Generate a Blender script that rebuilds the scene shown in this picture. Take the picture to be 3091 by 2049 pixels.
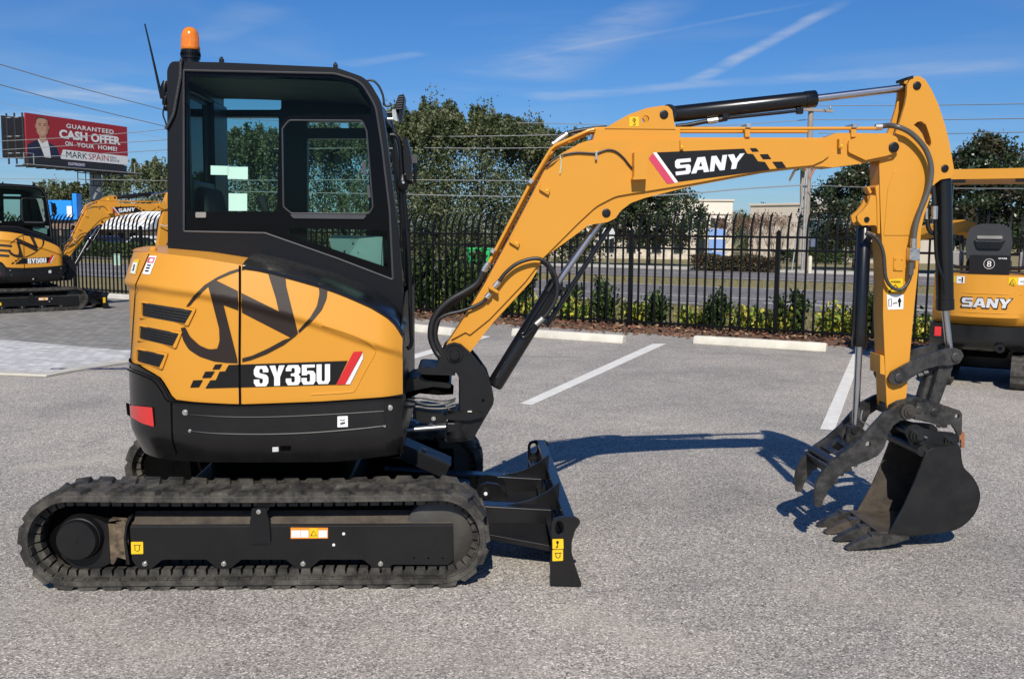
import bpy, bmesh, math, random
from mathutils import Vector, Matrix
from mathutils.geometry import tessellate_polygon
random.seed(7)
for o in list(bpy.data.objects): bpy.data.objects.remove(o)
SC = bpy.context.scene
COL = SC.collection
# ------------------------------------------------------------------ camera
F = 2941.0; CX, CY = 1545.5, 1024.5          # photograph's focal length and centre, in its own pixels
HC = 1.665
PITCH = math.atan((1024.5-706)/F); ROLL = math.radians(0.6)
FW = Vector((0, math.cos(PITCH), -math.sin(PITCH))); R0 = Vector((1,0,0)); U0 = R0.cross(FW)
RT = R0*math.cos(ROLL)+U0*math.sin(ROLL); UP = -R0*math.sin(ROLL)+U0*math.cos(ROLL)
CAM = Vector((0,0,HC))
cd = bpy.data.cameras.new('camera'); cam = bpy.data.objects.new('camera', cd); COL.objects.link(cam)
cd.sensor_width = 36; cd.lens = 36*F/3091; cd.clip_start = 0.05; cd.clip_end = 4000
m3 = Matrix((RT, UP, -FW)).transposed()
cam.matrix_world = Matrix.Translation(CAM) @ m3.to_4x4()
SC.camera = cam
# ------------------------------------------------------------------ sun, sky, exposure
SUN_EL = math.radians(40.5); SUN_AZ = math.radians(181.8)     # azimuth clockwise from +Y: behind the camera
sl = bpy.data.lights.new('sun', 'SUN'); sl.energy = 5.0; sl.angle = math.radians(0.53); sl.color = (1.0, 0.94, 0.84)
sun = bpy.data.objects.new('sun', sl); COL.objects.link(sun)
sdir = Vector((math.sin(SUN_AZ)*math.cos(SUN_EL), math.cos(SUN_AZ)*math.cos(SUN_EL), math.sin(SUN_EL)))
sun.rotation_euler = sdir.to_track_quat('Z', 'Y').to_euler(); sun.location = (0, -20, 30)
W = bpy.data.worlds.new('World'); SC.world = W; W.use_nodes = True
SC.view_settings.view_transform = 'Standard'; SC.view_settings.look = 'None'
SC.view_settings.exposure = 0.0; SC.view_settings.gamma = 1.0; SC.view_settings.use_curve_mapping = False
def build_world():
    nt = W.node_tree; N = nt.nodes; K = nt.links
    bg = N['Background']
    sky = N.new('ShaderNodeTexSky'); sky.sky_type = 'NISHITA'; sky.sun_disc = False
    sky.sun_elevation = SUN_EL; sky.sun_rotation = SUN_AZ
    sky.air_density = 1.0; sky.dust_density = 0.35; sky.ozone_density = 3.0; sky.altitude = 10
    bg.inputs['Strength'].default_value = 0.078
    tc = N.new('ShaderNodeTexCoord'); sep = N.new('ShaderNodeSeparateXYZ'); K.new(tc.outputs['Generated'], sep.inputs[0])
    def mth(op, a, b=None, c=None, clamp=False):
        n = N.new('ShaderNodeMath'); n.operation = op; n.use_clamp = clamp
        for i, v in enumerate((a, b, c)):
            if v is None: continue
            if isinstance(v, (int, float)): n.inputs[i].default_value = v
            else: K.new(v, n.inputs[i])
        return n.outputs[0]
    z = mth('MAXIMUM', sep.outputs[2], 0.03)
    u = mth('DIVIDE', sep.outputs[0], z); v = mth('DIVIDE', sep.outputs[1], z)
    # thin cirrus and old contrails on a layer one unit up; u to the right, v away
    cmb = N.new('ShaderNodeCombineXYZ'); K.new(u, cmb.inputs[0]); K.new(v, cmb.inputs[1])
    nz = N.new('ShaderNodeTexNoise'); nz.inputs['Scale'].default_value = 2.2; nz.inputs['Detail'].default_value = 9; nz.inputs['Roughness'].default_value = 0.62
    K.new(cmb.outputs[0], nz.inputs['Vector'])
    wob = mth('MULTIPLY', mth('SUBTRACT', nz.outputs['Fac'], 0.5), 0.55)
    def streak(p, q, w, amt, w2=None):
        # soft band from p to q in (u, v)
        dx, dy = q[0]-p[0], q[1]-p[1]; Ln = math.hypot(dx, dy); ex, ey = dx/Ln, dy/Ln
        a = mth('ADD', mth('MULTIPLY', mth('SUBTRACT', u, p[0]), ex), mth('MULTIPLY', mth('SUBTRACT', v, p[1]), ey))
        d = mth('ADD', mth('MULTIPLY', mth('SUBTRACT', u, p[0]), -ey), mth('MULTIPLY', mth('SUBTRACT', v, p[1]), ex))
        d = mth('ABSOLUTE', mth('ADD', d, mth('MULTIPLY', wob, w*1.2)))
        t = mth('DIVIDE', a, Ln, clamp=True)
        ww = mth('ADD', w, mth('MULTIPLY', t, (w2 or w)-w))
        f = mth('SUBTRACT', 1.0, mth('DIVIDE', d, ww), clamp=True)
        ends = mth('MULTIPLY', mth('MULTIPLY', mth('DIVIDE', a, 0.12*Ln), 1.0, clamp=True), mth('MULTIPLY', mth('DIVIDE', mth('SUBTRACT', Ln, a), 0.12*Ln), 1.0, clamp=True))
        nn = mth('MULTIPLY', mth('SUBTRACT', nz.outputs['Fac'], 0.25), 2.2, clamp=True)
        return mth('MULTIPLY', mth('MULTIPLY', mth('SMOOTH_MIN', f, 0.7, 0.3), mth('MULTIPLY', ends, nn)), amt)
    def uv(sx, sy):
        d = FW + RT*((sx-CX)/F) - UP*((sy-CY)/F); return (d.x/d.z, d.y/d.z)
    tot = None
    for a_, b_, w_, amt, w2 in [((2090,250),(2560,0),0.10,0.8,0.05), ((1560,250),(2060,-20),0.5,0.42,0.16), ((1500,190),(2480,5),0.05,0.22,0.04),
                            ((1580,300),(2250,245),0.30,0.5,0.16), ((2150,255),(3120,190),0.22,0.42,0.3), ((1020,200),(1290,160),0.16,0.30,0.08),
                            ((600,130),(830,10),0.12,0.22,0.2), ((170,300),(480,270),0.5,0.7,0.7), ((-40,380),(300,345),0.8,0.6,0.8)]:
        s = streak(uv(*a_), uv(*b_), w_, amt, w2); tot = s if tot is None else mth('ADD', tot, s)
    # general faint haze of cirrus over all the sky
    n2 = N.new('ShaderNodeTexNoise'); n2.inputs['Scale'].default_value = 0.55; n2.inputs['Detail'].default_value = 7; n2.inputs['Distortion'].default_value = 0.6
    K.new(cmb.outputs[0], n2.inputs['Vector'])
    tot = mth('ADD', tot, mth('MULTIPLY', mth('SUBTRACT', n2.outputs['Fac'], 0.5, clamp=True), 0.5), clamp=True)
    hs = N.new('ShaderNodeHueSaturation'); hs.inputs['Saturation'].default_value = 1.12; hs.inputs['Value'].default_value = 1.0
    tint = N.new('ShaderNodeMix'); tint.data_type = 'RGBA'; tint.blend_type = 'MULTIPLY'; tint.inputs['Factor'].default_value = 1.0; tint.inputs['B'].default_value = (0.66, 0.87, 1.22, 1)
    K.new(sky.outputs[0], tint.inputs['A']); K.new(tint.outputs['Result'], hs.inputs['Color'])
    mx = N.new('ShaderNodeMix'); mx.data_type = 'RGBA'
    K.new(tot, mx.inputs['Factor']); K.new(hs.outputs[0], mx.inputs['A']); mx.inputs['B'].default_value = (7.6, 8.2, 9.2, 1)
    K.new(mx.outputs['Result'], bg.inputs['Color'])
build_world()
W.cycles.sampling_method = 'MANUAL'; W.cycles.sample_map_resolution = 256
SC.cycles.max_bounces = 8; SC.cycles.diffuse_bounces = 3; SC.cycles.glossy_bounces = 4; SC.cycles.transparent_max_bounces = 12
# ------------------------------------------------------------------ pixel helpers
def ray(sx, sy): return FW + RT*((sx-CX)/F) - UP*((sy-CY)/F)
def ground(sx, sy, z=0.0):
    d = ray(sx, sy); t = (z-HC)/d.z; return CAM + d*t
def at(sx, sy, depth):                        # point on the pixel's ray at a given distance along +Y
    d = ray(sx, sy); return CAM + d*(depth/d.y)
def zr(x0, y0, s): return lambda x, y: (x0+x/s, y0+y/s)
Zc = zr(450,50,1.8447); Zh = zr(350,700,2.0905); Zt = zr(50,1300,2.6289); Zb = zr(900,1250,2.6289)
Zs = zr(1200,650,1.96); Za = zr(2350,200,1.9595); Zk = zr(2350,950,2.0904); Zm = zr(1150,250,2.6129)
Zn = zr(1850,250,2.6129); Zw = zr(1200,950,3.92); Zx = zr(2450,1150,2.958); ZS = lambda x, y: (x, y)
VV = 3091/2365.0
ZV = lambda x, y: (x*VV, y*VV)
# hero machine frame: local x forward (to the right), y away from the camera, z up
YAW = math.radians(2.9)
M0 = ground(594*VV, 1362*VV)
EX = Vector((math.cos(YAW), math.sin(YAW), 0)); EY = Vector((-math.sin(YAW), math.cos(YAW), 0))
def L(sx, sy, lat):
    d = ray(sx, sy); t = (lat-(CAM-M0).dot(EY))/d.dot(EY); p = CAM+d*t-M0
    return Vector((p.dot(EX), lat, p.z))
def LZ(sx, sy, z):                            # local point on a horizontal plane
    p = ground(sx, sy, z)-M0; return Vector((p.dot(EX), p.dot(EY), z))
def pxm(sx, sy, lat):                         # metres per source pixel at that point
    d = ray(sx, sy); t = (lat-(CAM-M0).dot(EY))/d.dot(EY); return t/F
# ------------------------------------------------------------------ materials
MATS = {}
def M(name, col, r=0.5, metal=0.0, var=0.12, vs=6.0, bump=0.0, bs=80.0, coat=0.0, dust=0.0, dcol=(0.25,0.2,0.14), ds=5.0, rvar=0.1, spec=0.5, col2=None, emit=0):
    if name in MATS: return MATS[name]
    m = bpy.data.materials.new(name); m.use_nodes = True; nt = m.node_tree; N = nt.nodes; K = nt.links
    b = N['Principled BSDF']
    tc = N.new('ShaderNodeTexCoord')
    n1 = N.new('ShaderNodeTexNoise'); n1.inputs['Scale'].default_value = vs; n1.inputs['Detail'].default_value = 6; n1.inputs['Roughness'].default_value = 0.6
    K.new(tc.outputs['Object'], n1.inputs['Vector'])
    mx = N.new('ShaderNodeMix'); mx.data_type = 'RGBA'
    c2 = col2 or tuple(min(1, c*(1+var)) for c in col); c1 = col if col2 else tuple(c*(1-var) for c in col)
    mx.inputs['A'].default_value = (*c1, 1); mx.inputs['B'].default_value = (*c2, 1)
    mr = N.new('ShaderNodeMapRange'); mr.inputs['From Min'].default_value = 0.3; mr.inputs['From Max'].default_value = 0.7
    K.new(n1.outputs['Fac'], mr.inputs['Value']); K.new(mr.outputs[0], mx.inputs['Factor'])
    out = mx.outputs['Result']
    if dust > 0:
        n2 = N.new('ShaderNodeTexNoise'); n2.inputs['Scale'].default_value = ds; n2.inputs['Detail'].default_value = 8; n2.inputs['Roughness'].default_value = 0.7
        K.new(tc.outputs['Object'], n2.inputs['Vector'])
        m2 = N.new('ShaderNodeMapRange'); m2.inputs['From Min'].default_value = 0.42; m2.inputs['From Max'].default_value = 0.75; m2.inputs['To Max'].default_value = dust
        K.new(n2.outputs['Fac'], m2.inputs['Value'])
        mx2 = N.new('ShaderNodeMix'); mx2.data_type = 'RGBA'; K.new(m2.outputs[0], mx2.inputs['Factor'])
        K.new(out, mx2.inputs['A']); mx2.inputs['B'].default_value = (*dcol, 1); out = mx2.outputs['Result']
    K.new(out, b.inputs['Base Color'])
    m3_ = N.new('ShaderNodeMapRange'); m3_.inputs['To Min'].default_value = max(0.02, r-rvar*r); m3_.inputs['To Max'].default_value = min(1, r+rvar*r)
    K.new(n1.outputs['Fac'], m3_.inputs['Value']); K.new(m3_.outputs[0], b.inputs['Roughness'])
    b.inputs['Metallic'].default_value = metal; b.inputs['Coat Weight'].default_value = coat; b.inputs['Coat Roughness'].default_value = 0.12
    b.inputs['Specular IOR Level'].default_value = spec
    if bump > 0:
        n3 = N.new('ShaderNodeTexNoise'); n3.inputs['Scale'].default_value = bs; n3.inputs['Detail'].default_value = 4
        K.new(tc.outputs['Object'], n3.inputs['Vector'])
        bp = N.new('ShaderNodeBump'); bp.inputs['Strength'].default_value = bump; bp.inputs['Distance'].default_value = 0.004
        K.new(n3.outputs['Fac'], bp.inputs['Height']); K.new(bp.outputs[0], b.inputs['Normal'])
    if emit:
        b.inputs['Emission Color'].default_value = (*col, 1); b.inputs['Emission Strength'].default_value = emit
    MATS[name] = m; return m
def glass_mat(name, tint, spec=1.0):
    m = bpy.data.materials.new(name); m.use_nodes = True; nt = m.node_tree; N = nt.nodes; K = nt.links
    N.remove(N['Principled BSDF']); out = N['Material Output']
    t = N.new('ShaderNodeBsdfTransparent'); t.inputs[0].default_value = (*tint, 1)
    g = N.new('ShaderNodeBsdfGlossy'); g.inputs['Roughness'].default_value = 0.015; g.inputs['Color'].default_value = (spec, spec, spec, 1)
    lw = N.new('ShaderNodeFresnel'); lw.inputs['IOR'].default_value = 1.2
    mx = N.new('ShaderNodeMixShader'); K.new(lw.outputs[0], mx.inputs[0]); K.new(t.outputs[0], mx.inputs[1]); K.new(g.outputs[0], mx.inputs[2])
    K.new(mx.outputs[0], out.inputs['Surface']); MATS[name] = m; return m
YEL = M('yellow_paint', (0.60,0.268,0.031), 0.5, var=0.03, vs=1.5, coat=0.25, spec=0.14, bump=0.03, bs=350, dust=0.05, dcol=(0.45,0.3,0.12), ds=3)
BLK = M('black_paint', (0.0045,0.0045,0.005), 0.27, var=0.2, vs=3, coat=0.1, dust=0.10, dcol=(0.03,0.028,0.025), ds=6)
BLKM = M('black_matte', (0.006,0.006,0.0065), 0.42, spec=0.35, var=0.2, vs=4, bump=0.05, bs=300, dust=0.12, dcol=(0.04,0.037,0.033), ds=6)
CABP = M('cab_paint', (0.0045,0.0045,0.0055), 0.34, spec=0.3, var=0.08, vs=2, bump=0.03, bs=400)
GLOSSB = M('gloss_black', (0.006,0.006,0.008), 0.12, var=0.1, coat=0.4)
FRIT = M('window_frit', (0.003,0.003,0.004), 0.12, var=0.1, rvar=0.02, spec=0.12)
VOID = M('dark_interior', (0.004,0.004,0.004), 0.9, var=0.2, spec=0.0)
RUB = M('track_rubber', (0.030,0.028,0.025), 0.72, var=0.3, vs=9, bump=0.35, bs=90, dust=0.8, dcol=(0.145,0.132,0.110), ds=9, spec=0.3)
HOSE = M('hose_rubber', (0.014,0.014,0.015), 0.42, var=0.1, vs=20, bump=0.1, bs=200)
HOSEG = M('spiral_guard', (0.10,0.096,0.085), 0.35, var=0.1, vs=20, bump=0.1, bs=150, metal=0.2)
CHR = M('chrome', (0.55,0.55,0.57), 0.24, metal=1.0, var=0.05)
ZNC = M('zinc', (0.55,0.54,0.50), 0.35, metal=0.9, var=0.15, vs=60)
STL = M('worn_steel', (0.010,0.0097,0.0093), 0.45, var=0.3, vs=7, bump=0.15, bs=60, dust=0.85, dcol=(0.085,0.080,0.072), ds=12)
TOOTH = M('tooth_steel', (0.035,0.033,0.030), 0.42, var=0.4, vs=14, bump=0.25, bs=70, dust=0.8, dcol=(0.13,0.12,0.105), ds=16, metal=0.3)
BKT = M('bucket_paint', (0.006,0.006,0.0062), 0.40, var=0.3, vs=5, bump=0.06, bs=120, dust=0.35, dcol=(0.035,0.034,0.031), ds=8)
RUST = M('worn_rust', (0.055,0.042,0.032), 0.62, var=0.4, vs=10, bump=0.3, bs=60, dust=0.6, dcol=(0.11,0.095,0.07), ds=14)
COP = M('copper_handle', (0.30,0.12,0.05), 0.5, var=0.2)
MUD = M('dried_mud', (0.075,0.055,0.036), 0.9, var=0.7, vs=22, dust=0.8, dcol=(0.26,0.19,0.11), ds=26, bump=0.8, bs=50)
RED = M('red_reflector', (0.62,0.025,0.025), 0.2, var=0.1, coat=0.5)
REDD = M('red_vinyl', (0.55,0.018,0.02), 0.35, var=0.04)
PINK = M('pink_vinyl', (0.55,0.045,0.10), 0.4, var=0.08)
WHT = M('white_vinyl', (0.78,0.78,0.77), 0.4, var=0.04, vs=30)
WHTW = M('white_vinyl_worn', (0.70,0.70,0.72), 0.4, var=0.15, vs=14)
BLV = M('black_vinyl', (0.008,0.0075,0.0075), 0.4, var=0.1, spec=0.3)
LOGO = M('brown_black_vinyl', (0.026,0.018,0.015), 0.5, var=0.08, spec=0.2)
STK = M('yellow_sticker', (0.80,0.50,0.01), 0.4, var=0.04)
ORS = M('orange_sticker', (0.80,0.25,0.02), 0.4, var=0.04)
AMB = M('amber_lens', (0.75,0.20,0.01), 0.12, var=0.15, vs=30, coat=0.6)
GRL = M('grille_mesh', (0.015,0.014,0.013), 0.6, var=0.5, vs=120, bump=0.6, bs=180)
GLS = glass_mat('tinted_glass', (0.56,0.76,0.70))
GLSF = glass_mat('cab_glass', (0.80,0.88,0.85))
PAPER = M('paper_label', (0.42,0.66,0.55), 0.6, var=0.04)
SEATM = M('seat_fabric', (0.02,0.02,0.022), 0.75, var=0.2)
GRYP = M('grey_plastic', (0.22,0.24,0.24), 0.5, var=0.1)
CEIL = M('cab_headliner', (0.10,0.11,0.09), 0.8, var=0.2)
# ------------------------------------------------------------------ mesh helpers
def finish(o, bevel=0.0, seg=2, sharp=35, smooth=True):
    me = o.data
    for p in me.polygons: p.use_smooth = smooth
    if bevel > 0:
        b = o.modifiers.new('bevel', 'BEVEL'); b.width = bevel; b.segments = seg; b.limit_method = 'ANGLE'; b.angle_limit = math.radians(32)
        b.harden_normals = True
    elif smooth:
        me.set_sharp_from_angle(angle=math.radians(sharp))
    return o
def obj(name, verts, faces, mat, parent=None, bevel=0.0, seg=2, sharp=35, smooth=True, recalc=True, mats=None, mi=None):
    me = bpy.data.meshes.new(name); me.from_pydata([tuple(v) for v in verts], [], faces)
    if recalc:
        bm = bmesh.new(); bm.from_mesh(me); bmesh.ops.recalc_face_normals(bm, faces=bm.faces); bm.to_mesh(me); bm.free()
    for m in (mats or [mat]): me.materials.append(m)
    if mi: me.polygons.foreach_set('material_index', mi)
    o = bpy.data.objects.new(name, me); COL.objects.link(o)
    if parent is not None: o.parent = parent
    return finish(o, bevel, seg, sharp, smooth)
def fillet(pts, n=5):
    """points (x,y) or (x,y,r): corners with r are rounded"""
    out = []; N_ = len(pts)
    for i, p in enumerate(pts):
        if len(p) < 3 or p[2] <= 0: out.append((p[0], p[1])); continue
        a = Vector(pts[i-1][:2]); b = Vector(p[:2]); c = Vector(pts[(i+1) % N_][:2])
        d1 = (a-b); d2 = (c-b); l1, l2 = d1.length, d2.length
        if l1 < 1e-6 or l2 < 1e-6: out.append((b.x, b.y)); continue
        d1 /= l1; d2 /= l2; ang = d1.angle(d2, math.pi)
        if ang > 3.1: out.append((b.x, b.y)); continue
        t = min(p[2]/math.tan(ang/2), 0.48*l1, 0.48*l2)
        s, e = b+d1*t, b+d2*t
        for k in range(n+1):
            u = k/n; q = s*(1-u)**2 + b*2*u*(1-u) + e*u**2; out.append((q.x, q.y))
    return out
def smoothc(pts, n=4, closed=False):
    """Catmull-Rom through the points (any dimension)"""
    P = [Vector(p) for p in pts]; out = []; N_ = len(P); rng = range(N_ if closed else N_-1)
    for i in rng:
        p0 = P[i-1] if (i > 0 or closed) else P[0]*2-P[1]; p1 = P[i]; p2 = P[(i+1) % N_]
        p3 = P[(i+2) % N_] if (i+2 < N_ or closed) else P[-1]*2-P[-2]
        for k in range(n):
            t = k/n; out.append(0.5*((2*p1)+(p2-p0)*t+(2*p0-5*p1+4*p2-p3)*t*t+(3*p1-p0-3*p2+p3)*t**3))
    if not closed: out.append(P[-1])
    return out
def extrude(loops, f0, f1):
    """loops of 2-D points (outer then holes) extruded; f0/f1 map a 2-D point to 3-D on each cap"""
    flat = [p for l in loops for p in l]; n = len(flat)
    tri = tessellate_polygon([[Vector((p[0], p[1], 0)) for p in l] for l in loops])
    V_ = [f0(p) for p in flat] + [f1(p) for p in flat]; Fc = []
    for a, b, c in tri: Fc.append((a, b, c)); Fc.append((c+n, b+n, a+n))
    k = 0
    for l in loops:
        m = len(l)
        for i in range(m): a, b = k+i, k+(i+1) % m; Fc.append((a, a+n, b+n, b))
        k += m
    return V_, Fc
def circ(x, y, r, n=20, ry=None): return [(x+r*math.cos(2*math.pi*i/n), y+(ry or r)*math.sin(2*math.pi*i/n)) for i in range(n)]
def plate(name, Z, pts, lat0, lat1, mat, parent, holes=(), bevel=0.004, ref=None, seg=2, sm=None, holesS=()):
    """outline in picture pixels (zoom Z) lying in the machine plane lat=ref, extruded lat0..lat1"""
    ref = lat0 if ref is None else ref
    loops = [[Z(*p) for p in fillet(pts)]] + [[Z(*p) for p in fillet(h)] for h in holes]
    loops = [[L(p[0], p[1], ref) for p in l] for l in loops]
    loops = [[(p.x, p.z) for p in l] for l in loops]
    V_, Fc = extrude(loops, lambda p: (p[0], lat0, p[1]), lambda p: (p[0], lat1, p[1]))
    return obj(name, V_, Fc, mat, parent, bevel, seg)
def box(name, c, s, mat, parent=None, bevel=0.004, rot=None, taper=None):
    V_ = []
    for dz in (-1, 1):
        for dy in (-1, 1):
            for dx in (-1, 1):
                tx = taper if (taper and dz > 0) else 1
                v = Vector((dx*s[0]/2*tx, dy*s[1]/2*tx, dz*s[2]/2))
                if rot is not None: v = rot @ v
                V_.append(v+Vector(c))
    Fc = [(0,2,3,1),(4,5,7,6),(0,1,5,4),(2,6,7,3),(0,4,6,2),(1,3,7,5)]
    return obj(name, V_, Fc, mat, parent, bevel)
def frame_of(d):
    d = d.normalized(); a = Vector((0,0,1)) if abs(d.z) < 0.9 else Vector((1,0,0))
    u = d.cross(a).normalized(); return u, d.cross(u).normalized()
def lathe(name, p0, axis, prof, mat, parent=None, n=24, sharp=40, bevel=0):
    """prof: list of (distance along axis, radius)"""
    p0 = Vector(p0); ax = Vector(axis).normalized(); u, v = frame_of(ax); V_ = []; Fc = []
    for d, r in prof:
        for i in range(n):
            a = 2*math.pi*i/n; V_.append(p0+ax*d+(u*math.cos(a)+v*math.sin(a))*r)
    for j in range(len(prof)-1):
        for i in range(n):
            a = j*n+i; b = j*n+(i+1) % n; Fc.append((a, b, b+n, a+n))
    Fc.append(tuple(range(n))[::-1]); Fc.append(tuple((len(prof)-1)*n+i for i in range(n)))
    return obj(name, V_, Fc, mat, parent, bevel, sharp=sharp)
def rod(name, p0, p1, r, mat, parent=None, n=20, r1=None):
    p0 = Vector(p0); p1 = Vector(p1); d = p1-p0
    return lathe(name, p0, d, [(0, r), (d.length, r1 if r1 else r)], mat, parent, n)
def tube(name, pts, r, mat, parent=None, n=10, k=5, smooth_path=True, link=True):
    P = smoothc(pts, k) if smooth_path and len(pts) > 2 else [Vector(p) for p in pts]
    V_ = []; Fc = []; u = None
    for i, p in enumerate(P):
        d = (P[min(i+1, len(P)-1)]-P[max(i-1, 0)]).normalized()
        if u is None: u, v = frame_of(d)
        else:
            u = (u-d*u.dot(d)).normalized(); v = d.cross(u)
        rr = r(i/(len(P)-1)) if callable(r) else r
        for j in range(n):
            a = 2*math.pi*j/n; V_.append(p+(u*math.cos(a)+v*math.sin(a))*rr)
    for i in range(len(P)-1):
        for j in range(n):
            a = i*n+j; b = i*n+(j+1) % n; Fc.append((a, b, b+n, a+n))
    Fc.append(tuple(range(n))[::-1]); Fc.append(tuple((len(P)-1)*n+j for j in range(n)))
    if not link: return V_, Fc
    return obj(name, V_, Fc, mat, parent, 0, sharp=50)
class MB:
    """collects geometry for one mesh"""
    def __init__(s): s.v = []; s.f = []; s.m = []
    def add(s, V_, Fc, m=0):
        n = len(s.v); s.v += [tuple(v) for v in V_]; s.f += [tuple(i+n for i in f) for f in Fc]; s.m += [m]*len(Fc)
    def box(s, c, d, m=0, rot=None):
        V_ = []
        for dz in (-1, 1):
            for dy in (-1, 1):
                for dx in (-1, 1):
                    v = Vector((dx*d[0]/2, dy*d[1]/2, dz*d[2]/2)); v = rot @ v if rot is not None else v
                    V_.append(v+Vector(c))
        s.add(V_, [(0,2,3,1),(4,5,7,6),(0,1,5,4),(2,6,7,3),(0,4,6,2),(1,3,7,5)], m)
    def tube(s, pts, r, m=0, n=6, k=3, smooth_path=True):
        a, b = tube('', pts, r, None, n=n, k=k, smooth_path=smooth_path, link=False); s.add(a, b, m)
    def build(s, name, mats, parent=None, smooth=True, sharp=35, recalc=False, bevel=0):
        mats = mats if isinstance(mats, list) else [mats]
        return obj(name, s.v, s.f, None, parent, bevel, 2, sharp, smooth, recalc, mats, s.m)
def thing(name, label, cat, loc=(0,0,0), rotz=0.0, group=None, scale=1.0):
    o = bpy.data.objects.new(name, None); COL.objects.link(o); o.location = loc; o.rotation_euler = (0,0,rotz); o.scale = (scale,)*3
    o.empty_display_size = 0.2; return tag(o, label, cat, group)
def tag(o, label=None, cat=None, group=None, kind=None):
    if label: o['label'] = label
    if cat: o['category'] = cat
    if group: o['group'] = group
    if kind: o['kind'] = kind
    return o
# ------------------------------------------------------------------ lettering: block glyphs in a unit box
GL = {
 'S': [[(1,.68),(1,.82),(.85,1),(.15,1),(0,.82),(0,.60),(.12,.47),(.62,.36),(.62,.2),(.55,.14),(.45,.14),(.38,.2),(.38,.34),(0,.34),(0,.17),(.15,0),(.85,0),(1,.17),(1,.42),(.88,.55),(.38,.66),(.38,.8),(.45,.86),(.55,.86),(.62,.8),(.62,.68)]],
 'Y': [[(0,1),(.38,1),(.5,.62),(.62,1),(1,1),(.69,.42),(.69,0),(.31,0),(.31,.42)]],
 '3': [[(0,.70),(0,.83),(.15,1),(.85,1),(1,.83),(1,.62),(.86,.52),(1,.42),(1,.17),(.85,0),(.15,0),(0,.17),(0,.34),(.38,.34),(.38,.2),(.45,.14),(.55,.14),(.62,.2),(.62,.40),(.54,.45),(.35,.45),(.35,.58),(.54,.58),(.62,.63),(.62,.8),(.55,.86),(.45,.86),(.38,.8),(.38,.70)]],
 '5': [[(.03,1),(.95,1),(.95,.85),(.38,.85),(.38,.67),(.5,.70),(.85,.68),(1,.52),(1,.17),(.85,0),(.15,0),(0,.17),(0,.34),(.38,.34),(.38,.2),(.45,.14),(.55,.14),(.62,.2),(.62,.48),(.55,.54),(.45,.54),(.38,.47),(.03,.47)]],
 'U': [[(0,1),(.38,1),(.38,.2),(.45,.14),(.55,.14),(.62,.2),(.62,1),(1,1),(1,.17),(.85,0),(.15,0),(0,.17)]],
 '0': [[(.15,0),(.85,0),(1,.17),(1,.83),(.85,1),(.15,1),(0,.83),(0,.17)], [(.45,.14),(.38,.2),(.38,.8),(.45,.86),(.55,.86),(.62,.8),(.62,.2),(.55,.14)]],
 'A': [[(0,0),(.30,1),(.70,1),(1,0),(.71,0),(.66,.19),(.34,.19),(.29,0)], [(.41,.40),(.59,.40),(.5,.74)]],
 'N': [[(0,0),(0,1),(.32,1),(.70,.46),(.70,1),(1,1),(1,0),(.68,0),(.30,.54),(.30,0)]],
 'y': [[(0,1),(.36,1),(.54,.66),(.72,1),(1,1),(.68,.40),(.68,0),(.36,0),(.36,.40)]],
 's': [[(1,.77),(.97,1),(.12,1),(0,.88),(0,.55),(.12,.42),(.66,.42),(.70,.36),(.70,.28),(.66,.23),(.02,.23),(.05,0),(.88,0),(1,.12),(1,.50),(.88,.62),(.34,.62),(.30,.67),(.30,.73),(.34,.77)]],
}
def quadmap(tl, tr, bl, br):
    def f(u, v):
        a = (bl[0]+(br[0]-bl[0])*u, bl[1]+(br[1]-bl[1])*u); b = (tl[0]+(tr[0]-tl[0])*u, tl[1]+(tr[1]-tl[1])*u)
        return (a[0]+(b[0]-a[0])*v, a[1]+(b[1]-a[1])*v)
    return f
def word(txt, widths, gap, q):
    """list of loops lists, laid into the quad map q"""
    tot = sum(widths)+gap*(len(txt)-1); x = 0; res = []
    for ch, w in zip(txt, widths):
        res.append([[q((x+p[0]*w)/tot, p[1]) for p in lp] for lp in GL[ch]]); x += w+gap
    return res
def sheet(name, loopsets, to3, mat, parent=None, cut=0, thick=0):
    """flat print: loops in 2-D, tessellated, optionally cut on a grid, mapped by to3"""
    bm = bmesh.new()
    for loops in loopsets:
        flat = [p for l in loops for p in l]
        vs = [bm.verts.new((p[0], p[1], 0)) for p in flat]
        for t in tessellate_polygon([[Vector((p[0], p[1], 0)) for p in l] for l in loops]):
            try: bm.faces.new([vs[i] for i in t])
            except ValueError: pass
    if cut:
        xs = [v.co.x for v in bm.verts]; ys = [v.co.y for v in bm.verts]
        for ax, lo, hi in ((0, min(xs), max(xs)), (1, min(ys), max(ys))):
            c = lo+cut
            while c < hi:
                no = Vector((1,0,0)) if ax == 0 else Vector((0,1,0))
                bmesh.ops.bisect_plane(bm, geom=bm.verts[:]+bm.edges[:]+bm.faces[:], plane_co=no*c, plane_no=no, dist=1e-5); c += cut
    V_ = [to3(v.co.x, v.co.y) for v in bm.verts]; bm.verts.index_update(); Fc = [[v.index for v in f.verts] for f in bm.faces]; bm.free()
    return obj(name, V_, Fc, mat, parent, 0, recalc=False, sharp=60)
def font_loops(txt, size, offset=0.0, width=1.0, space=1.0, align='LEFT'):
    """mesh (verts, faces) of a word in the built-in font"""
    c = bpy.data.curves.new('t', 'FONT'); c.body = txt; c.size = size; c.offset = offset; c.space_character = space; c.align_x = align; c.resolution_u = 3
    o = bpy.data.objects.new('t', c); COL.objects.link(o); bpy.context.view_layer.update()
    dg = bpy.context.evaluated_depsgraph_get(); me = bpy.data.meshes.new_from_object(o.evaluated_get(dg))
    V_ = [(v.co.x*width, v.co.y) for v in me.vertices]; Fc = [tuple(p.vertices) for p in me.polygons]
    bpy.data.objects.remove(o); bpy.data.curves.remove(c); bpy.data.meshes.remove(me); return V_, Fc
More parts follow.
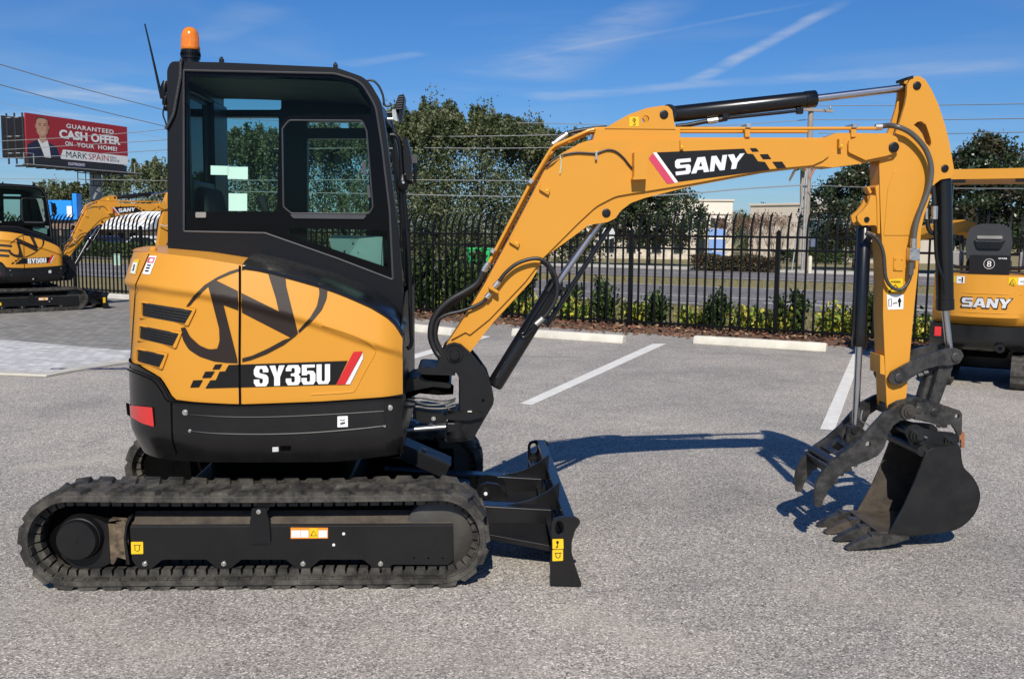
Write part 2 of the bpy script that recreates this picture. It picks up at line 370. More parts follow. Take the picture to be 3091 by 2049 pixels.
def print_text(name, txt, box_, to3, mat, parent=None, offset=0.0, space=1.0):
    """word stretched into a 2-D box (x0,y0,x1,y1) then mapped to 3-D"""
    V_, Fc = font_loops(txt, 1.0, offset, space=space)
    xs = [v[0] for v in V_]; ys = [v[1] for v in V_]; x0, x1, y0, y1 = min(xs), max(xs), min(ys), max(ys)
    P = [to3(box_[0]+(x-x0)/(x1-x0)*(box_[2]-box_[0]), box_[1]+(y-y0)/(y1-y0)*(box_[3]-box_[1])) for x, y in V_]
    return obj(name, P, Fc, mat, parent, 0, recalc=False, smooth=False)
# ================================================================== THE SETTING (ground plane first, details in the last section)
# ================================================================== HERO EXCAVATOR
HERO = thing('excavator', 'large yellow mini excavator with black cab, orange beacon and claw thumb in the foreground', 'excavator', M0, YAW)
H = HERO
# ---------------------------------------------------------------- rubber tracks
TR = 0.218; TZ = TR+0.018; THL = 0.851; TW = 0.30
def track_path(s):
    """s in metres along the outer belt, starting at the bottom centre going forward -> (x, z, tangent x, z)"""
    st = 2*THL; ar = math.pi*TR; per = 2*(st+ar); s %= per
    if s < THL: return (s, TZ-TR, 1, 0)
    s -= THL
    if s < ar:
        a = -math.pi/2+s/TR; return (THL+TR*math.cos(a), TZ+TR*math.sin(a), -math.sin(a), math.cos(a))
    s -= ar
    if s < st:
        sag = 0.006*math.sin(math.pi*s/st); return (THL-s, TZ+TR-sag, -1, 0)
    s -= st
    if s < ar:
        a = math.pi/2+s/TR; return (-THL+TR*math.cos(a), TZ+TR*math.sin(a), -math.sin(a), math.cos(a))
    s -= ar
    return (-THL+s, TZ-TR, 1, 0)
PER = 2*(2*THL+math.pi*TR)
def make_track(y0, flip):
    b = MB(); n = 172; nl = 43
    def pt(s, off, lat):
        x, z, tx, tz = track_path(s); return (x+tz*off, y0+(TW-lat if flip else lat), z-tx*off)
    prof = [(-0.030,0.0),(-0.006,0.0),(0.002,0.008),(0.002,TW-0.008),(-0.006,TW),(-0.030,TW),(-0.034,TW-0.02),(-0.034,0.02)]
    V_ = []; Fc = []; k = len(prof)
    for i in range(n):
        for o, l in prof: V_.append(pt(PER*i/n, o, l))
    for i in range(n):
        for j in range(k):
            a = i*k+j; c = i*k+(j+1) % k; d = ((i+1) % n)*k+j; e = ((i+1) % n)*k+(j+1) % k; Fc.append((a, c, e, d))
    b.add(V_, Fc)
    pitch = PER/nl; rr = random.Random(3)
    for i in range(nl):
        for half in (0, 1):
            s0 = pitch*(i+0.5*half)
            la, lb = (0.004, 0.165) if half == 0 else (TW-0.165, TW-0.004)
            hw0, hw1 = 0.047, 0.034; sk = 0.050
            # a slanted bar: outer end wide, inner end leaning back; top narrower than foot
            V_ = []
            for lat, w, sh in ((la, hw0 if half == 0 else hw1, 0 if half == 0 else -sk), (0.5*(la+lb), 0.040, -sk*0.5), (lb, hw1 if half == 0 else hw0, -sk if half == 0 else 0)):
                h = 0.018+rr.uniform(-0.003, 0.001)
                for ds, off in ((-w, 0.0), (-w*0.72, h), (w*0.72, h), (w, 0.0)): V_.append(pt(s0+sh+ds, off, lat))
            Fc = [(0,1,2,3),(8,11,10,9)]
            for q in (0, 4):
                for j in range(3): Fc.append((q+j, q+4+j, q+5+j, q+1+j))
            b.add(V_, Fc)
    # drive lugs on the inner face
    ng = 88
    for i in range(ng):
        s0 = PER*i/ng
        for (la, lb, h) in ((0.055, 0.105, 0.031), (TW-0.105, TW-0.055, 0.031), (0.0, 0.03, 0.006)):
            if la == 0.0 and track_path(s0)[1] > TZ: continue
            V_ = [pt(s0+ds, -0.033-(hh), l) for l in (la, lb) for ds, hh in ((-0.0235,0),(-0.020,h),(0.020,h),(0.0235,0))]
            b.add(V_, [(0,1,2,3),(4,7,6,5),(0,4,5,1),(1,5,6,2),(2,6,7,3)])
    o = b.build('rubber_track', RUB, H, recalc=True, sharp=40)
    return o
make_track(0.0, False); make_track(1.42, True)
def track_frame(near):
    y = (lambda v: v) if near else (lambda v: 1.72-v)
    sg = 1 if near else -1
    def pl(name, Z, pts, a, b_, mat, par, **kw):
        ref = kw.pop('ref', a); return plate(name, Z, pts, y(a), y(b_), mat, par, ref=ref, **kw)
    bx = [438, 676, 915, 1149]
    out = [(392,1587,6),(1367,1581,4),(1369,1688,6),(1352,1704,6),(1186,1703,10)]
    for i, b_ in enumerate(reversed(bx)):
        if i: out.append((b_+52, 1688, 14))
        out += [(b_+24, 1712, 12), (b_, 1722, 10), (b_-24, 1712, 12)]
        out.append((b_-52 if i < 3 else b_-40, 1688, 14))
    fr = pl('track_frame', ZS, out, 0.062, 0.075, BLK, H, bevel=0.006, seg=3)
    a = L(392,1587,0.062); b_ = L(1367,1581,0.062)
    V_ = [(a.x,y(0.0752),a.z-0.001),(b_.x,y(0.0752),a.z-0.001),(b_.x,y(0.15),a.z+0.05),(a.x,y(0.15),a.z+0.05),(a.x,y(0.0752),a.z-0.08),(b_.x,y(0.0752),a.z-0.08),(b_.x,y(0.15),a.z-0.08),(a.x,y(0.15),a.z-0.08)]
    obj('frame_top', V_, [(0,1,2,3),(4,7,6,5),(0,4,5,1),(1,5,6,2),(2,6,7,3),(3,7,4,0)], RUST, H, 0.004)
    tube('frame_edge_glint', [(a.x+0.004,y(0.071),a.z-0.005),(b_.x-0.004,y(0.071),a.z-0.005)], 0.0095, M('edge_glint', (0.06,0.06,0.065), 0.22, metal=0.7, var=0.1), fr, 12, smooth_path=False)  # bright glossy tube added to draw a highlight line along the frame top
    box('frame_core', ((a.x+b_.x)/2, y(0.20), a.z-0.04), (b_.x-a.x-0.02, 0.09, 0.17), VOID, H, 0.01)
    for b2 in bx:
        p = L(b2, 1700, 0.062); lathe('frame_bolt', (p.x, y(0.0615), p.z), (0,-sg,0), [(0,0.012),(0.006,0.012),(0.0061,0.008),(0.014,0.008)], ZNC, fr, 12)
        lathe('track_roller', (p.x, y(0.09), TZ-TR+0.034+0.036+0.045), (0,sg,0), [(0,0.045),(0.03,0.06),(0.09,0.06),(0.12,0.045)], BLKM, H, 20)
    br = pl('roller_bracket', Zt, [(1868,610,8),(1975,605,8),(2003,720,20),(2016,890,12),(1838,896,12),(1852,720,20)], 0.046, 0.062, BLKM, H)
    p = L(*Zt(1922,640), 0.046); lathe('bolt', (p.x, y(0.0455), p.z), (0,-sg,0), [(0,0.011),(0.007,0.011),(0.008,0.007)], ZNC, br, 10)
    lathe('top_roller', (p.x+0.02, y(0.05), TZ+TR-0.034-0.032), (0,sg,0), [(0,0.03),(0.2,0.03)], BLKM, H, 20)
    # final drive and sprocket
    c = L(*Zt(480,866), 0.03)
    lathe('final_drive', (c.x, y(0.13), c.z), (0,-sg,0), [(0,0.11),(0.05,0.108),(0.075,0.098),(0.080,0.098),(0.082,0.093),(0.110,0.093),(0.116,0.088),(0.116,0.008),(0.119,0.008)], BLKM, H, 40)
    pl('drive_guard', Zt, [(340,760,60),(420,690,60),(520,678,60),(640,695,60),(722,740,20),(742,1050,20),(640,1100,60),(480,1105,90),(360,1000,90),(318,870,80)], 0.078, 0.13, BLKM, H, bevel=0.012, seg=3)
    lathe('sprocket', (c.x, y(0.13), c.z), (0,sg,0), [(0,0.172),(0.08,0.172)], VOID, H, 32)  # sprocket as a near-black disc, widened to fill in shade behind the drive
    pl('motor_bracket', Zt, [(722,735,10),(740,700,10),(850,712,10),(880,740),(895,1030),(800,1000),(770,1060,10),(742,1050,10)], 0.086, 0.13, MUD, H, bevel=0.006)
    pl('end_plate', Zt, [(890,675,6),(912,680,6),(878,760,10),(868,860,10),(900,1060),(870,1060),(850,860,10),(862,750,10)], 0.066, 0.10, BLKM, H, bevel=0.002)
    box('frame_shade_fill', (0.0, y(0.215), TZ+0.01), (1.62, 0.10, 0.30), VOID, H, 0.02)  # near-black filler box added for the shade between belt and frame
    # front idler
    ci = Vector((THL, 0, TZ))
    il = lathe('idler_wheel', (ci.x, y(0.085), ci.z), (0,sg,0), [(0,0.085),(0,0.15),(0.012,0.172),(0.06,0.172),(0.07,0.176),(0.09,0.172),(0.13,0.165),(0.13,0.06)], M('idler_iron', (0.035,0.033,0.03), 0.5, var=0.3, dust=0.5, dcol=(0.09,0.08,0.065)), H, 40)
    if near:
        s1 = lambda nm, Z, pts, m, dlt=0.002, par=None: plate(nm, Z, pts, 0.062-dlt, 0.0625, m, par or fr, bevel=0)
        s1('warning_sticker', Zt, [(908,880,6),(1003,880,6),(1005,975,6),(910,977,6)], STK)
        hk = L(*Zt(955,925), 0.059); mk = MB()
        tube_pts = [L(*Zt(*p), 0.0592) for p in ((930,905),(985,905),(975,905),(975,945),(957,955),(940,945),(938,905))]
        tube('sticker_mark', tube_pts, 0.0016, BLV, fr, 5, smooth_path=False)
        s1('instruction_sticker', Zb, [(-60,898,3),(236,900,3),(236,984,3),(-60,986,3)], ORS)
        for x0, x1 in ((-54,18),(22,82),(162,230)):
            plate('sticker_panel', Zb, [(x0,920),(x1,920),(x1,976),(x0,976)], 0.0585, 0.0597, WHT, fr, bevel=0)
        plate('sticker_panel', Zb, [(90,904),(156,904),(156,980),(90,980)], 0.0585, 0.0597, STK, fr, bevel=0)
        tube('sticker_triangle', [L(*Zb(*p), 0.0583) for p in ((100,962),(146,962),(123,920),(100,962))], 0.0018, BLV, fr, 5, smooth_path=False)
        for q in ((362,946),(283,1034)):
            p = L(*Zb(*q), 0.062); lathe('rivet', (p.x, 0.0615, p.z), (0,-1,0), [(0,0.007),(0.005,0.007),(0.007,0.004)], WHT, fr, 10)
        for q in ((920,1140),(1034,1140),(1148,1140)):
            p = L(*Zb(*q), 0.062); lathe('frame_hole', (p.x, 0.0622, p.z), (0,-1,0), [(0,0.0045),(0.0016,0.0045)], VOID, fr, 10)
track_frame(True); track_frame(False)
# centre section, turntable
UCZ = 0.43
box('undercarriage_beam', (0.0, 0.86, 0.34), (0.80, 1.12, 0.20), BLKM, H, 0.03)
lathe('slew_ring', (-0.05, 0.86, 0.43), (0,0,1), [(0,0.36),(0.06,0.36),(0.062,0.33),(0.16,0.33),(0.162,0.42),(0.21,0.42)], VOID, H, 40)
# ---------------------------------------------------------------- dozer blade
def bl3(Zp, lat): return L(*Zb(*Zp), lat)
BE = [(2010,872,20),(2030,830,24),(2085,812,20),(2195,812,16),(2238,838,20),(2236,868,20),(2198,922,40),(2172,1010,60),(2170,1090,60),(2190,1170,60),(2218,1262,30),(2250,1345,6),(2238,1367,6),(2003,1350,8),(2000,1330),(1998,1180,40),(2012,1060,40),(2010,960)]
BH = [[(2073+36*math.cos(2*math.pi*i/20), 900+(56*math.sin(2*math.pi*i/20))) for i in range(20)]]
for nm, a, b_ in (('blade_end_plate', 0.0, 0.016), ('blade_end_plate', 1.704, 1.72)):
    e = plate(nm, Zb, BE, a, b_, BLK, H, holes=BH, ref=0.0, bevel=0.003)
    if a == 0.0:
        plate('lifting_sticker', Zb, [(2018,990,6),(2104,988,6),(2106,1068,6),(2019,1068,6)], -0.002, 0.0, STK, e, bevel=0)
        plate('tie_down_sticker', Zb, [(2018,1076,6),(2102,1074,6),(2102,1160,6),(2018,1164,6)], -0.002, 0.0, STK, e, bevel=0)
        tube('sticker_hook', [L(*Zb(*p), -0.003) for p in ((2058,1004),(2066,1014),(2058,1024),(2050,1014),(2056,1006),(2058,1030),(2060,1046),(2052,1056),(2046,1046))], 0.0022, BLV, e, 5)
        tube('sticker_mark', [L(*Zb(*p), -0.003) for p in ((2035,1100),(2090,1098),(2078,1100),(2078,1130),(2062,1140),(2046,1130),(2044,1100))], 0.002, BLV, e, 5, smooth_path=False)
def sweep_profile(name, prof, lat0, lat1, mat, par, bevel=0.003, ref=0.0, Z=Zb):
    pts = [L(*Z(*p), ref) for p in prof]
    V_, Fc = extrude([[(p.x, p.z) for p in pts]], lambda p: (p[0], lat0, p[1]), lambda p: (p[0], lat1, p[1]))
    return obj(name, V_, Fc, mat, par, bevel)
front = [(2190,850),(2155,940),(2140,1030),(2142,1110),(2160,1190),(2190,1270),(2222,1342)]
back = [(2198,1344),(2160,1280),(2128,1195),(2112,1110),(2112,1030),(2126,940),(2160,846)]
mb_ = sweep_profile('moldboard', smoothc(front, 3)+smoothc(back, 3), 0.016, 1.704, BLK, H, 0.0)
sweep_profile('blade_top_beam', [(2112,813),(2197,813),(2197,850),(2160,860),(2112,858)], 0.016, 1.704, BLK, H, 0.004)
sweep_profile('blade_lower_beam', [(2010,1005),(2112,1005),(2112,1110),(2035,1110)], 0.016, 1.704, BLK, H, 0.01)
sweep_profile('cutting_edge', [(2200,1344),(2250,1345),(2238,1367),(2180,1360)], 0.017, 1.703, BLKM, H, 0.002)
# push arms, ribs
bx_ = L(*Zb(2112,1050), 0).x
for la in (0.40, 1.03):
    x0 = 0.50
    V_ = [(x0,la,0.20),(bx_-0.02,la,0.15),(bx_-0.02,la,0.265),(x0,la,0.32)]
    obj('blade_arm', V_+[(v[0], la+0.10, v[2]) for v in V_], [(0,1,2,3),(7,6,5,4),(0,4,5,1),(1,5,6,2),(2,6,7,3),(3,7,4,0)], BLK, H, 0.008)
    obj('arm_gusset', [(x0+0.2,la-0.001,0.19),(bx_-0.01,la-0.16,0.09),(bx_-0.01,la-0.16,0.12),(bx_-0.01,la-0.001,0.19),(x0+0.2,la-0.001,0.21),(bx_-0.01,la-0.001,0.09)], [(0,1,2,4),(4,2,3),(0,5,1),(1,5,3,2),(0,4,3,5)], BLKM, H, 0.002)
    # curved gusset up to the top beam
    cv = [(bx_-0.25, 0.282)] + [(bx_-0.25+0.27*t, 0.282+0.01*t+0.105*t**2.2) for t in (0.25,0.5,0.75,1.0)] + [(bx_+0.01, 0.24), (bx_-0.03, 0.26)]
    V_, Fc = extrude([cv], lambda p: (p[0], la+0.045, p[1]), lambda p: (p[0], la+0.055, p[1])); obj('blade_rib', V_, Fc, BLK, H, 0.001)
obj('arm_bridge', [(0.78,0.5,0.2),(1.0,0.5,0.19),(1.0,1.03,0.19),(0.78,1.03,0.2),(0.78,0.5,0.285),(1.0,0.5,0.27),(1.0,1.03,0.27),(0.78,1.03,0.285)], [(0,3,2,1),(4,5,6,7),(0,1,5,4),(2,3,7,6),(1,2,6,5),(0,4,7,3)], BLK, H, 0.01)
# blade cylinder with its sloping cover
rod('blade_cylinder', (0.55,0.86,0.52), (0.86,0.86,0.36), 0.05, BLK, H)
R_ = Matrix.Rotation(math.radians(24), 3, 'Y')
cv_ = box('cylinder_cover', (0.70,0.82,0.50), (0.42,0.20,0.012), BLKM, H, 0.003, rot=R_)
box('cover_side', (0.70-0.02,0.724,0.465), (0.42,0.008,0.075), BLKM, H, 0.002, rot=R_)
for d in (-0.10, 0.05): box('cover_bracket', tuple(Vector((0.70,0.74,0.513))+R_@Vector((d,0,0))), (0.02,0.03,0.025), BLK, cv_, 0.003, rot=R_)
for la in (0.76, 0.94): plate('cylinder_lug', Zb, [(1430,600,20),(1500,572,30),(1590,585,30),(1680,720),(1430,715)], la, la+0.02, BLK, H, ref=0.68, bevel=0.004)
p = L(*Zb(1490,652), 0.68); lathe('lug_pin', (p.x, 0.755, p.z), (0,-1,0), [(0,0.028),(0.015,0.028),(0.016,0.012),(0.02,0.012)], BLKM, H, 16)
lathe('grease_cap', (p.x, 0.735, p.z), (0,-1,0), [(0,0.011),(0.004,0.009)], WHT, H, 10)
rod('blade_rod', (0.36,0.80,0.595), (0.47,0.80,0.55), 0.018, CHR, H)
tube('blade_hose', [(0.30,0.74,0.55),(0.40,0.70,0.53),(0.48,0.70,0.53),(0.53,0.70,0.515)], 0.012, HOSE, H)
rod('hose_fitting', (0.50,0.70,0.528), (0.575,0.70,0.505), 0.014, ZNC, H, 8)
# ---------------------------------------------------------------- upper structure
TC = (-0.06, 0.86); TA, TB, TN_ = 0.695, 0.785, 2.9          # rounded tail: superellipse in plan
def base_lat(x):
    side = 0.075+(0.02*(x/0.6)**2 if x > 0 else 0)
    if x > 0.56: side += ((x-0.56)/0.11)**2*0.05
    dx = min(0.9999, max(0.0, (TC[0]-x)/TA))
    return side+TB-TB*(1-dx**TN_)**(1/TN_)
def tail_normal(x, y):
    a, b_ = max(0.0, (TC[0]-x)/TA)**(TN_-1)/TA, (abs(TC[1]-y)/TB)**(TN_-1)/TB*(1 if y < TC[1] else -1)
    v = Vector((a, b_, 0)); return v.normalized()
def interp(xs, x):
    if x <= xs[0][0]: return xs[0][1]
    for (a, b_), (c, d) in zip(xs, xs[1:]):
        if x <= c:
            return b_+(d-b_)*(x-a)/(c-a)
    return xs[-1][1]
def locs(Z, pts, lat=0.09): return sorted([(L(*Z(*p), lat).x, L(*Z(*p), lat).z) for p in pts])
RIDGE = locs(Zh, [(130,335),(470,372),(770,425),(1240,560),(1600,690),(1810,760)])
TOPZ = locs(Zh, [(130,128),(480,160),(790,208),(960,245),(1330,348),(1560,440),(1680,520),(1760,600),(1812,690)], 0.12)
BOTZ = locs(Zh, [(60,868),(180,905),(250,935),(300,1000),(342,1064),(480,1075),(780,1088),(1300,1070),(1812,1038)], 0.09)
BOTZ = [(-2, BOTZ[0][1])]+BOTZ
ZC = L(*Zh(1000,1300), 0.09).z; ZB0 = L(*Zh(900,1445), 0.16).z
def sst(a, b_, x): t = min(1, max(0, (x-a)/(b_-a))); return t*t*(3-2*t)
def inset(x, z):
    r = interp(RIDGE, x); o = 0.0
    if z > r: o += 0.32*(z-r)
    else: o += 0.020*sst(0, 0.040, r-z)
    if z < ZC: o += 0.55*(ZC-z)**1.15
    return o
def blk_out(x, z): return -0.012 if z < interp(BOTZ, x) else 0.0
def hl(x, z):
    y_ = base_lat(x); c = abs(tail_normal(x, y_).y) if x < TC[0] else 1.0
    return y_+(inset(x, z)+blk_out(x, z))/max(c, 0.35)
def hit(sx, sy, off=0.0):
    """picture pixel -> point on the body's near side"""
    d = ray(sx, sy); o = CAM-M0; t0, t1 = None, None; t = 3.9; prev = t
    while t < 6.2:
        p = o+d*t; x, y_, z = p.dot(EX), p.dot(EY), p.z
        if x > -0.7545 and y_ >= hl(x, z): t0, t1 = prev, t; break
        prev = t; t += 0.03
    if t0 is None: return L(sx, sy, 0.5)
    for _ in range(18):
        tm = (t0+t1)/2; p = o+d*tm; x = p.dot(EX)
        if x > -0.7545 and p.dot(EY) >= hl(x, p.z): t1 = tm
        else: t0 = tm
    p = o+d*t1; x, y_, z = p.dot(EX), p.dot(EY), p.z
    n = tail_normal(x, min(y_, TC[1]-0.02)) if x < TC[0] else Vector((0, 1, 0))
    return Vector((x, y_, z))-n*off
def body_grid(name, z0f, z1f, mat, rows, xa, xb, tail=True, far=True, out=0.0, zmin=None):
    """surface round the body between two height functions of local x"""
    plan = []; x = xb
    while x > TC[0]: plan.append((x, base_lat(x), 0.0, 1.0)); x -= 0.02
    st = 90
    for i in range(st+1):
        th = math.pi/2+math.pi*i/st; c, s = math.cos(th), -math.sin(th)
        px_, py_ = TC[0]-TA*abs(c)**(2/TN_), TC[1]+TB*(1 if s > 0 else -1)*abs(s)**(2/TN_)
        nv = tail_normal(px_, py_); plan.append((px_, py_, nv.x, nv.y))
    x = TC[0]+0.02
    while x < xb+1e-6: plan.append((x, 1.72-base_lat(x), 0.0, -1.0)); x += 0.04
    V_ = []; Fc = []; n = len(plan)
    for (x, y_, nx, ny) in plan:
        z0, z1 = z0f(x), z1f(x)
        for j in range(rows+1):
            z = z0+(z1-z0)*j/rows; o = inset(x, z)+out; V_.append((x+nx*o, y_+ny*o, z))
    for i in range(n-1):
        for j in range(rows):
            a = i*(rows+1)+j; Fc.append((a, a+rows+1, a+rows+2, a+1))
    return plan, V_, Fc
bot = lambda x: interp(BOTZ, x); top = lambda x: interp(TOPZ, x)
XF = 0.668
# orange hood skin
plan, V_, Fc = body_grid('hood', bot, top, YEL, 56, -1, XF)
HOODO = obj('hood', V_, Fc, YEL, H, 0, recalc=True, sharp=60)
# black counterweight and side skirt
plan, V_, Fc = body_grid('skirt', lambda x: ZB0-0.0+0.03*sst(0.3,0.66,x), bot, BLK, 16, -1, XF, out=-0.012)
SKIRT = obj('lower_skirt', V_, Fc, BLK, H, 0, recalc=True, sharp=60)
# lid: from the hood's upper rim inward under the cab, orange behind, black in front
def lid(name, xa, xb, mat, rise=0.02, lat_in=0.56, drop=0.0):
    V_ = []; Fc = []; i = 0; x = xa
    xs = []
    while x < xb: xs.append(x); x += 0.03
    xs.append(xb)
    for x in xs:
        z = top(x); y_ = base_lat(x)+inset(x, z)
        for t in (0, 0.15, 0.5, 1.0): V_.append((x, y_+(lat_in-y_)*t, z+rise*(1-(1-t)**3)-(0.0 if t else drop)))
    for i in range(len(xs)-1):
        for j in range(3): a = i*4+j; Fc.append((a, a+1, a+5, a+4))
    return obj(name, V_, Fc, mat, H, 0, recalc=True, sharp=50)
XS = L(*Zh(795,210), 0.12).x
lid('fender_top', XS, XF, BLK, rise=0.05)
# top of the hood behind the cab: one sheet across, following the tail
V_ = []; Fc = []; xs = []; x = XS
while x > TC[0]-TA+0.07: xs.append(x); x -= 0.03
xs.append(TC[0]-TA+0.062)
for x in xs:
    z = top(x); y_ = base_lat(x); nv = tail_normal(x, y_) if x < TC[0] else Vector((0,1,0)); o = inset(x, z)
    y0 = y_+o/max(0.3, nv.y)
    for t in (0, 0.08, 0.3, 0.7, 1.0): V_.append((x, y0+(1.72-2*y0)*t, z+0.02*math.sin(math.pi*t)**0.5 if 0 < t < 1 else z))
for i in range(len(xs)-1):
    for j in range(4): a = i*5+j; Fc.append((a, a+1, a+6, a+5))
obj('hood_lid', V_, Fc, YEL, H, 0, recalc=True, sharp=50)
# closed front and floor of the body so nothing is hollow
box('body_core', (0.05, 0.86, 1.0), (1.0, 1.20, 0.60), VOID, H, 0.05)
obj('body_front', [(XF-0.012, 0.16, ZB0+0.02),(XF-0.012,1.56,ZB0+0.02),(XF-0.012,1.56,1.36),(XF-0.012,0.6,1.36),(XF-0.012,0.16,1.18)], [(0,1,2,3,4)], BLKM, H, recalc=False)
obj('body_floor', [(TC[0]+0.58*math.cos(a), TC[1]+0.66*math.sin(a), ZB0+0.012) for a in [math.radians(90+180*i/24) for i in range(25)]]+[(XF-0.012,0.16,ZB0+0.012),(XF-0.012,1.56,ZB0+0.012)], [tuple(range(27))], VOID, H, recalc=False, smooth=False)
def decal(name, Z, loopsets, mat, par, off=0.004, cut=8, fil=True):
    ls = [[[Z(*p) for p in (fillet(l) if fil else l)] for l in loops] for loops in loopsets]
    return sheet(name, ls, lambda a, b_: hit(a, b_, off), mat, par, cut)
def strip(name, Z, pts, w, mat, par, off=0.003, n=8):
    P = [Z(*p) for p in pts]; P = [tuple(v) for v in smoothc(P, n)] if len(P) > 2 else [tuple(Vector(P[0]).lerp(Vector(P[1]), i/n)) for i in range(n+1)]
    V_ = []; 
    for i, p in enumerate(P):
        q = P[min(i+1, len(P)-1)]; o = P[max(i-1, 0)]; d = Vector((q[0]-o[0], q[1]-o[1])).normalized()
        for s in (-1, 1): V_.append(hit(p[0]-d.y*w/2*s, p[1]+d.x*w/2*s, off))
    return obj(name, V_, [(2*i, 2*i+1, 2*i+3, 2*i+2) for i in range(len(P)-1)], mat, par, 0, recalc=False)
def ridge_tube(name, Z, pts, r, mat, par, off=0.0, n=6):
    return tube(name, [hit(*Z(*p), off) for p in (smoothc(pts, 3) if len(pts) > 2 else pts)], r, mat, par, n, 2)
# panel gaps
ridge_tube('hood_crease', Zh, [(1300,585),(1480,645),(1600,696),(1632,730),(1625,775),(1560,890),(1510,985),(1470,1008),(1230,1024)], 0.010, YEL, HOODO, off=-0.0055)
GAP = VOID
strip('panel_gap', Zh, [(783,212),(783,500),(781,800),(784,1086)], 6.5, GAP, HOODO, off=0.006, n=24)
strip('panel_gap', Zh, [(212,138),(128,330)], 2.2, GAP, HOODO); strip('panel_gap', Zh, [(128,330),(92,862)], 2.2, GAP, HOODO)
strip('body_seam', Zh, [(90,866),(180,903),(250,936),(300,1002),(342,1062),(480,1077),(780,1091),(1300,1073),(1812,1040)], 4.0, GAP, HOODO, off=0.014)
strip('skirt_gap', Zh, [(350,1078),(352,1200),(358,1310),(384,1400)], 4.0, GAP, SKIRT, off=0.003)
# black fender edge over the front of the hood
ridge_tube('fender_trim', Zh, [(800,222),(960,250),(1330,354),(1560,446),(1650,492),(1745,556),(1795,620),(1812,650)], 0.009, GLOSSB, HOODO, off=0.004)
# vents with raised frames
for q in ([(172,445),(490,495),(440,580),(170,530)], [(160,592),(405,640),(365,722),(153,672)], [(145,740),(318,775),(282,855),(138,815)]):
    cx = sum(p[0] for p in q)/4; cy = sum(p[1] for p in q)/4
    big = [(cx+(p[0]-cx)*1.05+(-9 if p[0] < cx else 14), cy+(p[1]-cy)*1.0+(-15 if p[1] < cy else 11), 12) for p in q]
    inn = [(p[0], p[1], 8) for p in q]
    lo = [[Zh(*p) for p in fillet(l)] for l in (big, inn)]
    V_, Fc = extrude(lo, lambda p: hit(p[0], p[1], 0.010), lambda p: hit(p[0], p[1], -0.004))
    fr_ = obj('vent_frame', V_, Fc, YEL, HOODO, 0.0035)
    decal('vent_grille', Zh, [[inn]], GRL, fr_, off=0.002)
    for t in (0.22, 0.42, 0.62, 0.82):
        a = (q[0][0]+(q[3][0]-q[0][0])*t+6, q[0][1]+(q[3][1]-q[0][1])*t); b_ = (q[1][0]+(q[2][0]-q[1][0])*t-8, q[1][1]+(q[2][1]-q[1][1])*t)
        strip('vent_slat', Zh, [a, b_], 2.2, BLKM, fr_, off=0.006, n=5)
# emblem: ring with an N
EMB = [
 [[(445,470),(490,405),(560,335),(640,285),(720,248),(776,231),(776,246),(720,266),(632,304),(578,348),(510,415),(465,468)]],
 [[(634,306),(770,372),(772,494),(680,460),(766,800),(768,826),(700,824),(620,815),(530,785),(460,740),(424,680),(412,605),(440,600),(470,660),(530,715),(590,742),(640,735),(655,690),(652,610),(580,330)]],
 [[(792,384),(1028,500),(1010,420),(955,245),(1068,264),(1075,340),(1150,640),(1100,664),(796,508)]],
 [[(1278,322),(1337,350),(1330,420),(1300,490),(1250,550),(1156,638),(1150,622),(1225,540),(1268,470),(1285,390)]],
 [[(1150,644),(1060,712),(950,770),(850,808),(798,820),(798,796),(860,780),(960,735),(1060,680),(1100,668)]],
 [[(795,228),(850,222),(862,225),(795,242)]]]
def soften(l, lim=48):
    out = []
    for i, p in enumerate(l):
        a = Vector(p)-Vector(l[i-1]); b_ = Vector(l[(i+1) % len(l)])-Vector(p)
        out.append((p[0], p[1], 90) if a.angle(b_, 3) < math.radians(lim) else p)
    return out
for l in EMB: decal('emblem', Zh, [[soften(q) for q in l]], LOGO, HOODO)
# model band
decal('model_band', Zh, [[[(713,838),(777,836),(777,979),(566,985),(597,935),(632,933),(655,880),(690,878)]], [[(789,836),(1462,812),(1388,962),(789,979)]]], BLV, HOODO, fil=False)
for q in ([(628,835),(672,833),(655,864),(610,867)], [(565,880),(625,878),(600,918),(545,920)], [(490,935),(550,933),(525,978),(470,980)]): decal('model_checker', Zh, [[q]], BLV, HOODO, fil=False)
decal('red_stripe', Zh, [[[(1500,755),(1558,752),(1448,960),(1390,962)]]], REDD, HOODO, off=0.0055, fil=False)
decal('white_stripe', Zh, [[[(1559,760),(1559,800),(1478,960),(1449,960)]]], WHTW, HOODO, off=0.0055, fil=False)
MODEL = sheet('model_lettering', [[[Zh(*p) for p in l] for l in lp] for lp in word('SY35U', [0.95,1.0,0.95,0.92,0.88], 0.07, quadmap((872,845),(1352,832),(872,974),(1352,956)))], lambda a, b_: hit(a, b_, 0.0065), WHT, HOODO, 10)
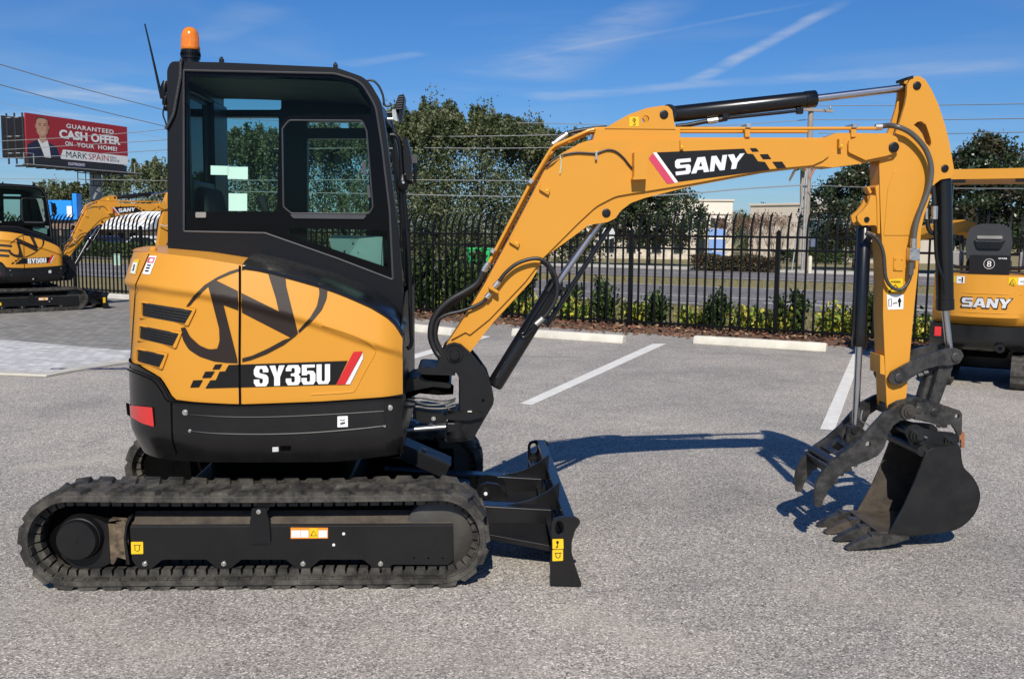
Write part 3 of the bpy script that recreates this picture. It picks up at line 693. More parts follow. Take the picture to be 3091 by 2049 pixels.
# stickers at the rear corner
decal('battery_sticker', Zh, [[[(213,150,4),(262,152,4),(217,270,4),(170,264,4)]]], WHT, HOODO, off=0.003)
decal('battery_sticker_print', Zh, [[[(212,160),(252,162),(238,196),(200,193)], [(220,167),(243,168),(234,189),(212,187)]]], PINK, HOODO, off=0.0045, fil=False)
for yy in (205, 222, 240): decal('battery_sticker_text', Zh, [[[(203-(yy-205)*0.38,yy),(226-(yy-205)*0.38,yy+2),(222-(yy-205)*0.38,yy+11),(199-(yy-205)*0.38,yy+9)]]], BLV, HOODO, off=0.0045, fil=False)
decal('hoist_sticker', Zh, [[[(118,172,4),(152,172,4),(128,270,4),(90,262,4)]]], STK, HOODO, off=0.003)
decal('hoist_sticker_panel', Zh, [[[(112,192),(142,192),(124,264),(96,258)]]], WHT, HOODO, off=0.0045, fil=False)
decal('hoist_sticker_mark', Zh, [[[(120,205),(128,205),(118,246),(106,242),(114,236)]]], BLV, HOODO, off=0.006, fil=False)
p = L(*Zh(235,118), 0.30); lathe('hood_stop', (p.x, 0.30, p.z-0.03), (0,0,1), [(0,0.012),(0.02,0.012),(0.021,0.018),(0.04,0.018),(0.048,0.010)], YEL, H, 14)
# skirt details
decal('tail_reflector', Zh, [[[(96,1092,6),(235,1106,6),(246,1228,6),(170,1205),(100,1166,6)]]], RED, SKIRT, off=0.006)
decal('reflector_recess', Zh, [[[(62,1075,6),(92,1085),(96,1170),(70,1150,6)]]], VOID, SKIRT, off=0.004)
ridge_tube('skirt_rib', Zh, [(470,1255),(620,1270),(900,1276),(1200,1268),(1500,1245),(1690,1224)], 0.0042, BLKM, SKIRT, off=0.002)
ridge_tube('skirt_rib', Zh, [(470,1152),(700,1166),(1000,1166),(1400,1148),(1690,1130)], 0.003, BLKM, SKIRT, off=0.001)
ridge_tube('skirt_rib', Zh, [(1690,1130),(1700,1180),(1692,1222)], 0.004, BLK, SKIRT, off=0.001)
for q, r in (((437,1138),0.014), ((1728,1108),0.014), ((467,1254),0.008), ((1694,1223),0.007)):
    p = hit(*Zh(*q), 0.0); lathe('skirt_bolt', p+Vector((0,0.004,0)), (0,-1,0), [(0,r),(0.006,r),(0.0061,r*0.6),(0.012,r*0.55)], ZNC, SKIRT, 12)
decal('drain_sticker', Zh, [[[(1398,1162,4),(1463,1159,4),(1464,1228,4),(1398,1231,4)]]], WHT, SKIRT, off=0.003)
tube('drain_mark', [hit(*Zh(*p), 0.005) for p in ((1416,1208),(1430,1204),(1446,1200))], 0.004, BLV, SKIRT, 6); tube('drain_mark', [hit(*Zh(*p), 0.005) for p in ((1414,1182),(1430,1187),(1446,1180))], 0.0015, BLV, SKIRT, 5)
decal('plug_sticker', Zh, [[[(988,1356,3),(1026,1354,3),(1027,1384,3),(988,1386,3)]]], WHT, SKIRT, off=0.003)
decal('skirt_slot', Zh, [[[(1036,1352,10),(1106,1350,10),(1106,1378,12),(1036,1380,12)]]], VOID, SKIRT, off=0.003)
# underside pan
lathe('belly_pan', (-0.06, 0.86, ZB0-0.035), (0,0,1), [(0,0.50),(0.05,0.55)], VOID, H, 40)
# ---------------------------------------------------------------- cab
CN, CF = 0.50, 1.40
CAB_OUT = [Zc(*p) for p in fillet([(104,1330),(100,300,60),(120,250,50),(400,256),(1040,284,200),(1215,345,160),(1290,470,200),(1318,640),(1350,900),(1388,1200)], 8)] + [(1216,880),(1222,1030),(1180,1035),(1090,960),(900,840),(507,800)]
GLASS = [(192,300,14),(1035,318,160),(1180,362,140),(1262,500,200),(1300,740),(1340,1080),(1358,1466,8),(1050,1348,60),(645,1206,60),(194,1197,8)]
MAINP = [(216,365,30),(240,334,16),(1010,342,60),(1150,374,80),(1222,450,60),(1240,545,10),(772,548,25),(722,600,25),(712,1060,30),(690,1086,20),(205,1086,8)]
SLIDE = [(742,625,40),(778,578,30),(1188,580,30),(1212,640,30),(1246,1060,40),(1225,1098,20),(792,1096,30),(748,1060,30)]
LOWP = [(768,1190,20),(800,1179,10),(1326,1191,6),(1330,1398,6),(1020,1294,60),(782,1216,15)]
def loc2(pts, lat): return [(p.x, p.z) for p in (L(a, b_, lat) for a, b_ in pts)]
outer2 = loc2(CAB_OUT, CN)
V_, Fc = extrude([outer2, loc2([Zc(*p) for p in fillet(GLASS)], CN)], lambda p: (p[0], CN, p[1]), lambda p: (p[0], CN+0.075, p[1]))
CABS = obj('cab_side_frame', V_, Fc, CABP, H, 0.020, 3)
frit = plate('window_border', Zc, GLASS, CN+0.006, CN+0.011, FRIT, H, holes=[MAINP, SLIDE, LOWP], ref=CN, bevel=0)
for nm, pp in (('side_pane', MAINP), ('sliding_pane', SLIDE), ('lower_pane', LOWP)):
    sheet(nm, [[[Zc(*p) for p in fillet(pp)]]], lambda a, b_: L(a, b_, CN) + Vector((0, 0.0085, 0)), GLS, frit)
tube('window_seal', [L(*Zc(*p), CN-0.002) for p in fillet(GLASS+[GLASS[0]], 4)], 0.0055, M('seal_rubber', (0.05,0.05,0.052), 0.3), CABS, 6, smooth_path=False)
tube('slider_seal', [L(*Zc(*p), CN+0.004) for p in fillet(SLIDE+[SLIDE[0]], 4)], 0.004, M('seal_rubber', (0.05,0.05,0.052), 0.3), frit, 6, smooth_path=False)
plate('slider_sill', Zc, [(782,1100,6),(1215,1104,8),(1195,1128,6),(805,1124,10)], CN-0.004, CN+0.005, M('dark_grey_plastic', (0.05,0.05,0.055), 0.4), frit, ref=CN, bevel=0.002)
for q in ([(1185,805,4),(1205,805,4),(1212,884,4),(1190,884,4)], [(1213,940,4),(1228,938,4),(1236,1008,4),(1220,1008,4)]): plate('slider_latch', Zc, q, CN-0.006, CN+0.006, M('dark_grey_plastic', (0.05,0.05,0.055), 0.4), frit, ref=CN, bevel=0.002)
plate('door_light', Zc, [(260,1090,6),(318,1090,6),(318,1120,6),(260,1120,6)], CN-0.006, CN+0.006, M('lamp_lens', (0.25,0.24,0.22), 0.25), frit, ref=CN, bevel=0.003)
# roof, rear and far walls, windscreen
roof_o = [L(*Zc(*p), CN) for p in smoothc([(108,420),(104,320),(122,262),(180,257),(400,262),(700,274),(1030,290),(1120,303),(1200,350),(1250,415),(1290,520)], 3)]
roof = [(p.x, p.z) for p in roof_o]
def offset_in(path, d):
    out = []
    for i, p in enumerate(path):
        a = Vector(path[max(i-1, 0)]); b_ = Vector(path[min(i+1, len(path)-1)]); t = (b_-a).normalized(); out.append((p[0]+t.y*d, p[1]-t.x*d))
    return out
rin = offset_in(roof, 0.045)
rl = offset_in(roof, 0.004)
V_, Fc = extrude([rl+rin[::-1]], lambda p: (p[0], CN+0.074, p[1]), lambda p: (p[0], CF, p[1])); obj('cab_roof', V_, Fc, CABP, H, 0.0)
li = offset_in(roof, 0.05); lj = offset_in(roof, 0.06)
V_, Fc = extrude([li[6:-6]+lj[6:-6][::-1]], lambda p: (p[0], CN+0.08, p[1]), lambda p: (p[0], CF-0.05, p[1])); obj('headliner', V_, Fc, CEIL, H, 0.0)
xr = L(*Zc(106,700), CN).x; zlo = L(507,800,CN).z; zhi = max(p[1] for p in roof)
zwin0 = L(*Zc(300,900), CN).z; zwin1 = L(*Zc(300,400), CN).z
for nm, y0, y1, z0, z1 in (('rear_pillar', CN+0.075, CN+0.13, zlo, zhi-0.1), ('rear_pillar', CF-0.32, CF-0.0, zlo, zhi-0.1), ('rear_panel', CN+0.131, CF-0.321, zlo, zwin0), ('rear_header', CN+0.131, CF-0.321, zwin1, zhi-0.1)):
    box(nm, (xr+0.045, (y0+y1)/2, (z0+z1)/2), (0.07, y1-y0, z1-z0), CABP, H, 0.012)
box('rear_window', (xr+0.045, (CN+CF)/2-0.1, (zwin0+zwin1)/2), (0.004, CF-CN-0.46, zwin1-zwin0), GLSF, H, 0)
def hole_far(x0, y0, x1, y1, r=14): return loc2([Zc(*p) for p in fillet([(x0,y0,r),(x1,y0,r),(x1,y1,r),(x0,y1,r)])], CF)
far_out = offset_in(outer2+[outer2[0]], 0.006)[:-1]
V_, Fc = extrude([far_out, hole_far(400,440,735,520), hole_far(400,560,722,1290), hole_far(880,585,1215,622), hole_far(880,680,1225,1290)], lambda p: (p[0], CF, p[1]), lambda p: (p[0], CF+0.07, p[1]))
FARS = obj('cab_door_side', V_, Fc, CABP, H, 0.0)
for nm, a in (('door_pane', (395,430,1232,1295)),): sheet(nm, [[[Zc(*p) for p in ((a[0],a[1]),(a[2],a[1]),(a[2],a[3]),(a[0],a[3]))]]], lambda u, v: L(u, v, CF)+Vector((0,0.03,0)), GLSF, FARS)
fr_pts = [L(*Zc(*p), CN) for p in ((1285,520),(1318,640),(1350,900),(1388,1200))]+[L(1216,880,CN)]
V_ = [(p.x-0.02, CN+0.078, p.z) for p in fr_pts]+[(p.x-0.02, CF-0.002, p.z) for p in fr_pts]
obj('windscreen', V_, [(i, i+1, i+6, i+5) for i in range(4)], GLSF, H)
V_, Fc = extrude([[(p.x-0.001, p.z) for p in fr_pts]+[(p.x-0.05, p.z) for p in fr_pts][::-1]], lambda p: (p[0], CF-0.06, p[1]), lambda p: (p[0], CF-0.003, p[1])); obj('front_pillar', V_, Fc, CABP, H, 0)
box('cab_floor', ((xr+fr_pts[-1].x)/2-0.05, (CN+CF)/2, 1.20), (fr_pts[-1].x-xr-0.14, CF-CN-0.12, 0.05), VOID, H, 0)
# things inside the cab
sx_ = L(*Zc(420,900), 0.95).x
def seat_profile(name, prof, y0, y1, mat, par, bevel=0.03):
    V_, Fc = extrude([prof], lambda p: (p[0], y0, p[1]), lambda p: (p[0], y1, p[1])); return obj(name, V_, Fc, mat, par, bevel, 3)
zc0 = 1.23
seat_profile('seat_base', [(sx_-0.10,zc0),(sx_+0.42,zc0),(sx_+0.46,zc0+0.24),(sx_+0.40,zc0+0.30),(sx_-0.10,zc0+0.26)], 0.72, 1.18, SEATM, H)
seat_profile('seat_back', [(sx_-0.12,zc0+0.24),(sx_+0.04,zc0+0.26),(sx_-0.06,zc0+0.66),(sx_-0.16,zc0+0.68),(sx_-0.24,zc0+0.60)], 0.74, 1.16, SEATM, H)
seat_profile('side_console', [(sx_-0.05,zc0),(sx_+0.50,zc0),(sx_+0.52,zc0+0.34),(sx_+0.42,zc0+0.40),(sx_+0.0,zc0+0.36)], 0.575, 0.68, SEATM, H, 0.02)
js = L(*Zc(640,1070), 0.62); tube('joystick', [(js.x+0.02,0.62,js.z-0.06),(js.x+0.005,0.62,js.z),(js.x-0.015,0.62,js.z+0.06)], lambda t: 0.013+0.014*t, SEATM, H, 10)
for q in ([(342,830),(440,833),(440,883),(342,881)], [(437,836),(549,838),(549,907),(437,904)], [(442,985),(545,986),(545,1082),(442,1082)]):
    plate('window_label', Zc, q, CN+0.0035, CN+0.0055, PAPER, frit, ref=CN, bevel=0)
CONS = M('console_green', (0.20,0.25,0.24), 0.4, var=0.08)
plate('control_panel', Zc, [(998,1232,20),(1030,1214,20),(1200,1222,10),(1300,1222,10),(1305,1400,8),(1120,1340,10),(1020,1300,20)], CN+0.06, CN+0.09, CONS, H, ref=CN+0.06, bevel=0.006)
plate('control_cover', Zc, [(1168,1236,8),(1300,1224,8),(1290,1400,8),(1112,1335,8)], CN+0.045, CN+0.059, M('console_light', (0.28,0.33,0.32), 0.4), H, ref=CN+0.045, bevel=0.003)
for q in ((1085,1294),(1163,1312),(1132,1250)):
    p = L(*Zc(*q), CN+0.045); lathe('panel_screw', (p.x,CN+0.044,p.z), (0,-1,0), [(0,0.006),(0.004,0.004)], ZNC, H, 8)
rod('lever', L(*Zc(1070,1185), CN+0.1), L(*Zc(1130,1260), CN+0.1), 0.009, BLKM, H, 8)
rod('lever', L(*Zc(1215,1190), CN+0.1), L(*Zc(1240,1240), CN+0.1), 0.012, BLKM, H, 8)
# roof fittings
for q in ((404,250),(1038,280)):
    p = L(*Zc(*q), 0.56); box('roof_stud', (p.x,0.56,p.z-0.002), (0.022,0.022,0.03), CABP, H, 0.004); box('stud_cap', (p.x,0.56,p.z+0.014), (0.012,0.012,0.014), CABP, H, 0.002)
pb = L(*Zc(232,258), 0.66); u_ = pxm(*Zc(232,160), 0.66)/1.8447
z = lambda yz: (258-yz)*u_
bl_ = lathe('beacon_base', (pb.x,0.66,pb.z-0.02), (0,0,1), [(0,47*u_),(0.02,47*u_),(z(240)+0.02,47*u_),(z(238)+0.02,53*u_),(z(196)+0.02,53*u_),(z(195)+0.02,49*u_),(z(190)+0.02,49*u_)], CABP, H, 28)
for i in range(28):
    a = 2*math.pi*i/28; box('beacon_slot', (pb.x+52.6*u_*math.cos(a),0.66+52.6*u_*math.sin(a),pb.z+z(216)), (0.004,0.004,0.015), VOID, bl_, 0, rot=Matrix.Rotation(a,3,'Z'))
lathe('beacon_lens', (pb.x,0.66,pb.z), (0,0,1), [(z(190),50*u_),(z(186),53*u_),(z(172),53*u_),(z(170),49*u_),(z(120),48*u_),(z(100),45*u_),(z(84),38*u_),(z(72),27*u_),(z(66),14*u_),(z(64),2*u_)], AMB, H, 32)
for i in range(16):
    a = 2*math.pi*i/16; rod('lens_rib', (pb.x+48.5*u_*math.cos(a),0.66+48.5*u_*math.sin(a),pb.z+z(168)), (pb.x+47*u_*math.cos(a),0.66+47*u_*math.sin(a),pb.z+z(112)), 0.0016, AMB, H, 6)
tube('beacon_cable', [L(*Zc(*p), CN-0.012) for p in ((182,240),(176,262),(174,330),(162,400),(148,480),(135,545),(108,600),(92,628))], 0.0085, M('spiral_black', (0.03,0.03,0.03), 0.4, bump=1.0, bs=60), H, 8)
tube('antenna_mast', [L(437,73,0.60), L(462,180,0.60), L(488,298,0.60)], lambda t: 0.0035+0.004*t, CABP, H, 8)
for q, r, h in (((492,272),0.020,0.09), ((497,300),0.016,0.06), ((500,326),0.014,0.03)):
    p = L(*q, 0.60); lathe('antenna_mount', (p.x,0.60,p.z-h/2), (0.15,0,1), [(0,r*0.8),(h*0.3,r),(h*0.7,r),(h,r*0.6)], CABP, H, 12)
box('antenna_bracket', tuple(L(*Zc(100,440),0.60)), (0.05,0.03,0.03), CABP, H, 0.004); box('antenna_bracket', tuple(L(*Zc(98,385),0.60)), (0.03,0.025,0.03), CABP, H, 0.004)
tube('antenna_cable', [L(*p, 0.58) for p in ((497,318),(492,345),(500,370),(505,392))], 0.004, HOSE, H, 6)
# work light, cable
wl = [(1388,440,8),(1418,432,6),(1424,450,4),(1416,520,6),(1405,580,6),(1395,585,4),(1372,520,6),(1370,490,8)]
w_ = plate('work_light', Zc, wl, 0.46, 0.58, CABP, H, ref=0.46, bevel=0.006)
for i in range(6):
    yy = 448+i*13; plate('light_fin', Zc, [(1384-i*2,yy,1),(1418-i*2,yy-3,1),(1418-i*2,yy+3,1),(1384-i*2,yy+6,1)], 0.452, 0.4605, M('dark_grey_plastic', (0.05,0.05,0.055), 0.4), w_, ref=0.46, bevel=0)
plate('light_bracket', Zc, [(1352,520,6),(1372,516,6),(1400,570,4),(1380,585,6),(1356,572,6)], 0.50, 0.53, ZNC, H, ref=0.5, bevel=0.003)
rod('light_arm', L(*Zc(1325,540),0.52), L(*Zc(1362,538),0.52), 0.012, CABP, H, 10); rod('light_arm', L(*Zc(1328,572),0.52), L(*Zc(1358,572),0.52), 0.009, ZNC, H, 10)
tube('light_cable', [L(*Zc(*p), 0.52) for p in ((1215,356),(1250,360),(1280,390),(1302,440),(1310,490),(1330,500),(1355,490))], 0.0055, HOSE, H, 8)
# mirror, grab rail
tube('mirror_arm', [L(*Zm(*p), 0.48) for p in ((72,415),(105,415),(135,440),(152,500),(160,620),(170,760))], 0.0125, CABP, H, 10)
tube('grab_rail', [L(*Zm(*p), 0.48) for p in ((172,800),(185,900),(205,1150),(222,1400))]+[L(*Zs(*p), 0.48) for p in ((62,80),(72,400),(80,690),(84,740),(74,776),(56,788))], 0.0105, CABP, H, 10)
tube('grab_rail', [L(*Zm(*p), 0.55) for p in ((150,850),(152,1000),(158,1300))]+[L(*Zs(*p), 0.55) for p in ((36,120),(40,420))], 0.004, CABP, H, 6)
p = L(*Zm(172,790), 0.47); lathe('mirror_joint', (p.x,0.47,p.z-0.045), (0,0,1), [(0,0.012),(0.012,0.022),(0.03,0.030),(0.05,0.031),(0.065,0.026),(0.085,0.016)], CABP, H, 18)
lathe('joint_screw', (p.x+0.005,0.436,p.z), (0,-1,0), [(0,0.008),(0.006,0.006)], ZNC, H, 8)
plate('mirror', Zm, [(176,445,12),(192,425,8),(208,440,10),(236,560,20),(240,700,30),(226,780,10),(206,772,20),(186,680,30)], 0.42, 0.60, CABP, H, ref=0.46, bevel=0.012, seg=3)
plate('mirror_mount', Zm, [(236,574,8),(284,570,8),(287,632,8),(240,636,8)], 0.47, 0.51, M('dark_grey_plastic', (0.05,0.05,0.055), 0.4), H, ref=0.47, bevel=0.006)
tube('mirror_loop', [L(*Zm(*p), 0.48) for p in ((264,636),(268,720),(268,770),(245,788),(212,786))], 0.008, CABP, H, 8)
rod('rail_bolt', L(*Zm(66,522),0.49), L(*Zm(92,522),0.49), 0.007, CABP, H, 8)
# ---------------------------------------------------------------- swing post
SWN, SWF = 0.585, 0.885
SWP = [(545,405,20),(600,352,40),(670,334,40),(750,352,40),(850,440,60),(960,570,60),(1070,725,80),(1122,880,60),(1142,1000,60),(1132,1060,50),(1010,1270,30),(912,1440,16),(800,1450,10),(800,1330),(745,1160,20),(738,780,40),(700,690,60),(600,650,40),(450,626,20)]
for a, b_ in ((SWN, SWN+0.045), (SWF-0.045, SWF)): plate('swing_post_plate', Zw, SWP, a, b_, BLKM, H, ref=SWN, bevel=0.006)
xw = L(*Zw(900,800), SWN).x
box('swing_post_web', (L(*Zw(735,900),SWN).x+0.02, 0.735, L(*Zw(735,950),SWN).z), (0.05,0.26,0.20), BLKM, H, 0.01)
plate('upper_swing_lug', Zw, [(238,632,14),(270,612,12),(420,622,10),(640,655,40),(700,720,40),(560,715,30),(300,705,16),(240,670,14)], SWN-0.02, SWF, BLKM, H, ref=SWN-0.02, bevel=0.008)
p = L(*Zw(290,600), 0.66); lathe('lug_bolt', (p.x,0.62,p.z-0.025), (0,0,1), [(0,0.018),(0.012,0.018),(0.013,0.013),(0.028,0.013)], ZNC, H, 8)
plate('lower_swing_lug', Zw, [(575,1195,10),(650,1165,14),(800,1150,10),(960,1150,14),(1004,1175,14),(1000,1215,20),(850,1250,30),(620,1245,30),(575,1225,10)], SWN-0.03, SWF-0.05, BLKM, H, ref=SWN-0.03, bevel=0.007)
box('lug_tab', tuple(L(*Zw(855,1150),SWN-0.01)), (0.025,0.02,0.012), ZNC, H, 0.002)
cpx = L(*Zw(705,1380), 0.66)
lathe('swing_pin_boss', (cpx.x,0.62,L(*Zw(700,1475),0.62).z), (0,0,1), [(0,0.062),(0.02,0.066),(0.022,0.055),(0.055,0.055),(0.057,0.050),(0.16,0.050)], BLKM, H, 28)
plate('swing_foot', Zw, [(560,1455,20),(620,1440,20),(800,1430,20),(930,1435,16),(905,1475,16),(760,1500,30),(600,1510,30),(556,1490,16)], SWN+0.002, SWF-0.06, BLKM, H, ref=SWN, bevel=0.008)
ry = rod('swing_rod', L(*Zw(112,1362),0.60), L(*Zw(575,1326),0.60), 33/3.92*pxm(1290,1290,0.6), M('dull_chrome', (0.30,0.30,0.32), 0.42, metal=0.9, var=0.1), H)
lathe('rod_eye', L(*Zw(748,1350),0.615), (0,-1,0), [(0,0.045),(0.03,0.045),(0.031,0.03),(0.036,0.03),(0.037,0.012),(0.04,0.012)], BLKM, H, 20)
box('rod_neck', tuple(L(*Zw(640,1325),0.60)), (0.06,0.06,0.06), BLKM, H, 0.012)
plate('chassis_lug', Zw, [(90,790),(150,745,10),(290,735,14),(330,770,14),(560,800,20),(640,830,20),(620,870,20),(420,850,20),(260,880,20),(150,905),(90,920)], 0.62, 0.95, BLKM, H, ref=0.62, bevel=0.008)
plate('chassis_lug', Zw, [(90,890),(300,880,10),(640,900,20),(670,940,14),(480,950,20),(260,930,20),(90,1010)], 0.70, 0.95, VOID, H, ref=0.7, bevel=0.008)
lathe('chassis_pin_boss', L(*Zw(450,800),0.72)-Vector((0,0,0.05)), (0,0,1), [(0,0.075),(0.11,0.075)], VOID, H, 24)
plate('chassis_lower_lug', Zw, [(180,1130,8),(330,1130,10),(520,1160,20),(600,1220,20),(560,1280,10),(290,1280,8),(180,1230)], 0.66, 0.95, BLKM, H, ref=0.66, bevel=0.006)
p = L(*Zw(426,1226), 0.655); lathe('lug_nipple', (p.x,0.655,p.z), (0,-1,0), [(0,0.012),(0.006,0.012),(0.0062,0.006),(0.012,0.005)], ZNC, H, 10)
for pts, r in ((((90,1010),(250,1040),(350,1065),(480,1066),(600,1045),(680,1010)), 15), (((90,1090),(250,1088),(350,1106),(500,1112),(600,1100),(690,1075)), 17), (((120,985),(280,985),(420,1010),(560,1020),(690,990)), 10)):
    tube('swing_hose', [L(*Zw(*p), 0.64) for p in pts], r/3.92*pxm(1290,1220,0.64), M('swing_hose_rubber', (0.045,0.045,0.042), 0.35) if r > 12 else HOSE, H, 10)
tube('hose_tie', [L(*Zw(*p), 0.615) for p in ((590,1035),(600,1080),(612,1140))], 0.004, ZNC, H, 6)
# ---------------------------------------------------------------- boom
BN, BF = 0.655, 0.815
BOOM = [(1348,1040),(1404,955),(1467,850),(1533,728),(1613,575),(1644,514,60),(1690,466,80),(1760,428,120),(1839,414,100),(2000,415),(2490,416),(2524,402,20),(2610,403),(2672,404,20),(2712,425,24),(2714,462,24),(2690,478,20),(2623,491),(2512,506,10),(2486,503,10),(2447,503),(2325,518),(2080,564),(1946,598),(1904,613,40),(1873,637,20),(1858,659,14),(1833,671,14),(1778,679,40),(1747,702,60),(1647,774),(1602,850),(1486,976),(1420,1062),(1400,1080),(1371,1092,20),(1345,1070,20)]
boom = plate('boom', ZS, BOOM, BN, BF, YEL, H, bevel=0.004)
MAIN = [(1362,1025),(1412,955),(1474,850),(1540,728),(1620,577),(1650,520,60),(1696,474,80),(1762,436,120),(1839,422,100),(2000,423),(2440,421,20),(2478,428,30),(2505,445,16),(2504,470,16),(2484,485,10),(2452,499),(2325,511),(2080,556),(1946,578),(1904,584,60),(1858,592,90),(1800,622,120),(1747,671,90),(1640,778),(1585,850),(1478,962),(1418,1010,6),(1405,1002,6)]
bmain = plate('boom_side_plate', ZS, MAIN, BN-0.014, BN+0.001, YEL, boom, bevel=0.0025, ref=BN-0.014)
# arm cylinder bracket on top
BR = [(1826,388),(1862,366),(1900,345,40),(1954,326,60),(2000,319,30),(2018,320,14),(2030,333,14),(2034,360),(2040,390)]
for a, b_ in ((BN+0.005, BN+0.03), (BF-0.03, BF-0.005)): plate('cylinder_bracket', ZS, BR, a, b_, YEL, boom, holes=[circ(1949,359,11)], bevel=0.003, ref=BN)
BRB = plate('bracket_base', ZS, [(1800,388),(2055,388),(2055,418),(1790,424)], BN+0.01, BF-0.01, YEL, boom, bevel=0.003, ref=BN)
plate('lifting_sticker', ZS, [(1900,353),(1929,353),(1929,382),(1900,382)], BN+0.0035, BN+0.0048, STK, boom, bevel=0, ref=BN)
tube('sticker_hook', [L(*p, BN+0.003) for p in ((1914,358),(1919,363),(1914,368),(1910,363),(1914,358),(1915,370),(1918,375),(1914,379),(1910,376))], 0.0016, BLV, boom, 5)
def pin(name, q, lat, rpx, mat=BLKM, par=None, d=0.02, Z=ZS, cap=True):
    p = L(*Z(*q), lat); r = rpx*pxm(*Z(*q), lat)
    return lathe(name, (p.x, lat+0.004, p.z), (0,-1,0), [(0,r),(d*0.8,r),(d*0.9,r*0.92),(d*0.9,r*0.5),(d,r*0.45),(d,r*0.12)], mat, par or H, 28)
pin('bracket_pin', (2004,346), BN+0.005, 13, par=boom, d=0.012); pin('knee_pin', (1830,643), BN, 13, par=boom, d=0.012); 
plate('boom_tip_boss', Za, [(414,462,20),(420,438,20),(512,402,20),(650,396,30),(700,420,30),(716,462,30),(704,508,30),(640,530,30),(515,556,10),(414,508,20)], BN-0.022, BN-0.001, YEL, boom, bevel=0.004, ref=BN-0.022)
pin('boom_tip_pin', (680,480), BN-0.022, 30/1.9595, Z=Za, par=boom, d=0.016); pin('boom_foot_pin', (676,470), SWN, 62/3.92, Z=Zw, d=0.030)
lathe('foot_pin_collar', L(*Zw(676,458),SWN)+Vector((0,0.002,0)), (0,-1,0), [(0,104/3.92*pxm(1371,1068,SWN)),(0.012,104/3.92*pxm(1371,1068,SWN)),(0.012,0.045),(0.006,0.045)], BLKM, H, 32)
pin('post_pin', (1013,1010), SWN, 44/3.92, Z=Zw, d=0.004)
# small brackets with bolts, cover box
for q in ([(1260,800),(1335,845),(1322,888),(1248,842)], [(1020,1218),(1096,1262),(1084,1302),(1010,1256)]):
    b2 = plate('hose_clip', Zm, q, BN-0.034, BN-0.014, YEL, boom, bevel=0.003, ref=BN-0.034)
    cx, cy = q[1][0]-26, q[1][1]+3; p = L(*Zm(cx, cy), BN-0.034); lathe('clip_bolt', (p.x,BN-0.0335,p.z), (0,-1,0), [(0,0.007),(0.005,0.005)], STK, b2, 8)
for q in ([(532,450),(560,450),(560,528),(532,528)], [(1786,440),(1816,442),(1816,520),(1786,518)]):
    b2 = plate('hose_clip', Zn, q, BN-0.034, BN-0.014 if q[0][0] < 1000 else BN, YEL, boom, bevel=0.003, ref=BN-0.034)
    p = L(*Zn(q[1][0]-14, q[1][1]+56), BN-0.034); lathe('clip_bolt', (p.x,BN-0.0335,p.z), (0,-1,0), [(0,0.007),(0.005,0.005)], STK, b2, 8)
plate('valve_cover', Zm, [(1998,548,8),(2012,542,8),(2110,545,8),(2098,760,8),(1985,765,8),(1998,735)], BN-0.085, BN-0.014, YEL, boom, bevel=0.004, ref=BN-0.085)
# boom decals
def bdecal(name, loopsets, mat, off=0.002, Z=Zn): return sheet(name, [[[Z(*p) for p in l] for l in ls] for ls in loopsets], lambda a, b_: L(a, b_, BN-0.014-off), mat, boom)
bdecal('pink_stripe', [[[(283,598),(315,556),(487,790),(428,798)]]], PINK)
bdecal('white_stripe', [[[(316,553),(344,550),(515,786),(488,790)]]], WHT)
bdecal('name_band', [[[(345,550),(1035,520),(1060,560),(1105,563),(1145,620),(1200,625),(1240,688),(516,782)]]], BLV)
for q in ([(1080,517),(1130,516),(1153,543),(1100,545)], [(1158,565),(1222,563),(1250,602),(1185,604)], [(1257,624),(1335,622),(1368,670),(1297,678)]): bdecal('name_checker', [[q]], BLV)
NAME = sheet('name_lettering', [[[Zn(*p) for p in l] for l in lp] for lp in word('sANy', [1.0,1.18,0.98,1.05], 0.04, quadmap((490,606),(1040,556),(492,732),(1012,674)))], lambda a, b_: L(a, b_, BN-0.018), WHTW, boom)
# steel pipes along the boom
def bl(Zp, lat, Z): return L(*Z(*Zp), lat)
p1 = [Zm(845,1430),Zm(1175,800),Zm(1340,525),(1676,440),(1778,394),(1800,389),(2646,388)]
for dl, dpx in ((0.0, 0), (0.05, 9), (0.10, 3)):
    tube('boom_pipe', [L(p[0]+(dpx*0.9 if i < 4 else 0), p[1]+(dpx if i > 3 else dpx*0.2), BN+0.03+dl) for i, p in enumerate(p1)][(0 if dl < 0.1 else 1):(7 if dl == 0 else 6)]+([L(2436,398,BN+0.03+dl)] if dl > 0 else []), 5.2*pxm(1700,450,BN), YEL, boom, 10, smooth_path=False)
for q, Z in (((1180,780),Zm), ((880,1325),Zm), ((1060,345),Zn), ((1895,345),Zn)):
    p = bl(q, BN+0.03, Z); box('pipe_clamp', (p.x,BN+0.055,p.z), (0.026,0.11,0.022), ZNC, boom, 0.003, rot=Matrix.Rotation(math.radians(-58 if Z is Zm else 0),3,'Y'))
    if Z is Zn: plate('clamp_foot', Zn, [(q[0]-22,370),(q[0]+18,370),(q[0]+18,432),(q[0]-22,432)], BN-0.012, BN+0.02, YEL, boom, bevel=0.003, ref=BN)
for q in ((815,1470),(800,1500)):
    p = bl(q, BN+0.03, Zm); lathe('pipe_fitting', p, bl((860,1400),BN+0.03,Zm)-bl((815,1470),BN+0.03,Zm), [(0,0.016),(0.03,0.016),(0.031,0.012),(0.045,0.012)], ZNC, boom, 8)
tube('top_hose', [bl(p, BN+0.04, Zm) for p in ((1360,470),(1400,425),(1470,400),(1560,378),(1700,360),(1780,356))], 0.011, HOSE, boom, 8)
rod('top_elbow', bl((1355,485),BN+0.04,Zm), bl((1470,402),BN+0.04,Zm), 0.013, ZNC, boom, 8)
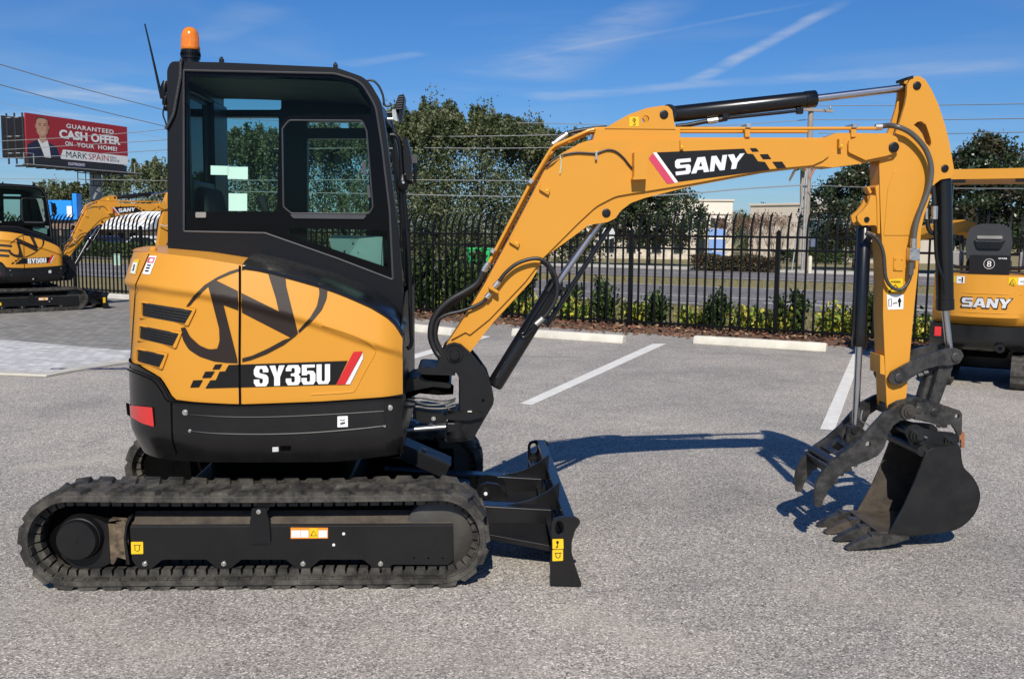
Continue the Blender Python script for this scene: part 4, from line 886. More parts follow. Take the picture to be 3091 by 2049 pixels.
# wire on the boom's side
tube('boom_wire', [bl(p, BN-0.022, Zm) for p in ((1300,650),(1370,605),(1440,568),(1540,552),(1640,556),(1700,556),(1780,530),(1850,542),(1910,590),(1950,640),(1985,680))], 0.0052, HOSE, boom, 7)
box('wire_clip', tuple(bl((1697,575),BN-0.024,Zm)), (0.012,0.02,0.045), ZNC, boom, 0.002)
tube('wire_tie', [bl(p, BN-0.026, Zm) for p in ((1412,570),(1420,640),(1412,715))], 0.0025, PAPER, boom, 5)
# hoses at the boom's foot
r_ = pxm(1300,950,0.6)
def hz(nm, Z, pts, lat, rpx, mat=HOSE, n=10):
    P = [L(*Z(p[0], p[1]), p[2] if len(p) > 2 else lat) for p in pts]; return tube(nm, P, rpx*r_, mat, H, n)
hz('boom_hose', Zs, [(505,330),(470,400),(400,450),(320,495),(250,555),(205,630),(196,720),(225,800),(262,850),(290,890,0.72)], 0.63, 9.5)
hz('boom_hose', Zs, [(515,335),(480,410),(410,465),(340,510),(270,565),(232,640),(222,720),(245,780),(275,830),(300,880,0.76)], 0.69, 9.0)
hz('boom_hose', Zs, [(525,490),(500,515),(440,545),(370,568),(290,588),(240,620),(222,680),(230,760),(268,830)], 0.62, 5.5)
hz('cylinder_hose', Zs, [(600,390),(640,340),(700,290),(770,262),(830,256),(880,278),(918,325),(942,385),(944,460),(925,520),(890,575),(862,606)], 0.60, 6.0)
hz('cylinder_hose', Zs, [(850,275,0.64),(885,300),(915,350),(918,400),(890,450)], 0.66, 5.5)
for q0, q1 in (((525,488),(548,462)), ((572,425),(600,392)), ((862,606),(818,645))):
    rod('hose_fitting', L(*Zs(*q0),0.61), L(*Zs(*q1),0.61), 0.014, ZNC, H, 8)
plate('hose_bracket', Zs, [(536,428,4),(548,416,4),(598,446,4),(590,460,4)], BN-0.07, BN-0.014, YEL, boom, bevel=0.002, ref=BN-0.05)
# ---------------------------------------------------------------- cylinders
CL = 0.735
def cylinder(nm, Z0, q0, Z1, q1, Z2, q2, wb, wr, lat=CL, head=True):
    a, b_, c = L(*Z0(*q0), lat), L(*Z1(*q1), lat), L(*Z2(*q2), lat); d = b_-a; ln = d.length
    s = pxm(*Z1(*q1), lat); rb = wb/2*s
    o = lathe(nm, a, d, [(0,rb*0.8),(0.01,rb),(ln-0.06,rb),(ln-0.058,rb*1.06),(ln-0.004,rb*1.06),(ln,rb*0.98),(ln,rb*0.5)], BLK, H, 32)
    rod(nm+'_rod', b_, c, wr/2*s, CHR, H, 24); return a, b_, c, rb
a, b_, c, rb = cylinder('boom_cylinder', Zs, (570,1010), Zs, (945,400), ZS, (1826,650), 50, 21)
rod('cylinder_guard', L(*Zs(882,650),CL-0.01), L(*Zs(1262,58),CL-0.01), 0.013, BLK, H, 12)
rod('guard_bar', L(*Zs(882,655),CL+0.06), L(*Zs(1262,62),CL+0.06), 0.013, BLK, H, 12)
for q in ((960,425),(860,620)): box('guard_clamp', tuple(L(*Zs(*q),CL)), (0.06,0.10,0.025), BLK, H, 0.004, rot=Matrix.Rotation(math.radians(30),3,'Y'))
tube('cylinder_pipe', [L(*Zs(*p), CL-rb-0.012) for p in ((900,450),(860,510),(790,620),(750,690),(735,700),(738,720),(760,712),(800,670))], 0.008, BLK, H, 8)
a, b_, c, rb = cylinder('arm_cylinder', Zn, (470,250), Zn, (1600,126), Za, (815,120), 48, 23)
lathe('arm_cylinder_eye', a-Vector((0.03,0.055,0)), (0,1,0), [(0,0.045),(0.11,0.045)], BLK, H, 20)
tube('arm_cylinder_pipe', [L(*Zn(*p), CL-rb*0.4) for p in ((860,288),(900,280),(1200,250),(1440,224),(1470,215),(1490,195))], 0.0085, BLK, H, 8)
tube('arm_cylinder_hose', [L(*Zn(*p), CL-rb*0.3) for p in ((500,345),(600,332),(700,312),(760,302))], 0.012, HOSE, H, 8)
rod('pipe_fitting', L(*Zn(745,306),CL-rb*0.3), L(*Zn(825,294),CL-rb*0.3), 0.016, ZNC, H, 8); rod('pipe_fitting', L(*Zn(835,294),CL-rb*0.3), L(*Zn(900,282),CL-rb*0.3), 0.014, BLK, H, 8)
for q in ((885,262),(1472,222)): box('pipe_block', tuple(L(*Zn(*q),CL-rb*0.4)), (0.035,0.03,0.035), BLK, H, 0.005)
a, b_, c, rb = cylinder('bucket_cylinder', Za, (972,665), Za, (985,1442), Zk, (1082,255), 50, 21)
tube('bucket_cylinder_pipe', [L(*Za(*p), CL-rb-0.008) for p in ((915,740),(925,900),(932,1100),(945,1180),(975,1250),(985,1330))], 0.010, BLK, H, 8)
hz('bucket_hose', Za, [(912,705),(918,760),(922,820)], 0.66, 7); rod('hose_fitting', L(*Za(924,828),0.66), L(*Za(922,905),0.66), 0.017, ZNC, H, 8)
hz('bucket_hose', Za, [(880,780),(880,880),(885,950),(905,985),(935,990)], 0.70, 7); rod('hose_fitting', L(*Za(876,840),0.70), L(*Za(876,905),0.70), 0.013, ZNC, H, 8)
a, b_, c, rb = cylinder('thumb_cylinder', Za, (508,950), ZS, (2593,1045), Zk, (484,715), 41, 21)
hz('thumb_hose', Za, [(515,990),(555,1000),(590,1030),(612,1075),(624,1130),(628,1190),(636,1255),(668,1305),(712,1322),(752,1300),(776,1255),(788,1200)], 0.635, 5.6, M('spiral_hose', (0.06,0.06,0.055), 0.35, bump=1.0, bs=90, metal=0.4))
rod('hose_elbow', L(*Za(525,988),0.66), L(*Za(568,1004),0.635), 0.012, ZNC, H, 8); rod('hose_fitting', L(*Za(785,1160),0.635), L(*Za(780,1235),0.635), 0.016, HOSEG, H, 8)
# ---------------------------------------------------------------- arm
AN, AF = 0.672, 0.798
ARM = [(762,110,20),(785,68,30),(830,57,30),(868,80,40),(905,140,60),(945,225,60),(985,350,60),(1010,450,60),(1035,590,20),(1040,632,20),(1016,662,20),(960,670,30),(918,702,40),(893,790,60),(862,880,60),(845,960),(826,1200),(800,1450)]
ARM = [Za(*p[:2])+((p[2]/1.96,) if len(p) > 2 else ()) for p in ARM]+[Zk(806,520)+(8,), Zk(770,556)+(10,), Zk(700,575)+(14,), Zk(688,598)+(8,), Zk(682,560), Zk(672,300), Zk(660,0)]+[Za(620,1200), Za(605,900), Za(596,590), Za(600,545), Za(690,400)+(20,), Za(718,330)+(30,), Za(748,230)+(30,), Za(759,170)]
SLOT = [Za(*p) for p in ((800,348),(822,330),(845,326),(872,345),(886,385),(900,430),(904,455),(896,478),(872,455),(850,400),(826,368))]
WIN = SLOT
arm = plate('arm', ZS, ARM, AN, AN+0.02, YEL, H, holes=[SLOT], bevel=0.004)
plate('arm_far_plate', ZS, ARM, AF-0.02, AF, YEL, arm, holes=[SLOT], bevel=0.004, ref=AN)
core = [Za(596,590),Za(605,900),Za(620,1200),Zk(660,0),Zk(672,300),Zk(684,560),Zk(800,515)]+[Za(800,1450),Za(826,1200),Za(845,960),Za(862,880),Za(893,790),Za(918,702),Za(960,640),Za(930,560),Za(880,520),Za(830,470),Za(740,400),Za(690,420),Za(610,545)]
plate('arm_core', ZS, [tuple(p) for p in core], AN+0.0195, AF-0.0195, YEL, arm, bevel=0, ref=AN)
plate('arm_gusset', ZS, [Za(985,360),Za(1030,590),Za(1000,640),Za(960,560),Za(905,445),Za(890,390),Za(868,330),Za(900,160)], AN+0.0205, AF-0.0205, YEL, arm, bevel=0, ref=AN)
plate('arm_panel', Za, [(624,1000),(648,720,30),(682,625,20),(710,604,16),(742,618,20),(786,684,14),(790,725,14),(775,1000)], AN-0.004, AN, YEL, arm, bevel=0.002)
bev = pin('arm_top_pin', (818,116), AN, 24/1.9595, Z=Za, par=arm, d=0.012); pin('cylinder_pin', (983,605), AN, 22/1.9595, Z=Za, par=arm, d=0.012)
plate('arm_head_cap', Za, [(757,66),(795,56),(798,72),(760,84)], AN-0.004, AF+0.004, BLKM, arm, bevel=0.002, ref=AN)
plate('thumb_lug', Za, [(600,770),(552,760,10),(536,815,20),(505,855,20),(470,885,14),(475,915,14),(500,942,16),(582,940,10),(600,985)], CL-0.05, CL-0.028, YEL, arm, bevel=0.003, ref=AN)
plate('thumb_lug', Za, [(600,770),(552,760,10),(536,815,20),(505,855,20),(470,885,14),(475,915,14),(500,942,16),(582,940,10),(600,985)], CL+0.028, CL+0.05, YEL, arm, bevel=0.003, ref=AN)
pin('thumb_cylinder_pin', (521,907), CL-0.05, 16/1.9595, Z=Za, par=arm, d=0.012)
plate('lug_foot', Za, [(575,715),(598,700),(604,990),(588,990),(585,800)], AN+0.005, AF-0.005, YEL, arm, bevel=0.002, ref=AN); plate('lug_foot', Za, [(538,715,4),(552,708,4),(568,745,4),(556,754,4)], CL-0.03, CL+0.03, YEL, arm, bevel=0.002, ref=AN)
plate('arm_stop', Zk, [(640,250,4),(665,258,4),(672,380,4),(640,370,4)], AN-0.003, AF+0.003, YEL, arm, bevel=0.003, ref=AN)
plate('valve_block', Za, [(780,1076,6),(836,1078,6),(834,1150,6),(776,1148,6)], AN-0.05, AN-0.006, ZNC, arm, bevel=0.003, ref=AN-0.05)
plate('block_base', Za, [(756,1072),(782,1072),(782,1160),(756,1158)], AN-0.02, AN, YEL, arm, bevel=0.003, ref=AN)
for q in ((788,1086),(828,1088),(785,1140),(826,1142)):
    p = L(*Za(*q), AN-0.05); lathe('block_bolt', (p.x,AN-0.0495,p.z), (0,-1,0), [(0,0.007),(0.007,0.007)], CHR, arm, 8)
plate('mount_pad', Za, [(683,1128,6),(742,1130,6),(738,1210,6),(680,1208,6)], AN-0.007, AN, YEL, arm, bevel=0.002)
for q in ((692,1140),(732,1142),(690,1196)):
    p = L(*Za(*q), AN-0.007); lathe('pad_bolt', (p.x,AN-0.0065,p.z), (0,-1,0), [(0,0.006),(0.005,0.005)], YEL, arm, 8)
def asheet(nm, pts, mat, off=0.002): return sheet(nm, [[[Za(*p) for p in fillet(pts)]]], lambda a, b_: L(a, b_, AN-off), mat, arm)
asheet('warning_sticker', [(652,1262),(736,1255),(735,1340),(638,1348)], STK)
print_text('warning_text', 'WARNING', (664,1282,722,1268), lambda a, b_: L(*Za(a, b_), AN-0.0035), BLV, arm, 0.02)
tube('warning_triangle', [L(*Za(*p), AN-0.0035) for p in ((650,1338),(690,1292),(728,1334),(650,1338))], 0.003, BLV, arm, 5, smooth_path=False)
asheet('distance_sticker', [(640,1350),(740,1350),(738,1436),(646,1440)], WHT, 0.002)
tube('distance_mark', [L(*Za(*p), AN-0.0035) for p in ((652,1378),(668,1376),(668,1418),(653,1420),(652,1378))], 0.0018, BLV, arm, 5, smooth_path=False)
tube('distance_arrow', [L(*Za(*p), AN-0.0035) for p in ((676,1402),(702,1400))], 0.0025, BLV, arm, 5, smooth_path=False)
sheet('distance_figure', [[[Za(*p) for p in ((710,1376),(716,1366),(722,1376),(728,1390),(722,1396),(720,1424),(712,1424),(710,1396),(704,1390))]]], lambda a, b_: L(a, b_, AN-0.0035), BLV, arm)
hz('arm_hose', Za, [(585,362,0.70),(640,352,0.68),(700,358),(770,388),(830,440),(876,505),(902,590),(898,680),(872,770),(836,860),(812,940),(800,1020)], 0.625, 8.2, HOSEG, 12)
rod('hose_fitting', L(*Za(572,362),0.69), L(*Za(610,360),0.69), 0.017, ZNC, H, 8); rod('hose_fitting', L(*Za(800,1018),0.628), L(*Za(798,1078),0.63), 0.018, ZNC, H, 8)
hz('arm_hose', Za, [(700,372),(760,405),(800,440),(840,490)], 0.70, 6, HOSE)
# ---------------------------------------------------------------- linkage, coupler, bucket, thumb
LK = [(695,400,20),(715,362,20),(800,315,40),(900,265,60),(1000,230,60),(1110,208,30),(1152,222,20),(1170,258,20),(1142,304,20),(1090,320,20),(1000,322,40),(920,346,60),(840,398,40),(790,432,20),(740,446,20),(708,430,20)]
for a in (0.635, 0.815): plate('bucket_link', Zk, LK, a, a+0.022, STL, H, ref=0.635, bevel=0.004)
for q in ((762,396),(1120,268)): pin('link_pin', q, 0.635, 30/2.09, STL, Z=Zk, d=0.014)
for a in (0.66, 0.79): plate('power_link', Zk, [(1016,325,10),(1106,318,10),(1012,572),(940,575)], a, a+0.03, STL, H, ref=0.66, bevel=0.005)
rod('link_tube', L(*Zk(960,345),0.735), L(*Zk(905,550),0.735), 0.03, STL, H, 16)
for q in ((880,385),(915,370)): rod('link_nut', L(*Zk(*q),0.64), L(*Zk(q[0]+28,q[1]-8),0.64), 0.014, STL, H, 6)
CPL = [(860,600,20),(875,556,14),(1000,552,20),(1060,575,20),(1146,604,14),(1160,630,14),(1156,750,10),(1136,770,8),(1122,735,8),(1100,700,14),(1068,690,14),(1064,712,10),(1040,715,10),(980,690,20),(930,668,20),(860,664,10)]
for a in (0.615, 0.835): plate('coupler_plate', Zk, CPL, a, a+0.022, STL, H, holes=[circ(1127,640,15)], ref=0.615, bevel=0.004)
plate('coupler_body', Zk, [(700,640,20),(705,575,20),(760,545,20),(880,520,10),(1000,556),(1060,580),(1060,690),(980,688),(850,660)], 0.66, 0.81, STL, H, ref=0.64, bevel=0.01)
for q in ((886,598),(985,614)): pin('coupler_pin', q, 0.615, 24/2.09, STL, Z=Zk, d=0.012)
plate('coupler_handle', Zk, [(1148,735,4),(1168,735,4),(1180,752,4),(1180,842,4),(1160,842,4),(1158,790,6),(1146,788,4)], 0.64, 0.655, COP, H, ref=0.63, bevel=0.003)
BK0, BK1 = 0.515, 0.945
BSIDE_ = [(922,885),(935,862,20),(975,840,20),(1060,830),(1138,830),(1150,900,20),(1166,965,20),(1222,1022,40),(1258,1085,40),(1268,1135,50),(1258,1200,60),(1225,1266,60),(1150,1335,60),(1060,1365,40),(940,1380),(826,1392),(690,1388),(718,1340),(790,1210,60),(862,1050,40),(900,950,20)]
shell_px = [(930,868),(975,842),(1060,832),(1138,830),(1150,900),(1166,965),(1215,1015),(1252,1075),(1268,1135),(1258,1200),(1225,1266),(1150,1335),(1060,1365),(940,1380),(826,1392),(690,1388),(640,1392)]
BSIDE = [tuple(v) for v in smoothc(shell_px[:-1], 3)]+[(718,1340),(790,1210,60),(862,1050,40),(900,950,20)]
bside = plate('bucket_side', Zk, BSIDE, BK0, BK0+0.012, BKT, H, bevel=0.003)
plate('bucket_side', Zk, BSIDE, BK1-0.012, BK1, RUST, H, bevel=0.003, ref=BK0)
so = [(p.x, p.z) for p in (L(*Zk(*q), BK0) for q in [tuple(v) for v in smoothc(shell_px, 3)])]
si = offset_in(so, 0.014)
V_, Fc = extrude([so+si[::-1]], lambda p: (p[0], BK0+0.0122, p[1]), lambda p: (p[0], BK1-0.0122, p[1])); obj('bucket_shell', V_, Fc, RUST, H, 0.0)
V_, Fc = extrude([so[:-3]+offset_in(so, -0.004)[:-3][::-1]], lambda p: (p[0], BK0-0.0005, p[1]), lambda p: (p[0], BK1+0.0005, p[1])); obj('bucket_skin', V_, Fc, BKT, H, 0.0)
EAR = [(796,732,16),(820,702,16),(868,690,16),(925,718,20),(990,735),(1060,740),(1112,746,16),(1142,772,14),(1142,838),(1040,838),(985,850,20),(930,878,20),(920,905),(870,885),(828,792,20)]
for a in (0.600, 0.845): plate('bucket_ear', Zk, EAR, a, a+0.022, BKT, H, ref=0.600, bevel=0.004)
rod('bucket_torque_tube', L(*Zk(910,860),BK0+0.012), L(*Zk(910,860),BK0+0.012)+Vector((0,BK1-BK0-0.024,0)), 0.030, BKT, H, 24)
for q, r in (((868,758),44), ((1082,800),40)):
    p = L(*Zk(*q), 0.60); s = pxm(*Zk(*q), 0.6)/2.09
    lathe('bucket_pin', (p.x,0.602,p.z), (0,-1,0), [(0,r*1.05*s),(0.02,r*1.05*s),(0.021,r*0.8*s),(0.034,r*0.8*s),(0.035,r*0.5*s),(0.05,r*0.5*s)], BKT, H, 28)
    rod('pin_bolt', (p.x+r*0.9*s,0.585,p.z-0.005), (p.x+r*1.4*s,0.585,p.z-0.012), 0.006, ZNC, H, 6)
    rod('bucket_pin_shaft', (p.x,0.60,p.z), (p.x,0.87,p.z), r*0.5*s, STL, H, 16)
ADP = [(590,1392,6),(700,1397),(826,1406,4),(830,1422,4),(742,1450,6),(632,1474,6),(620,1470),(588,1405)]
TIP = [(430,1484,3),(442,1478),(512,1436,8),(588,1406,6),(622,1471,4),(540,1484),(448,1499,3)]
zt0 = min(L(*Zk(*p[:2]), BK0-0.02).z for p in TIP)
for i, la in enumerate((BK0-0.025, 0.635, 0.775, BK1-0.035)):
    dx = 0.02*(0.5-abs(i-1.5)/3)
    def tooth(nm, pts, w0, w1, mat, par=None):
        P = [L(*Zk(*p), BK0-0.025) for p in fillet(pts)]; mn = min(p.x for p in P); mx_ = max(p.x for p in P)
        ww = lambda x: w0+(w1-w0)*(x-mn)/(mx_-mn)
        V_, Fc = extrude([[(p.x, p.z-zt0+0.002) for p in P]], lambda p: (p[0]-dx, la+0.03-ww(p[0])/2, p[1]), lambda p: (p[0]-dx, la+0.03+ww(p[0])/2, p[1]))
        return obj(nm, V_, Fc, mat, par or H, 0.004)
    t_ = tooth('tooth_adapter', ADP, 0.062, 0.05, TOOTH); tooth('tooth_tip', TIP, 0.034, 0.062, TOOTH if i != 2 else RUST, t_)
THM = [(762,570,20),(812,552,30),(862,585,30),(866,630,30),(832,660,30),(770,666,30),(722,700,40),(692,760,40),(668,838,30),(630,886,30),(575,915,30),(498,946,8),(500,958,4),(458,956,6),(468,984,6),(416,990,6),(412,1015,4),(375,1020,6),(376,1056,4),(340,1072,6),(336,1096,4),(304,1110,6),(310,1132,6),(288,1156,10),(272,1212,6),(236,1212,8),(228,1130,30),(240,1060,40),(280,985,40),(340,920,40),(440,850,60),(530,770,60),(600,690,60),(662,622,50)]
TN = [0.585, 0.895]
for a in TN: plate('thumb_tine', Zk, THM, a, a+0.024, STL, H, holes=[circ(567,815,17)], ref=0.585, bevel=0.004)
p = L(*Zk(816,610), 0.585); lathe('thumb_pivot', (p.x,0.587,p.z), (0,-1,0), [(0,0.042),(0.012,0.042),(0.013,0.026),(0.022,0.026),(0.023,0.014),(0.032,0.014)], M('pivot_steel', (0.06,0.05,0.042), 0.5, var=0.3, metal=0.4), H, 28)
rod('thumb_pivot_shaft', (p.x,0.59,p.z), (p.x,0.90,p.z), 0.03, STL, H, 16)
q0 = L(*Zk(355,935), 0.585); rod('thumb_cross_tube', (q0.x,0.60,q0.z), (q0.x,0.90,q0.z), 0.026, M('tube_navy', (0.02,0.022,0.032), 0.4), H, 18)
q1 = L(*Zk(330,985), 0.585); box('thumb_cross_plate', (q1.x-0.005,0.752,q1.z), (0.012,0.286,0.07), STL, H, 0.003, rot=Matrix.Rotation(math.radians(-30),3,'Y'))
V_ = []
qa = L(*Zk(395,905),0.585); qb = L(*Zk(500,820),0.585)
dv = (qb-qa); nx_ = Vector((-dv.z,0,dv.x)).normalized()*0.008
def quadp(y0, y1, t0, t1):
    a_ = qa+dv*t0; b2 = qa+dv*t1
    pts = [Vector((a_.x,y0,a_.z)),Vector((b2.x,y0,b2.z)),Vector((b2.x,y1,b2.z)),Vector((a_.x,y1,a_.z))]
    return pts+[p_-nx_ for p_ in pts]
b5 = MB()
for y0, y1, t0, t1 in ((0.61,0.68,0,1),(0.68,0.80,0,0.25),(0.68,0.80,0.62,1),(0.80,0.894,0,1)): b5.add(quadp(y0+0.0002,y1-0.0002,t0,t1), [(0,1,2,3),(7,6,5,4),(0,4,5,1),(1,5,6,2),(2,6,7,3),(3,7,4,0)])
b5.build('thumb_web', STL, H, recalc=True)
for a in (0.69, 0.765): plate('thumb_cylinder_lug', Zk, [(428,770,10),(440,715,20),(480,695,20),(540,725,20),(555,790),(470,850,10),(425,850)], a, a+0.016, STL, H, ref=0.70, bevel=0.004)
rod('thumb_lug_pin', L(*Zk(484,730),0.68), L(*Zk(484,730),0.68)+Vector((0,0.11,0)), 0.018, STL, H, 14)
tube('thumb_grease_line', [L(*Zk(*p), 0.69) for p in ((530,602),(522,640),(525,670),(560,690),(585,704))], 0.004, ZNC, H, 6)
box('thumb_shim', tuple(L(*Zk(470,860),0.66)), (0.02,0.02,0.05), VOID, H, 0.003)
# ================================================================== SETTING
def nodemat(name):
    m = bpy.data.materials.new(name); m.use_nodes = True; MATS[name] = m; return m, m.node_tree.nodes, m.node_tree.links, m.node_tree.nodes['Principled BSDF']
def ramp(N, K, src, stops):
    r = N.new('ShaderNodeValToRGB'); e = r.color_ramp.elements
    while len(e) < len(stops): e.new(0.5)
    for el, (p, c) in zip(e, stops): el.position = p; el.color = (*c, 1) if len(c) == 3 else c
    K.new(src, r.inputs[0]); return r.outputs[0]
def noise(N, K, vec, scale, detail=5, rough=0.6, dist=0):
    n = N.new('ShaderNodeTexNoise'); n.inputs['Scale'].default_value = scale; n.inputs['Detail'].default_value = detail; n.inputs['Roughness'].default_value = rough; n.inputs['Distortion'].default_value = dist
    K.new(vec, n.inputs['Vector']); return n.outputs['Fac']
def mixc(N, K, f, a, b, mode='MIX'):
    m = N.new('ShaderNodeMix'); m.data_type = 'RGBA'; m.blend_type = mode
    for s, v in (('Factor', f), ('A', a), ('B', b)):
        if isinstance(v, (int, float)): m.inputs[s].default_value = v
        elif isinstance(v, tuple): m.inputs[s].default_value = (*v, 1)
        else: K.new(v, m.inputs[s])
    return m.outputs['Result']
def mmath(N, K, op, a, b=None, clamp=False):
    n = N.new('ShaderNodeMath'); n.operation = op; n.use_clamp = clamp
    for i, v in enumerate((a, b)):
        if v is None: continue
        if isinstance(v, (int, float)): n.inputs[i].default_value = v
        else: K.new(v, n.inputs[i])
    return n.outputs[0]
def asphalt(name, lo=0.262, hi=0.55, warm=(1.0,0.925,0.825), dusts=(), scale=135.0):
    m, N, K, b = nodemat(name); tc = N.new('ShaderNodeTexCoord'); v = tc.outputs['Object']
    vo = N.new('ShaderNodeTexVoronoi'); vo.inputs['Scale'].default_value = scale; K.new(v, vo.inputs['Vector'])
    sp = N.new('ShaderNodeSeparateColor'); K.new(vo.outputs['Color'], sp.inputs[0])
    mid = (lo+hi)/2
    g = ramp(N, K, sp.outputs[0], [(0.0, tuple(lo*0.48*w for w in warm)), (0.35, tuple((lo*0.6+mid*0.4)*w for w in warm)), (0.7, tuple(mid*1.05*w for w in warm)), (0.9, tuple(hi*w for w in warm)), (1.0, tuple(min(0.85, hi*1.75)*w for w in warm))])
    fine = noise(N, K, v, scale*2.7, 3)
    g = mixc(N, K, 0.55, g, ramp(N, K, fine, [(0.3, (0.62,0.62,0.62)), (0.7, (1.32,1.32,1.32))]), 'MULTIPLY')
    big = noise(N, K, v, 0.33, 6, 0.55, 0.4)
    g = mixc(N, K, 1.0, g, ramp(N, K, big, [(0.28, (0.74,0.74,0.75)), (0.5, (0.98,0.975,0.97)), (0.74, (1.22,1.19,1.14))]), 'MULTIPLY')
    med = noise(N, K, v, 2.3, 7, 0.7)
    g = mixc(N, K, 0.8, g, ramp(N, K, med, [(0.32, (0.82,0.82,0.83)), (0.5, (1,1,1)), (0.7, (1.14,1.13,1.10))]), 'MULTIPLY')
    # drifts of pale dust and dark scuffs with a shape of their own
    sx = N.new('ShaderNodeSeparateXYZ'); K.new(v, sx.inputs[0]); wob = noise(N, K, v, 1.7, 7, 0.7); grain = noise(N, K, v, 22, 6, 0.75)
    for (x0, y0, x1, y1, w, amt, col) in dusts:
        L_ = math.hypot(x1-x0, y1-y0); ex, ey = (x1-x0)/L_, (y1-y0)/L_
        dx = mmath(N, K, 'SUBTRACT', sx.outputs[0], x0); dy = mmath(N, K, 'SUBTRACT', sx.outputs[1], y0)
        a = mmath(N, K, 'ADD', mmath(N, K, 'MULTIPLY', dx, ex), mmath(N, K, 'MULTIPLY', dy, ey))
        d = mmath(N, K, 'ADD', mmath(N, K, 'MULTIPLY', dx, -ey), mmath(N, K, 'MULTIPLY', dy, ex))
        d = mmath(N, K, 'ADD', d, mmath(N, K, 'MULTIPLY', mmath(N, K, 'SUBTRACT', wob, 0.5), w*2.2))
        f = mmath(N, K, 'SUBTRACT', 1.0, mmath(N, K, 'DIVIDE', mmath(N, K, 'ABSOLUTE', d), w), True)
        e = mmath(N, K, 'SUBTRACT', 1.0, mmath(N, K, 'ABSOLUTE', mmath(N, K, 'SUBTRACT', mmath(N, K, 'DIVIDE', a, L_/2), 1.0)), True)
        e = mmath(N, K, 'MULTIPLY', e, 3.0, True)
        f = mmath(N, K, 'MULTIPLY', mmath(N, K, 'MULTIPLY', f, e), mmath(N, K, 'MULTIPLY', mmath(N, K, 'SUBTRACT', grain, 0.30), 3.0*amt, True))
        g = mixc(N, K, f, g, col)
    K.new(g, b.inputs['Base Color']); b.inputs['Roughness'].default_value = 0.82; b.inputs['Specular IOR Level'].default_value = 0.35
    bp = N.new('ShaderNodeBump'); bp.inputs['Strength'].default_value = 0.55; bp.inputs['Distance'].default_value = 0.004
    K.new(mmath(N, K, 'ADD', vo.outputs['Distance'], fine), bp.inputs['Height']); K.new(bp.outputs[0], b.inputs['Normal'])
    return m
def streetmat(name, c, var=0.15, scale=0.6, rough=0.9):
    return M(name, c, rough, var=var, vs=scale, bump=0.3, bs=40)
def gp(sx, sy): p = ground(sx, sy); return (p.x, p.y)
def vp(x, y): return gp(x*VV, y*VV)
# fence line and street frame
FO = Vector((2.61, 17.0, 0)); FA_ = math.radians(-30.6)
FU = Vector((math.cos(FA_), math.sin(FA_), 0)); FNRM = Vector((-math.sin(FA_), math.cos(FA_), 0))
def fp(s, d, z=0.0): q = FO+FU*s+FNRM*d; return (q.x, q.y, z)
def flat(name, pts, z, mat, kind='structure', parent=None):
    o = obj(name, [(p[0], p[1], z) for p in pts], [tuple(range(len(pts)))], mat, parent, recalc=False, smooth=False)
    if o.data.polygons[0].normal.z < 0: o.data.flip_normals()
    return tag(o, kind=kind) if parent is None else o
def slab(name, pts, z0, z1, mat, kind='structure', parent=None, bevel=0.01):
    V_, Fc = extrude([[(p[0], p[1]) for p in pts]], lambda p: (p[0], p[1], z0), lambda p: (p[0], p[1], z1))
    o = obj(name, V_, Fc, mat, parent, bevel); return tag(o, kind=kind) if parent is None else o
def gz(y):                                   # the land falls gently beyond the road
    if y < 50: return 0.0
    return -0.95*sst(50, 112, y)
# grass everywhere underneath
m, N, K, b = nodemat('verge_grass'); tc = N.new('ShaderNodeTexCoord'); v = tc.outputs['Object']
g1 = noise(N, K, v, 0.5, 6, 0.65); g2 = noise(N, K, v, 14, 6, 0.75)
c = mixc(N, K, g1, (0.17,0.155,0.07), (0.33,0.27,0.135)); c = mixc(N, K, 0.7, c, ramp(N, K, g2, [(0.3, (0.55,0.6,0.5)), (0.7, (1.35,1.25,1.1))]), 'MULTIPLY')
K.new(c, b.inputs['Base Color']); b.inputs['Roughness'].default_value = 0.95
bp = N.new('ShaderNodeBump'); bp.inputs['Strength'].default_value = 0.8; bp.inputs['Distance'].default_value = 0.05; K.new(g2, bp.inputs['Height']); K.new(bp.outputs[0], b.inputs['Normal'])
ys = [-60, 0, 30, 50, 56, 62, 68, 75, 82, 90, 98, 106, 112, 150, 300, 900, 2500]; xs = [-2500, -300, -100, -50, 0, 50, 100, 300, 2500]
V_ = [(x, y, gz(y)-0.016) for y in ys for x in xs]; nx = len(xs)
g_ = obj('ground', V_, [(j*nx+i, j*nx+i+1, (j+1)*nx+i+1, (j+1)*nx+i) for j in range(len(ys)-1) for i in range(nx-1)], m, recalc=False); tag(g_, kind='structure')
# parking lot
P1, P2 = gp(20,1420), gp(390,1375); P3, P4 = gp(1640,1815), gp(2150,2010)
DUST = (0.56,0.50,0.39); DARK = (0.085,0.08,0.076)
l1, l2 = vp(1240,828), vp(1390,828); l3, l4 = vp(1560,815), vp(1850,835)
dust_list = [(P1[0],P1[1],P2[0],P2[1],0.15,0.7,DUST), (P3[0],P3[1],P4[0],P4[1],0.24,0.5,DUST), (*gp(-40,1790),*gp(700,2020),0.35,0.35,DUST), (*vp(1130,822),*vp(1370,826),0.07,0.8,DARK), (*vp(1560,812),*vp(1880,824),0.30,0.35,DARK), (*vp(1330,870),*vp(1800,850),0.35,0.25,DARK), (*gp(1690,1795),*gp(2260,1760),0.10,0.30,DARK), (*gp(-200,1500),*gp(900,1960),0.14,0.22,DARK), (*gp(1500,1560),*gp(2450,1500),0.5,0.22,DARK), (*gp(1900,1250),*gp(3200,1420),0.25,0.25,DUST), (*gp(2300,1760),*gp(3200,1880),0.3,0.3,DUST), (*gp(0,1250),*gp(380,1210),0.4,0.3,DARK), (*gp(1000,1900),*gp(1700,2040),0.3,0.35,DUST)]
LOT = asphalt('lot_asphalt', dusts=dust_list)
